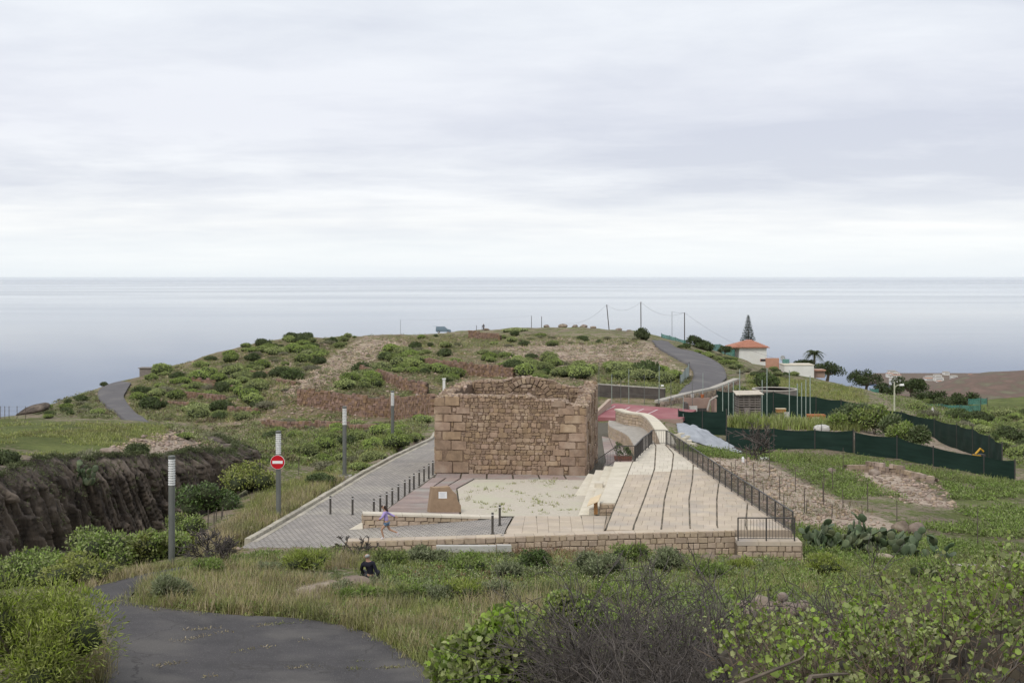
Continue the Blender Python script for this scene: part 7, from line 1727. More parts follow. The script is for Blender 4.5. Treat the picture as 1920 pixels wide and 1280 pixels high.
def far_shore():
    # brown cone across the bay of land, coast strip and white town
    n = 60; V = []
    for j in range(n + 1):
        d = 860 + 420 * j / n
        for i in range(n + 1):
            px = 1640 + 760 * i / n; X = (px - 960) / FPX * 1000; rid = np.interp(px, [1640, 1720, 1760, 1800, 1850, 1920, 2050, 2400], [90, 89, 83, 78.5, 75, 73.5, 76, 95]) - 1.0
            f = math.exp(-((d - 1000) / 90) ** 2); base = 93 + .09 * max(0, d - 1000); z = CZ - (base * (1 - f) + rid * f) + 3.0 * float(fbm(X * .02, d * .02, 4)) * (1 if rid < 88 else .4)
            V.append(((px - 960) / FPX * d, d, z))
    idx = np.arange((n + 1) ** 2).reshape(n + 1, n + 1); F = np.stack([idx[:-1, :-1], idx[:-1, 1:], idx[1:, 1:], idx[1:, :-1]], -1).reshape(-1, 4)
    tag(link('far_hill', np_mesh('far_hill', V, F, M['brown_hill'], True)), 'bare brown hill at the right edge of the horizon', kind='structure')
    mb = MB(); pts = [((px - 960) / FPX * d, d) for px, d in ((1610, 3080), (1700, 2900), (1850, 2850), (1900, 3300), (1640, 3300))]; mb.prism(pts, SEA - 5, SEA + 5); tag(part('coast_land', mb, M['brown_hill']), 'low coastal strip under the white town', kind='structure')
    rng = random.Random(3)
    pxs = sorted(rng.choice([rng.uniform(1648, 1685), rng.uniform(1738, 1830)]) for _ in range(26))
    for i in range(26):
        px = pxs[i]; d = rng.uniform(2930, 3250); w, h = rng.uniform(10, 24), rng.uniform(5, 10)
        x = (px - 960) / FPX * d; r = empty('town_building', (x, d, SEA + 5), 'tiny white building, %s from the left in the coast town' % ordinal(i), 'building', 'white buildings of the coast town')
        part('wall', MB().box((0, 0, h / 2), (w, 16, h)), M['white_wall'], r, world=False); part('roof', MB().box((0, 0, h + .5), (w + .8, 16.8, 1)), M['salmon'] if i % 4 == 0 else M['concrete'], r, world=False)
        part('window_band', MB().box((0, -8.05, h * .55), (w * .8, .3, 1.4)), M['glass'], r, world=False)
M['brown_hill'] = mat('brown_cone', (.17, .115, .09), (.085, .065, .052), scale=.09, bump=.8, bscale=.12, c3=(.15, .14, .09), s3=.09)
far_shore()
# ------------------------------------------------------------------ ground cover, near bushes, rocks, cactus
def patchy(H, t, s=.45): return H[fbm(H[:, 0] * s + 3.3, H[:, 1] * s, 3) > t]
def foreground():
    rng = np.random.default_rng(77)
    strawA = [(268, 1100), (330, 1075), (420, 1062), (560, 1078), (640, 1112), (760, 1108), (880, 1150), (860, 1215), (800, 1240), (700, 1188), (560, 1158), (270, 1142)]
    strawB = [(430, 1062), (640, 1040), (680, 1060), (560, 1075)]
    P = [tufts(patchy(ground_spots(strawA, 1500, rng), -.06), rng, 24, .52, .016, .6, .14), tufts(ground_spots(strawB, 220, rng), rng, 18, .45, .015, .6, .12),
         tufts(ground_spots([(980, 1045), (1250, 1050), (1240, 1075), (1000, 1070)], 260, rng), rng, 18, .4, .016, .6, .12), tufts(ground_spots([(860, 1120), (1100, 1110), (1080, 1200), (900, 1260)], 300, rng), rng, 22, .7, .016, .6, .15),
         tufts(ground_spots([(150, 1085), (330, 1062), (340, 1072), (240, 1095), (150, 1112)], 160, rng), rng, 16, .4, .016, .6, .12), tufts(ground_spots([(70, 1200), (190, 1180), (210, 1290), (60, 1300)], 200, rng), rng, 26, .8, .015, .6, .15),
         tufts(ground_spots([(360, 1040), (420, 985), (520, 935), (640, 890), (620, 915), (540, 965), (470, 1012), (400, 1050)], 900, rng, 45), rng, 16, .38, .018, .7, .2), tufts(ground_spots([(1240, 1060), (1500, 1060), (1560, 1110), (1250, 1110)], 200, rng), rng, 18, .4, .015, .6, .12)]
    stuff('dry_grass', cat(P), M['straw'], 'tall straw-coloured dry grass beside the road and lane')
    G = [tufts(ground_spots([(640, 1040), (1240, 1045), (1500, 1058), (1560, 1110), (1100, 1125), (880, 1150), (760, 1110), (690, 1085)], 2200, rng), rng, 16, .34, .018, .8, .14),
         tufts(ground_spots(strawA, 1500, rng), rng, 18, .45, .018, .7, .14), tufts(ground_spots([(640, 1165), (860, 1150), (1100, 1150), (1080, 1290), (860, 1290), (740, 1215)], 900, rng), rng, 18, .45, .016, .7, .12),
         tufts(ground_spots([(150, 1080), (330, 1060), (430, 1050), (640, 1035), (560, 1075), (400, 1065), (260, 1090)], 700, rng), rng, 14, .3, .018, .7, .14),
         tufts(ground_spots([(420, 1030), (480, 930), (600, 880), (760, 830), (640, 900), (480, 1000)], 1000, rng, 45), rng, 12, .35, .02, .8, .2), tufts(ground_spots([(1240, 1050), (1920, 1050), (1920, 1150), (1240, 1120)], 900, rng), rng, 14, .35, .018, .8, .14)]
    stuff('green_grass', cat(G), M['grass'], 'green grass over the foreground bank')
    W = [mounds(ground_spots([(690, 1040), (1240, 1045), (1500, 1060), (1540, 1100), (1240, 1105), (1060, 1118), (880, 1130), (760, 1105), (700, 1075)], 1700, rng), rng, 34, .26, .26, .12, .045),
         mounds(ground_spots([(620, 1160), (700, 1180), (800, 1235), (840, 1290), (960, 1290), (900, 1180), (700, 1150)], 260, rng), rng, 60, .28, .3, .13, .04), mounds(ground_spots([(1240, 1050), (1920, 1050), (1920, 1140), (1240, 1110)], 900, rng), rng, 30, .28, .28, .12, .045),
         mounds(ground_spots([(80, 1150), (185, 1150), (200, 1290), (60, 1290)], 200, rng), rng, 50, .25, .3, .12, .03), mounds(ground_spots([(380, 1050), (650, 1036), (600, 1068), (420, 1068)], 260, rng), rng, 34, .3, .28, .13, .04),
         mounds(ground_spots([(700, 1100), (1060, 1105), (1060, 1200), (860, 1200)], 420, rng), rng, 40, .28, .28, .12, .04)]
    W += [mounds(ground_spots([(880, 1110), (1500, 1105), (1560, 1150), (1500, 1230), (1000, 1240)], 900, rng, 26), rng, 44, .3, .32, .12, .04), mounds(patchy(ground_spots(strawA, 900, rng), .02), rng, 40, .26, .3, .12, .035)]
    stuff('green_weeds', cat(W), M['weed'], 'low leafy weeds carpeting the foreground bank')
    S = [mounds(ground_spots([(690, 1060), (1240, 1060), (1240, 1110), (760, 1110)], 260, rng), rng, 34, .3, .28, .13, .035), mounds(ground_spots([(520, 1060), (700, 1090), (640, 1130), (520, 1110)], 90, rng), rng, 40, .3, .25, .12, .035),
         mounds(ground_spots([(1290, 860), (1420, 860), (1640, 960), (1480, 985), (1400, 930)], 200, rng, 50), rng, 12, .22, .3, .13, .03)]
    S += [mounds(patchy(ground_spots([(640, 1040), (1500, 1058), (1540, 1120), (700, 1150)], 1100, rng), .03, .3), rng, 40, .34, .36, .14, .03), mounds(ground_spots([(1240, 1130), (1560, 1130), (1540, 1220), (1240, 1220)], 260, rng, 24), rng, 40, .34, .36, .14, .03)]
    stuff('grey_weeds', cat(S), M['weed_grey'], 'grey-green weeds among the grass and vines')
    E = []   # grass creeping over the asphalt edge
    for a, b in zip(ROAD, np.roll(ROAD, -1, 0)):
        L = np.hypot(*(b - a))
        if L < 3 and a[1] > 24: k = max(1, int(L * 7)); t = rng.random(k)[:, None]; E.append(a + (b - a) * t + rng.normal(size=(k, 2)) * .16)
    E = np.concatenate(E); E = np.column_stack([E, hg(E[:, 0], E[:, 1]) + .03]); h2 = len(E) // 2; sh = rng.permutation(len(E)); E = E[sh]
    stuff('verge_straw', tufts(E[:h2], rng, 12, .28, .014, 1.1, .1), M['straw'], 'straw creeping over the asphalt edges'); stuff('verge_weeds', cat([tufts(E[h2:], rng, 12, .22, .016, 1.1, .1), mounds(E[h2::3], rng, 24, .2, .16, .1, .03)]), M['grass'], 'green weeds creeping over the asphalt edges')
    RW = [mounds(patchy(ground_spots([(640, 1040), (1240, 1045), (1520, 1060), (1520, 1120), (760, 1120)], 900, rng), .09, .22), rng, 36, .26, .26, .12, .03), mounds(ground_spots([(960, 1038), (1130, 1042), (1120, 1056), (970, 1052)], 160, rng), rng, 36, .24, .3, .12, .025)]
    stuff('rusty_weeds', cat(RW), M['rust_weed'], 'reddish dry weeds in patches below the front wall')
    F = []
    for poly, n in (([(820, 1060), (1240, 1050), (1240, 1100), (860, 1110)], 900), ([(1240, 1055), (1600, 1060), (1580, 1110), (1240, 1110)], 420), ([(700, 1130), (900, 1130), (860, 1210), (700, 1180)], 160)):
        H = ground_spots(poly, n, rng); H = H[fbm(H[:, 0] * .7, H[:, 1] * .7, 2) > .07]; H[:, 2] += rng.uniform(.16, .34, len(H)); F.append(leaf_arrays(H, rng.normal(size=H.shape) * [1, 1, .2], np.array([0, -.4, 1]) + rng.normal(size=H.shape) * .3, .034, .034, 'q'))
    stuff('wild_flowers', cat(F), M['flower'], 'small white daisies dotted through the weeds')
    # gravel court weeds and green on the right-hand fields
    H = hits(*np.array([(845 + 0, 921), (884, 921), (915, 918), (937, 914), (979, 924), (1010, 928), (925, 950), (905, 943), (1003, 948), (1007, 940), (1060, 955), (1020, 960), (955, 958), (945, 946), (1086, 915), (1060, 930), (965, 905), (1000, 902), (1030, 902), (1035, 900), (1040, 945), (995, 936), (870, 935), (1025, 908)], float).T, zplaza, 50)[0]
    Q = np.repeat(H, 8, 0) + rng.normal(size=(len(H) * 8, 3)) * [.3, .5, 0]
    stuff('court_weeds', tufts(Q, rng, 8, .13, .022, 1.2, .06), M['grass'], 'small weeds sprouting in the gravel court')
    R = [mounds(patchy(ground_spots([(1420, 852), (1580, 862), (1640, 910), (1760, 960), (1930, 985), (1930, 1055), (1700, 1010), (1600, 945), (1500, 895)], 2400, rng, 50), -.03, .2), rng, 16, .32, .26, .17, .06),
         mounds(patchy(ground_spots([(1760, 905), (1950, 905), (1950, 1000), (1800, 965)], 1500, rng, 50), -.06, .25), rng, 14, .34, .22, .18, .07), mounds(ground_spots([(1280, 838), (1420, 850), (1450, 862), (1330, 858)], 500, rng, 50), rng, 16, .3, .25, .17, .06),
         mounds(ground_spots([(1480, 985), (1650, 1000), (1920, 1030), (1920, 1060), (1500, 1055)], 1200, rng, 45), rng, 16, .3, .26, .15, .05), mounds(ground_spots([(1360, 845), (1600, 858), (1740, 880), (1900, 908), (1900, 920), (1600, 875), (1360, 860)], 800, rng, 50), rng, 16, .3, .4, .17, .05),
         mounds(ground_spots([(1640, 740), (1920, 770), (1920, 880), (1850, 830), (1700, 775)], 1000, rng, 90), rng, 14, .5, .4, .26, .1), mounds(ground_spots([(440, 830), (640, 800), (800, 790), (700, 850), (560, 880), (470, 870)], 700, rng, 50), rng, 14, .4, .3, .2, .07)]
    stuff('field_weeds', cat(R), M['weed'], 'green ground cover over the fields right of the terrace')
    K = [tufts(ground_spots([(1370, 788), (1530, 792), (1640, 803), (1620, 810), (1500, 806), (1370, 803)], 420, rng, 80), rng, 10, .95, .07, .5, .25), tufts(ground_spots([(1440, 850), (1900, 905), (1900, 915), (1440, 858)], 350, rng, 60), rng, 10, .5, .03, .6, .15)]
    stuff('garden_crop', cat(K), M['crop'], 'tall yellow-green crop row inside the allotment')
    V = [tufts(ground_spots([(1300, 862), (1420, 862), (1640, 965), (1480, 980), (1400, 930)], 180, rng, 50), rng, 7, .4, .022, 1.6, .2)]
    stuff('dry_vines', cat(V), M['vine_dry'], 'dry creeping vines on the bare vineyard soil')
M['rust_weed'] = leafmat('rust_weed', (.26, .15, .085), (.17, .11, .065), scale=.8, isl=.35, trans=.1)
M['crop'] = leafmat('crop_leaf', (.33, .36, .12), (.22, .27, .08), scale=.8, isl=.35, trans=.3)
M['vine_dry'] = leafmat('dry_vine', (.22, .17, .085), (.14, .12, .05), scale=.8, isl=.3, trans=.1)
foreground()
M['near_grey'] = M['weed_grey']
def near_shrubs():
    for i, (px, py, w, hp, kind, lab) in enumerate([(730, 1062, 70, 34, 'weed', 'low bright green shrub right of the seated man'), (800, 1058, 80, 34, 'grey', 'grey-green shrub under the left part of the front wall'), (880, 1075, 90, 40, 'weed', 'green leafy shrub in the middle of the bank'), (945, 1090, 76, 40, 'grey', 'daisy-speckled grey shrub on the bank'), (1010, 1072, 80, 42, 'dark', 'dark green shrub under the front wall, middle'),
        (1120, 1085, 110, 56, 'grey', 'broad grey-green shrub behind the dead bush'), (1180, 1062, 90, 44, 'weed', 'pale green shrub below the terrace front'), (1255, 1078, 90, 50, 'grey', 'grey shrub right of the dead bush top'), (1330, 1090, 80, 36, 'weed', 'green shrub left of the rock pile'), (1540, 1078, 90, 44, 'broom', 'yellow-green shrub right of the rock pile'), (1400, 1075, 70, 30, 'broom', 'low yellowish shrub under the corner wall'), (1760, 1100, 110, 50, 'weed', 'green shrub before the concrete channel wall'),
        (655, 1188, 60, 36, 'weed', 'bright weed clump at the asphalt edge, leftmost'), (705, 1206, 66, 40, 'weed', 'bright weed clump at the asphalt edge, middle'), (765, 1236, 76, 44, 'weed', 'bright weed clump at the asphalt edge, lower right'), (810, 1270, 70, 40, 'grey', 'pale grey-green weed clump at the road corner'), (870, 1180, 90, 50, 'broom', 'feathery green shrub in the dry grass'), (930, 1160, 80, 50, 'grey', 'grey feathery shrub left of the leafy mound'), (640, 1120, 60, 30, 'grey', 'grey tuft shrub on the flat rock'), (500, 1080, 60, 26, 'grey', 'small grey shrub in the dry grass left of the rocks'), (395, 1082, 70, 34, 'weed', 'soft green shrub behind the road bend')]):
        bush_px('bank_shrub', lab, px, py, w, hp, int(w * 22), 7, {'weed': M['weed'], 'grey': M['weed_grey'], 'dark': M['fig_dk'], 'broom': M['broom']}[kind], 300 + i, ratio=.3 if kind != 'broom' else .18, depth=.55, stand=.9, kcore=.6, cat_='shrub', nl=8)
near_shrubs()
def lip_shrubs():
    for i, (px, py, w, me, sz, lab) in enumerate([(20, 893, 56, 0, 1.2, 'grey bush spilling over the ravine lip, far left'), (55, 884, 60, 1, 1.1, 'dark bush spilling over the ravine lip at left'), (135, 884, 70, 0, 1.3, 'broad grey bush trailing down the ravine face'), (190, 878, 60, 0, 1.2, 'grey trailing bush right of the hanging cactus'), (230, 872, 44, 1, 1.0, 'dark bush on the ravine lip behind the lamp'), (375, 868, 44, 0, 1.1, 'grey bush on the ravine lip, right part'), (420, 862, 36, 0, 1.0, 'grey bush at the right end of the ravine lip'), (40, 862, 60, 2, .7, 'low green bush on the plateau edge, left')]):
        p = gpt(px, float(np.interp(px, [0, 130, 300, 430], [64, 71, 77, 88]))); r = w / 2 / (FPX / p.y); shrub_at([SCRUB[i % 3], DARK[i % 3], EUPH[i % 5]][me], p, r, lab, 'shrub', None, sz=sz)
lip_shrubs()
def twig_bush(name, label, px, d, w, h, n, seed, zoff=0, up=.75, r0=.02, m='twig'):
    p = gpt(px, d); rng = random.Random(seed); mb = MB(); root = empty(name, p, label, 'bush')
    def grow(a, dr, L, r, lv):
        seg = 3; pts = [a]
        for k in range(seg):
            dr = (dr + Vector((rng.gauss(0, .22), rng.gauss(0, .22), rng.gauss(0, .16)))).normalized(); pts.append(pts[-1] + dr * (L / seg))
        q_ = lambda x: max(x, .0055 * d / 18)
        mb.tube(pts, [q_(r), q_(r * .85), q_(r * .7), q_(r * .55)], 3, False)
        if lv > 0:
            for k in range(rng.randint(3, 4)):
                q = pts[rng.randint(1, 3)]; nd = (dr + Vector((rng.gauss(0, .6), rng.gauss(0, .6), rng.gauss(.1, .45)))).normalized(); grow(q, nd, L * rng.uniform(.55, .8), r * .55, lv - 1)
    for k in range(n):
        a = rng.uniform(0, 6.28); rr = rng.random() * .25 * w
        grow(Vector((rr * math.cos(a), rr * math.sin(a), -.1)), Vector((math.cos(a) * .6 * w / h, math.sin(a) * .6 * w / h, up + rng.uniform(0, .4))).normalized(), h * rng.uniform(.4, .6), r0, 3)
    tag(part('twigs', mb, M[m], root, world=False), kind='stuff'); return root
twig_bush('dead_bush', 'large dead grey bush of bare twigs at the bottom centre', 1240, 19.5, 2.8, 2.75, 60, 1)
twig_bush('dead_bush', 'dead grey twig bush in front, right of the largest', 1345, 17, 2.4, 2.15, 48, 2)
twig_bush('dead_bush', 'dead twig bush behind the largest, beside the dark bush', 1190, 23, 2.6, 2.8, 40, 3)
twig_bush('dead_bush', 'bare twisted grey shrub above the creeper', 1620, 22, 2.2, 2.5, 16, 4, up=.9, r0=.03)
twig_bush('dead_bush', 'small leafless shrub at the end of the lane', 418, 46.5, 1.4, 1.6, 9, 5)
twig_bush('dead_bush', 'small leafless shrub at the left end of the front wall', 668, 50.2, .9, .9, 5, 6)
twig_bush('dead_bush', 'bare grey sapling before the near green fence', 1425, 98, 2.4, 3.0, 6, 7, r0=.04)
twig_bush('dead_bush', 'dead brush tangle in the bottom right corner', 1830, 11.5, 1.8, 1.5, 20, 8)
twig_bush('dead_bush', 'dead twig tangle under the middle creeper', 1480, 14.5, 2.0, 1.9, 26, 9)
twig_bush('dead_bush', 'dead twig tangle between the creeper mounds', 1690, 13.5, 2.0, 1.5, 24, 10)
def creeper():
    rng = np.random.default_rng(91); lob = [(1915, 1185, 13, 1.0, .62), (1770, 1185, 14, .9, .5), (1830, 1250, 12, .9, .45), (1660, 1235, 13, .75, .42), (1540, 1215, 14, .65, .36), (1425, 1245, 13.5, .5, .4), (1560, 1285, 12, .75, .35), (1965, 1125, 15, .9, .6), (1700, 1290, 11.5, .7, .35), (1385, 1215, 16, .4, .3), (1480, 1290, 12.5, .5, .3), (1880, 1120, 17, .8, .5), (1600, 1160, 17, .35, .25), (1760, 1120, 18, .5, .3)]
    for gi, (ids, lab) in enumerate([([0, 2, 7, 11], 'heart-leaved creeper mound filling the right bottom corner'), ([1, 3, 8, 13], 'heart-leaved creeper mound left of the corner one'), ([4, 6, 12], 'heart-leaved creeper among dead twigs, middle right'), ([5, 9, 10], 'heart-leaved creeper patch right of the dead bush')]):
        L = []
        for i in ids:
            px, py, d, rx, rz = lob[i]; c = at(px, py, d); L.append((c.x, c.y, c.z, rx, rx, rz))
        base = Vector((L[0][0], L[0][1], float(hg(L[0][0], L[0][1])))); LL = [(a - base.x, b - base.y, c - base.z, rx, ry, rz) for a, b, c, rx, ry, rz in L]
        root = empty('creeper', base, lab, 'creeper')
        A_ = np.array(LL); ns_ = int(75 * sum(l[3] ** 1.4 for l in LL)); pk = rng.choice(len(LL), ns_, p=A_[:, 3] ** 2 / (A_[:, 3] ** 2).sum()); dd = sph(ns_, rng, -.1)
        S0 = A_[pk, :3] + dd * A_[pk, 3:] * rng.uniform(.45, .9, (ns_, 1)); SD = nrm_(dd * .7 + rng.normal(size=(ns_, 3)) * .45 + [0, 0, .45]); SL = rng.uniform(.18, .5, ns_); sz = rng.uniform(.6, 1.25, ns_); nlf = 9
        t = np.tile(np.linspace(.15, 1, nlf), ns_)[:, None]; P = np.repeat(S0, nlf, 0) + np.repeat(SD * SL[:, None], nlf, 0) * t + rng.normal(size=(ns_ * nlf, 3)) * .012
        T = nrm_(np.repeat(SD, nlf, 0) * .5 + rng.normal(size=P.shape) * .8); Nn = nrm_(rng.normal(size=P.shape) * .7 + [0, -.2, .8]); Lf = np.repeat(sz, nlf) * rng.uniform(.5, 1.15, len(P)) * (1.1 - .45 * t[:, 0]) * .085
        v, f = leaf_arrays(P, T, Nn, Lf, Lf * rng.uniform(.7, 1.05, len(P)), 'h', .35); link('leaves', np_mesh('leaves', v, f, M['vine']), root)
        sm = MB()
        for a_, b_, c_ in zip(S0, SD, SL): sm.tube([a_ - b_ * .15, a_ + b_ * c_ * .5, a_ + b_ * c_], [.006, .005, .003], 3, False)
        tag(part('shoots', sm, M['twig_vine'], root, world=False), kind='stuff')
        mb = MB(); rr = random.Random(gi)
        for l in LL:
            for k in range(int(40 * l[3])):
                a = rr.uniform(0, 6.28); q = Vector((l[0] + rr.gauss(0, .35) * l[3], l[1] + rr.gauss(0, .35) * l[3], l[2] - l[5] * .9)); pts = [q]
                dr = Vector((math.cos(a), math.sin(a), rr.uniform(.2, 1.2))).normalized()
                for s in range(5): dr = (dr + Vector((rr.gauss(0, .3), rr.gauss(0, .3), rr.gauss(-.05, .25)))).normalized(); pts.append(pts[-1] + dr * .22 * l[3])
                mb.tube(pts, [.012, .010, .009, .007, .006, .004], 4, False)
        tag(part('stems', mb, M['twig_vine'], root, world=False), kind='stuff')
        under = core_of([(a, b, c - rz * .55, rx * .75, ry * .75, rz * .6) for a, b, c, rx, ry, rz in LL], 1.0); tag(link('creeper_undershade', np_mesh('creeper_undershade', under[0], under[1], M['core_b']), root), kind='stuff')  # dark lumps under the leaves stand in for shade and twigs
    b1, b2 = [at(1240, 1340, 11.5), at(1420, 1268, 11.6), at(1500, 1235, 11.8), at(1545, 1195, 12)], [at(1512, 1290, 10.5), at(1520, 1268, 10.6), at(1560, 1264, 10.8), at(1590, 1262, 11)]
    o = part('fallen_branch', MB().tube(b1, [.022, .018, .013, .006], 6), M['bark']); tag(o, 'long crooked dead branch lying over the creeper', 'branch')
    o = part('fallen_branch', MB().tube(b2, [.022, .02, .016, .008], 6), M['bark']); tag(o, 'short bent dead branch at the bottom edge', 'branch')
M['twig_vine'] = mat('vine_stem', (.17, .125, .09), (.10, .08, .06), scale=5)
creeper()
M['pad'] = mat('cactus_pad', (.10, .135, .068), (.065, .092, .05), scale=3, rough=.6, rnd=.22, c3=(.15, .165, .085), s3=1.2)
def cactus():
    V = IV2 * [.5, .11, .62] + [0, 0, .58]; V[:, 0] *= (.75 + .35 * np.clip(V[:, 2], 0, 1)); pm = np_mesh('cactus_pad', V, IF2, M['pad'], True)
    for ci, (px, py, w, nb, lab) in enumerate([(1600, 1030, 120, 30, 'prickly pear cactus clump, tallest, right of the terrace corner'), (1552, 1032, 80, 18, 'low prickly pear clump nearest the terrace corner'), (1660, 1040, 110, 26, 'prickly pear clump sprawling right of the tallest'), (1725, 1052, 80, 16, 'small prickly pear clump farthest right'), (150, 905, 40, 8, 'prickly pear hanging on the ravine face')]):
        p = hit(px, py, None, 40) if ci < 4 else at(152, 908, 71.5); k = FPX / p.y; root = empty('prickly_pear', p, lab, 'cactus'); rng = random.Random(ci); W = w / k
        for b in range(nb):
            a = Vector((rng.uniform(-.5, .5) * W, rng.uniform(-.35, .35) * W, -.05)); tilt = Vector((rng.gauss(0, .35), rng.gauss(0, .3), 1))
            n = rng.randint(1, 3 if ci != 0 else 4)
            for s in range(n):
                sc = rng.uniform(.3, .44); d = tilt.normalized(); q = d.to_track_quat('Z', 'Y'); rot = (q @ Matrix.Rotation(rng.uniform(0, 6.28), 3, 'Z').to_quaternion()).to_euler()
                link('cactus_pad', pm, root, a, rot, sc=sc)
                if rng.random() < .45:
                    d2 = (d + Vector((rng.gauss(0, .8), rng.gauss(0, .6), .1))).normalized(); link('cactus_pad', pm, root, a + d * sc * .9, (d2.to_track_quat('Z', 'Y') @ Matrix.Rotation(rng.uniform(0, 6.28), 3, 'Z').to_quaternion()).to_euler(), sc=sc * .85)
                a = a + d * sc * 1.02; tilt = d + Vector((rng.gauss(0, .45), rng.gauss(0, .4), .1))
cactus()
def rocks():
    for i, (x, y, w, ar, d) in enumerate([(1462, 1116, 44, .85, 38), (1440, 1120, 56, .75, 37.6), (1485, 1120, 54, .7, 37.5), (1410, 1122, 56, .65, 37.4), (1465, 1092, 24, .95, 38), (1505, 1112, 46, .75, 38.2), (1430, 1108, 40, .9, 39), (1392, 1115, 44, .7, 38.5)]):
        boulder(x, y, w, ['brown boulder in the middle of the rock pile, bottom right', 'wide boulder at the front of the rock pile', 'low boulder right of the front one in the rock pile', 'flat boulder at the left of the rock pile', 'round pale stone on top of the rock pile', 'boulder at the right end of the rock pile', 'boulder behind the rock pile on its left', 'low boulder at the far left of the rock pile'][i], ar, d=d, sink=-.05 if i != 4 else -1.35)
    for x, y, w, ar, d, lab in [(600, 1090, 150, .22, 41.5, 'broad flat pale rock left of the seated man'), (662, 1082, 80, .42, 42.8, 'rock hump the seated man leans behind'), (560, 1112, 90, .25, 40, 'low pale rock slab in the dry grass'), (775, 1095, 46, .55, 42, 'rounded brown rock in the weeds right of the man'), (845, 1108, 30, .6, 40.5, 'reddish rock in the middle of the weeds'), (868, 1108, 24, .6, 40.6, 'small grey rock beside the reddish one'), (980, 1108, 26, .6, 40.8, 'small brown rock in the weeds under the wall'),
            (1270, 1056, 40, .5, 49, 'pale rock under the front wall'), (1330, 1054, 46, .5, 49.8, 'boulder at the foot of the wall, middle right'), (1375, 1056, 50, .5, 49.6, 'large reddish boulder at the foot of the corner wall'), (1420, 1058, 40, .5, 49.5, 'boulder under the corner railing wall'), (1690, 985, 44, .7, 62, 'grey-brown rock behind the prickly pears'), (1720, 985, 40, .8, 62, 'tilted rock slab behind the prickly pears'), (1530, 1042, 40, .4, 52, 'low rock beside the cactus clump'), (1660, 1052, 50, .45, 51.5, 'dark rock under the cactus pads'), (1905, 1040, 50, .5, 54, 'brown rock at the right picture edge'),
            (240, 1000, 70, .8, 62, 'fallen dark boulder at the foot of the ravine face'), (75, 1020, 60, .7, 60, 'dark boulder under the ravine face at left'), (1640, 890, 24, .7, 92, 'pale upright stone in the tumbled row'), (1560, 884, 20, .7, 92, 'pale stone at the left of the tumbled row'), (320, 870, 40, .5, 79, 'pale broken rock on the ravine lip'), (400, 862, 50, .4, 85, 'pale rock at the right end of the ravine lip'), (205, 845, 50, .35, 76, 'pale flat rock on the plateau edge')]:
        boulder(x, y, w, lab, ar, d=d)
rocks()
def scree():
    """loose stones lying about"""
    rng = np.random.default_rng(55); H = [ground_spots([(530, 735), (600, 685), (690, 630), (770, 640), (690, 685), (560, 745)], 900, rng, 100), ground_spots([(215, 780), (300, 695), (480, 642), (620, 628), (1010, 628), (1230, 650), (1290, 705), (820, 770), (640, 795), (470, 800)], 2600, rng, 80), ground_spots([(1590, 880), (1760, 900), (1800, 955), (1700, 945), (1600, 910)], 350, rng, 60), ground_spots([(1300, 860), (1420, 860), (1660, 985), (1480, 985)], 700, rng, 50), ground_spots([(215, 835), (330, 800), (440, 840), (440, 870), (150, 870)], 500, rng, 50), ground_spots([(930, 650), (1040, 632), (1220, 642), (1262, 690), (950, 672)], 900, rng, 120), ground_spots([(1230, 1050), (1500, 1050), (1500, 1062), (1240, 1066)], 160, rng, 40), ground_spots([(380, 1030), (520, 960), (560, 960), (420, 1050)], 200, rng, 45)]
    P = np.concatenate(H); n = len(P); s = rng.uniform(.06, .28, n) * np.interp(P[:, 1], [40, 120, 250], [.6, 1.1, 1.6])
    oc = np.array([(1, 0, 0), (0, 1, 0), (-1, 0, 0), (0, -1, 0), (0, 0, .8), (0, 0, -.8)]); F0 = np.array([(0, 1, 4), (1, 2, 4), (2, 3, 4), (3, 0, 4), (1, 0, 5), (2, 1, 5), (3, 2, 5), (0, 3, 5)])
    V = oc[None] * rng.uniform(.6, 1.3, (n, 6, 1)) + rng.normal(size=(n, 6, 3)) * .15; a = rng.uniform(0, 6.28, n); c, d = np.cos(a)[:, None], np.sin(a)[:, None]
    V = np.stack([V[..., 0] * c - V[..., 1] * d, V[..., 0] * d + V[..., 1] * c, V[..., 2] * .7], -1) * s[:, None, None] + P[:, None] + [0, 0, .03]
    F = (np.arange(n)[:, None, None] * 6 + F0[None]).reshape(-1, 3)
    tag(link('loose_rubble', np_mesh('loose_rubble', V.reshape(-1, 3), F, M['rubble'])), 'loose pale stones scattered over slopes and bare soil', kind='stuff')
M['rubble'] = mat('loose_rubble', (.38, .29, .22), (.25, .185, .14), scale=.5, isl=.3)
scree()
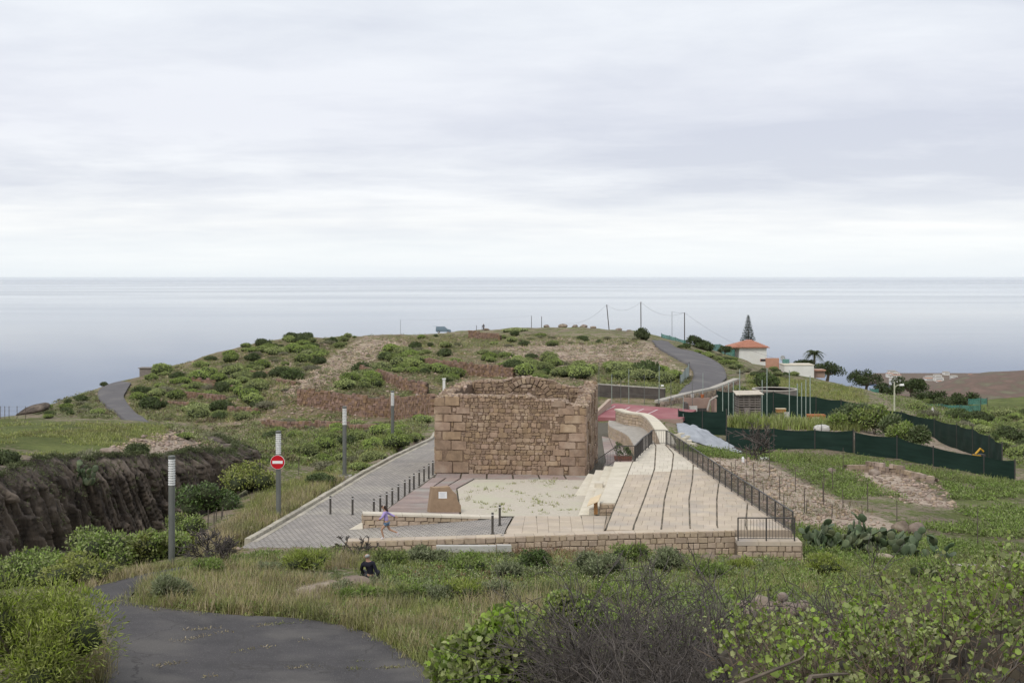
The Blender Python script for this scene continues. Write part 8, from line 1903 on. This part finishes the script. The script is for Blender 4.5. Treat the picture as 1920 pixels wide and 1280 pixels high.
def odd_bits():
    for i, (x0, x1, y) in enumerate([(818, 930, 1026), (933, 959, 1025)]):
        a, b = at(x0, y, 50.2), at(x1, y - 1, 50.3); fr = Frame(a, b); mb = MB(); mb.hexa([fr.p(0, a.z - .2, 0), fr.p(fr.len, b.z - .2, 0), fr.p(fr.len, b.z - .2, -.25), fr.p(0, a.z - .2, -.25), fr.p(0, a.z + .06, 0), fr.p(fr.len, b.z + .04, 0), fr.p(fr.len, b.z + .04, -.25), fr.p(0, a.z + .06, -.25)])
        tag(part('concrete_beam', mb, M['beam']), ['long pale concrete beam lying along the front wall', 'short pale concrete beam at the end of the long one'][i], 'beam')
    a, b = at(1730, 1062, 48.5), at(1960, 1070, 48.5); fr = Frame(a, b); mb = MB(); mb.hexa([fr.p(0, a.z - .6, 0), fr.p(fr.len, b.z - .6, 0), fr.p(fr.len, b.z - .6, -.3), fr.p(0, a.z - .6, -.3), fr.p(0, a.z + .1, 0), fr.p(fr.len, b.z + .1, 0), fr.p(fr.len, b.z + .1, -.3), fr.p(0, a.z + .1, -.3)]); tag(part('channel_wall', mb, M['concrete']), 'low straight concrete channel wall at the right edge', 'wall')
    p = Vector((6.35, 72.85, 1.1)); root = empty('planter', p, 'brown planter box with two green plants behind the stair railing', 'planter'); part('box', MB().box((p.x, p.y + .35, p.z + .1), (.95, .4, .26), 0, 1.06), M['terracotta'], root)
    rng = np.random.default_rng(2)
    for x, h in ((-.28, .75), (.2, .5)):
        lobes = [(p.x + x, p.y + .35, p.z + h * .65 + .2, .2, .2, h * .45), (p.x + x + .12, p.y + .3, p.z + .35, .17, .17, .2)]; v, f = lobe_leaves(lobes, 260, .1, .06, rng, 'q', -.6, .7, .6); link('plant', np_mesh('plant', v, f, M['fig_dk']), root, world=True)
M['beam'] = mat('pale_beam', (.50, .485, .45), (.40, .385, .355), scale=2)
odd_bits()
# ------------------------------------------------------------------ people
M['skin'] = mat('skin', (.44, .27, .19), (.40, .24, .165), rough=.6, scale=4); M['lilac'] = mat('lilac_cloth', (.42, .33, .62), (.36, .28, .55), scale=6); M['denim'] = mat('denim', (.16, .24, .36), (.13, .20, .30), scale=8)
M['hair_dk'] = mat('dark_hair', (.035, .022, .018), (.055, .034, .026), rough=.5, scale=12, stretch=(1, 1, .2)); M['hair_gr'] = mat('grey_hair', (.36, .37, .36), (.28, .29, .28), rough=.6, scale=12); M['navy'] = mat('navy_jacket', (.012, .013, .022), (.02, .02, .03), scale=5); M['shoe'] = mat('white_shoe', (.6, .58, .58), (.5, .42, .46), scale=10); M['trousers'] = mat('dark_trousers', (.05, .05, .055), (.035, .035, .04), scale=6)
def skin_mesh(name, verts, edges, radii, m, root_i=0, sub=2):
    """continuous surface grown round a joint skeleton"""
    me = bpy.data.meshes.new(name); me.from_pydata(verts, edges, []); me.update(); o = bpy.data.objects.new(name, me); COL.objects.link(o)
    sk = o.modifiers.new('skin', 'SKIN'); sk.use_smooth_shade = True
    lay = me.skin_vertices[0].data if len(me.skin_vertices) else None
    if lay is None:
        bm = bmesh.new(); bm.from_mesh(me); bm.verts.layers.skin.verify(); bm.to_mesh(me); bm.free(); lay = me.skin_vertices[0].data
    for i, r in enumerate(radii): lay[i].radius = r if isinstance(r, tuple) else (r, r); lay[i].use_root = (i == root_i)
    sb = o.modifiers.new('sub', 'SUBSURF'); sb.levels = sub; sb.render_levels = sub
    dg = bpy.context.evaluated_depsgraph_get(); out = bpy.data.meshes.new_from_object(o.evaluated_get(dg)); out.name = name
    bpy.data.objects.remove(o); out.materials.clear(); out.materials.append(m); out.polygons.foreach_set('use_smooth', [True] * len(out.polygons)); return out
def person(root, J, s, top, bottom, hair, long_hair=False, shoes='shoe', bare_legs=True, face=(-1, 0)):
    """J: joints in metres relative to the root; s: size factor"""
    v = lambda k: Vector(J[k]); V, E, R, ix = [], [], [], {}
    def add(k, p, r, par=None):
        ix[k] = len(V); V.append(tuple(p)); R.append(r)
        if par is not None: E.append((ix[par], ix[k]))
    add('pelvis', v('pelvis'), (.105 * s, .085 * s)); add('waist', v('pelvis').lerp(v('neck'), .4), (.09 * s, .075 * s), 'pelvis'); add('chest', v('pelvis').lerp(v('neck'), .78), (.105 * s, .085 * s), 'waist')
    add('neck', v('neck'), .05 * s, 'chest'); hd = v('head'); add('jaw', v('neck').lerp(hd, .6), .055 * s, 'neck'); add('head', hd, (.082 * s, .092 * s), 'jaw'); add('crown', hd + (hd - v('neck')).normalized() * .075 * s, .06 * s, 'head')
    f = Vector((face[0], face[1], 0)).normalized(); add('nose', hd + f * .105 * s - Vector((0, 0, .02 * s)), .014 * s, 'head')
    for sd in 'lr':
        add('sh' + sd, v('sh' + sd), .052 * s, 'chest'); add('el' + sd, v('el' + sd), .036 * s, 'sh' + sd); add('wr' + sd, v('wr' + sd), .026 * s, 'el' + sd)
        d = (v('wr' + sd) - v('el' + sd)).normalized(); sde = d.cross(Vector((0, 1, .2))).normalized(); palm = v('wr' + sd) + d * .055 * s; add('pa' + sd, palm, (.032 * s, .02 * s), 'wr' + sd)
        for q in range(4): add('f%d%s' % (q, sd), palm + d * (.05 + .012 * (q in (1, 2))) * s + sde * (q - 1.5) * .018 * s, .009 * s, 'pa' + sd)
        add('th' + sd, v('wr' + sd) + d * .04 * s + sde * .05 * s, .010 * s, 'wr' + sd)
        add('hp' + sd, v('hp' + sd), .08 * s, 'pelvis'); add('kn' + sd, v('kn' + sd), .052 * s, 'hp' + sd); add('an' + sd, v('an' + sd), .034 * s, 'kn' + sd); add('to' + sd, v('to' + sd), .032 * s, 'an' + sd)
    link('body', skin_mesh('body', V, E, R, M['skin']), root)
    def cloth(nm, keys, edges, rad, m): link(nm, skin_mesh(nm, [tuple(k) if not isinstance(k, str) else V[ix[k]] for k in keys], edges, rad, M[m]), root)
    we = lambda a: v('el' + a).lerp(v('wr' + a), .85)
    cloth('jacket', ['waist', 'chest', v('neck').lerp(v('pelvis'), .03), 'shl', 'ell', we('l'), 'shr', 'elr', we('r'), v('pelvis').lerp(v('neck'), .12)], [(0, 1), (1, 2), (1, 3), (3, 4), (4, 5), (1, 6), (6, 7), (7, 8), (0, 9)], [(.118 * s, .1 * s), (.13 * s, .112 * s), .082 * s, .072 * s, .052 * s, .045 * s, .068 * s, .052 * s, .045 * s, (.12 * s, .1 * s)], top)
    kf = .45 if bare_legs else .97
    ends = [v('hp' + a).lerp(v('kn' + a), kf if bare_legs else 1) for a in 'lr']
    if bare_legs: cloth('shorts', ['pelvis', 'hpl', ends[0], 'hpr', ends[1]], [(0, 1), (1, 2), (0, 3), (3, 4)], [(.118 * s, .1 * s), .095 * s, .085 * s, .095 * s, .085 * s], bottom)
    else: cloth('trousers', ['pelvis', 'hpl', 'knl', v('knl').lerp(v('anl'), .9), 'hpr', 'knr', v('knr').lerp(v('anr'), .9)], [(0, 1), (1, 2), (2, 3), (0, 4), (4, 5), (5, 6)], [(.118 * s, .1 * s), .095 * s, .07 * s, .055 * s, .095 * s, .07 * s, .055 * s], bottom)
    up = (hd - v('neck')).normalized(); hv = [hd + up * .045 * s - f * .02 * s, hd - f * .05 * s + up * .01 * s]; hr = [(.092 * s, .098 * s), .08 * s]
    if long_hair: hv += [hd - f * .09 * s - up * .09 * s, hd - f * .14 * s - up * .2 * s]; hr += [.062 * s, .035 * s]
    else: hv += [hd - f * .045 * s - up * .03 * s]; hr += [.07 * s]
    link('hair', skin_mesh('hair', [tuple(p) for p in hv], [(i, i + 1) for i in range(len(hv) - 1)], hr, M[hair]), root)
    ear = MB()
    sdv = f.cross(Vector((0, 0, 1)))
    for q in (-1, 1): ear.box(hd + sdv * q * .09 * s - Vector((0, 0, .01 * s)), (.03 * s, .03 * s, .05 * s), 0, .8)
    part('ears', ear, M['skin'], root, world=False)
    eye = MB()
    for q in (-1, 1): eye.box(hd + sdv * q * .035 * s + f * .088 * s + Vector((0, 0, .01 * s)), (.02 * s, .02 * s, .012 * s))
    part('eyes', eye, M['hair_dk'], root, world=False); part('mouth', MB().box(hd + f * .088 * s - Vector((0, 0, .055 * s)), (.02 * s, .035 * s, .008 * s)), M['terracotta'], root, world=False)
    for a in 'lr':
        t, k = v('to' + a), v('an' + a); link('shoe', skin_mesh('shoe', [tuple(k.lerp(t, -.15)), tuple(k.lerp(t, .5)), tuple(k.lerp(t, 1.12))], [(0, 1), (1, 2)], [.042 * s, .045 * s, .036 * s], M[shoes]), root)
def girl():
    d = 51.55; o = at(716, 1010.5, d); k = d / FPX; P = lambda x, y, dy=0: ((x - 716) * k, dy, (1010.5 - y) * k)
    root = empty('person', o, 'girl in a lilac jacket and denim shorts running along the front wall', 'person')
    J = dict(pelvis=P(725, 978), neck=P(721.5, 957.5), head=P(719.2, 950.3), shl=P(721, 960.5, -.11), ell=P(717, 968.5, -.17), wrl=P(711, 972.5, -.12), shr=P(723, 960.5, .11), elr=P(732, 965.5, .18), wrr=P(741, 970, .2),
             hpl=P(724.5, 981, -.07), knl=P(715.5, 991.5, -.07), anl=P(719.5, 1006.8, -.06), tol=P(714.5, 1009.6, -.06), hpr=P(725.5, 981, .07), knr=P(730, 993, .08), anr=P(745, 998.8, .07), tor=P(745.5, 1004.3, .07))
    person(root, J, .92, 'lilac', 'denim', 'hair_dk', True)
    part('fringe', MB().box((J['head'][0] - .06, 0, J['head'][2] + .05), (.05, .13, .05), 0, .8), M['hair_dk'], root, world=False)
girl()
def man():
    d = 43.6; k = d / FPX; o = at(692, 1093, d); o.z = min(o.z, float(hg(o.x, o.y)) + .05); P = lambda x, y, dy=0: ((x - 692) * k, dy, CZ - (y - HOR) * k - o.z)
    root = empty('person', o, 'grey-haired man in a dark jacket sitting behind the rock', 'person')
    J = dict(pelvis=P(695, 1080, .1), neck=P(690, 1051, .0), head=P(688.2, 1042, -.02), shl=P(680, 1056, -.02), ell=P(677, 1068, .12), wrl=P(680, 1078, .3), shr=P(700, 1056, .02), elr=P(705.5, 1070, -.02), wrr=P(706, 1084, -.02),
             hpl=P(690, 1083, .08), knl=P(678, 1074, .42), anl=P(674, 1090, .6), tol=P(672, 1093, .75), hpr=P(699, 1083, .08), knr=P(706, 1075, .45), anr=P(708, 1091, .62), tor=P(709, 1094, .78))
    person(root, J, 1.12, 'navy', 'trousers', 'hair_gr', False, 'shoe', False, face=(-.35, 1))
man()
def far_person():
    d = 341; k = d / FPX; o = at(906.8, 619, d); P = lambda x, y, dy=0: ((x - 906.8) * k, dy, (619 - y) * k)
    root = empty('person', o, 'distant dark figure standing on the crest beside a post', 'person')
    J = dict(pelvis=P(906.8, 613), neck=P(906.8, 608.8), head=P(906.4, 607.4), shl=P(905.6, 609.2, -.1), ell=P(905.2, 611, -.1), wrl=P(905.4, 612.6, -.15), shr=P(908, 609.2, .1), elr=P(908.5, 611, .1), wrr=P(908.4, 612.7, .05), hpl=P(906.3, 613.4, -.08), knl=P(906.3, 616, -.08), anl=P(906.3, 618.5, -.08), tol=P(905.7, 618.9, -.1), hpr=P(907.3, 613.4, .08), knr=P(907.3, 616, .08), anr=P(907.3, 618.5, .08), tor=P(906.8, 618.9, .06))
    person(root, J, 1.15, 'navy', 'trousers', 'hair_dk', False, 'shoe', False)
    for x, nm in ((904, 'nearer'), (893.5, 'left')):
        b = at(x, 621, 342); o = part('crest_post', MB().tube([(0, 0, -.5), (0, 0, 1.6)], .07, 6), M['pole'], world=False, loc=b); tag(o, 'short wooden post %s the distant figure' % ('right beside' if nm == 'nearer' else 'standing left of'), 'post')
far_person()
# ------------------------------------------------------------------ haze over the sea
def build_haze():
    m = bpy.data.materials.new('sea_haze'); m.use_nodes = True; t = m.node_tree; t.nodes.clear()
    out = N(t, 'ShaderNodeOutputMaterial'); v = N(t, 'ShaderNodeVolumePrincipled')
    v.inputs['Color'].default_value = (.97, .985, 1.0, 1); v.inputs['Density'].default_value = HAZE
    v.inputs['Anisotropy'].default_value = 0.0
    t.links.new(v.outputs[0], out.inputs['Volume'])
    mb = MB(); mb.box((0, 55000, (SEA - 1 + 40) / 2), (290000, 220000, 41 - SEA))
    tag(part('haze', mb, m), 'pale haze in the air over the sea', None, kind='stuff')
HAZE = 1 / 200000
build_haze()
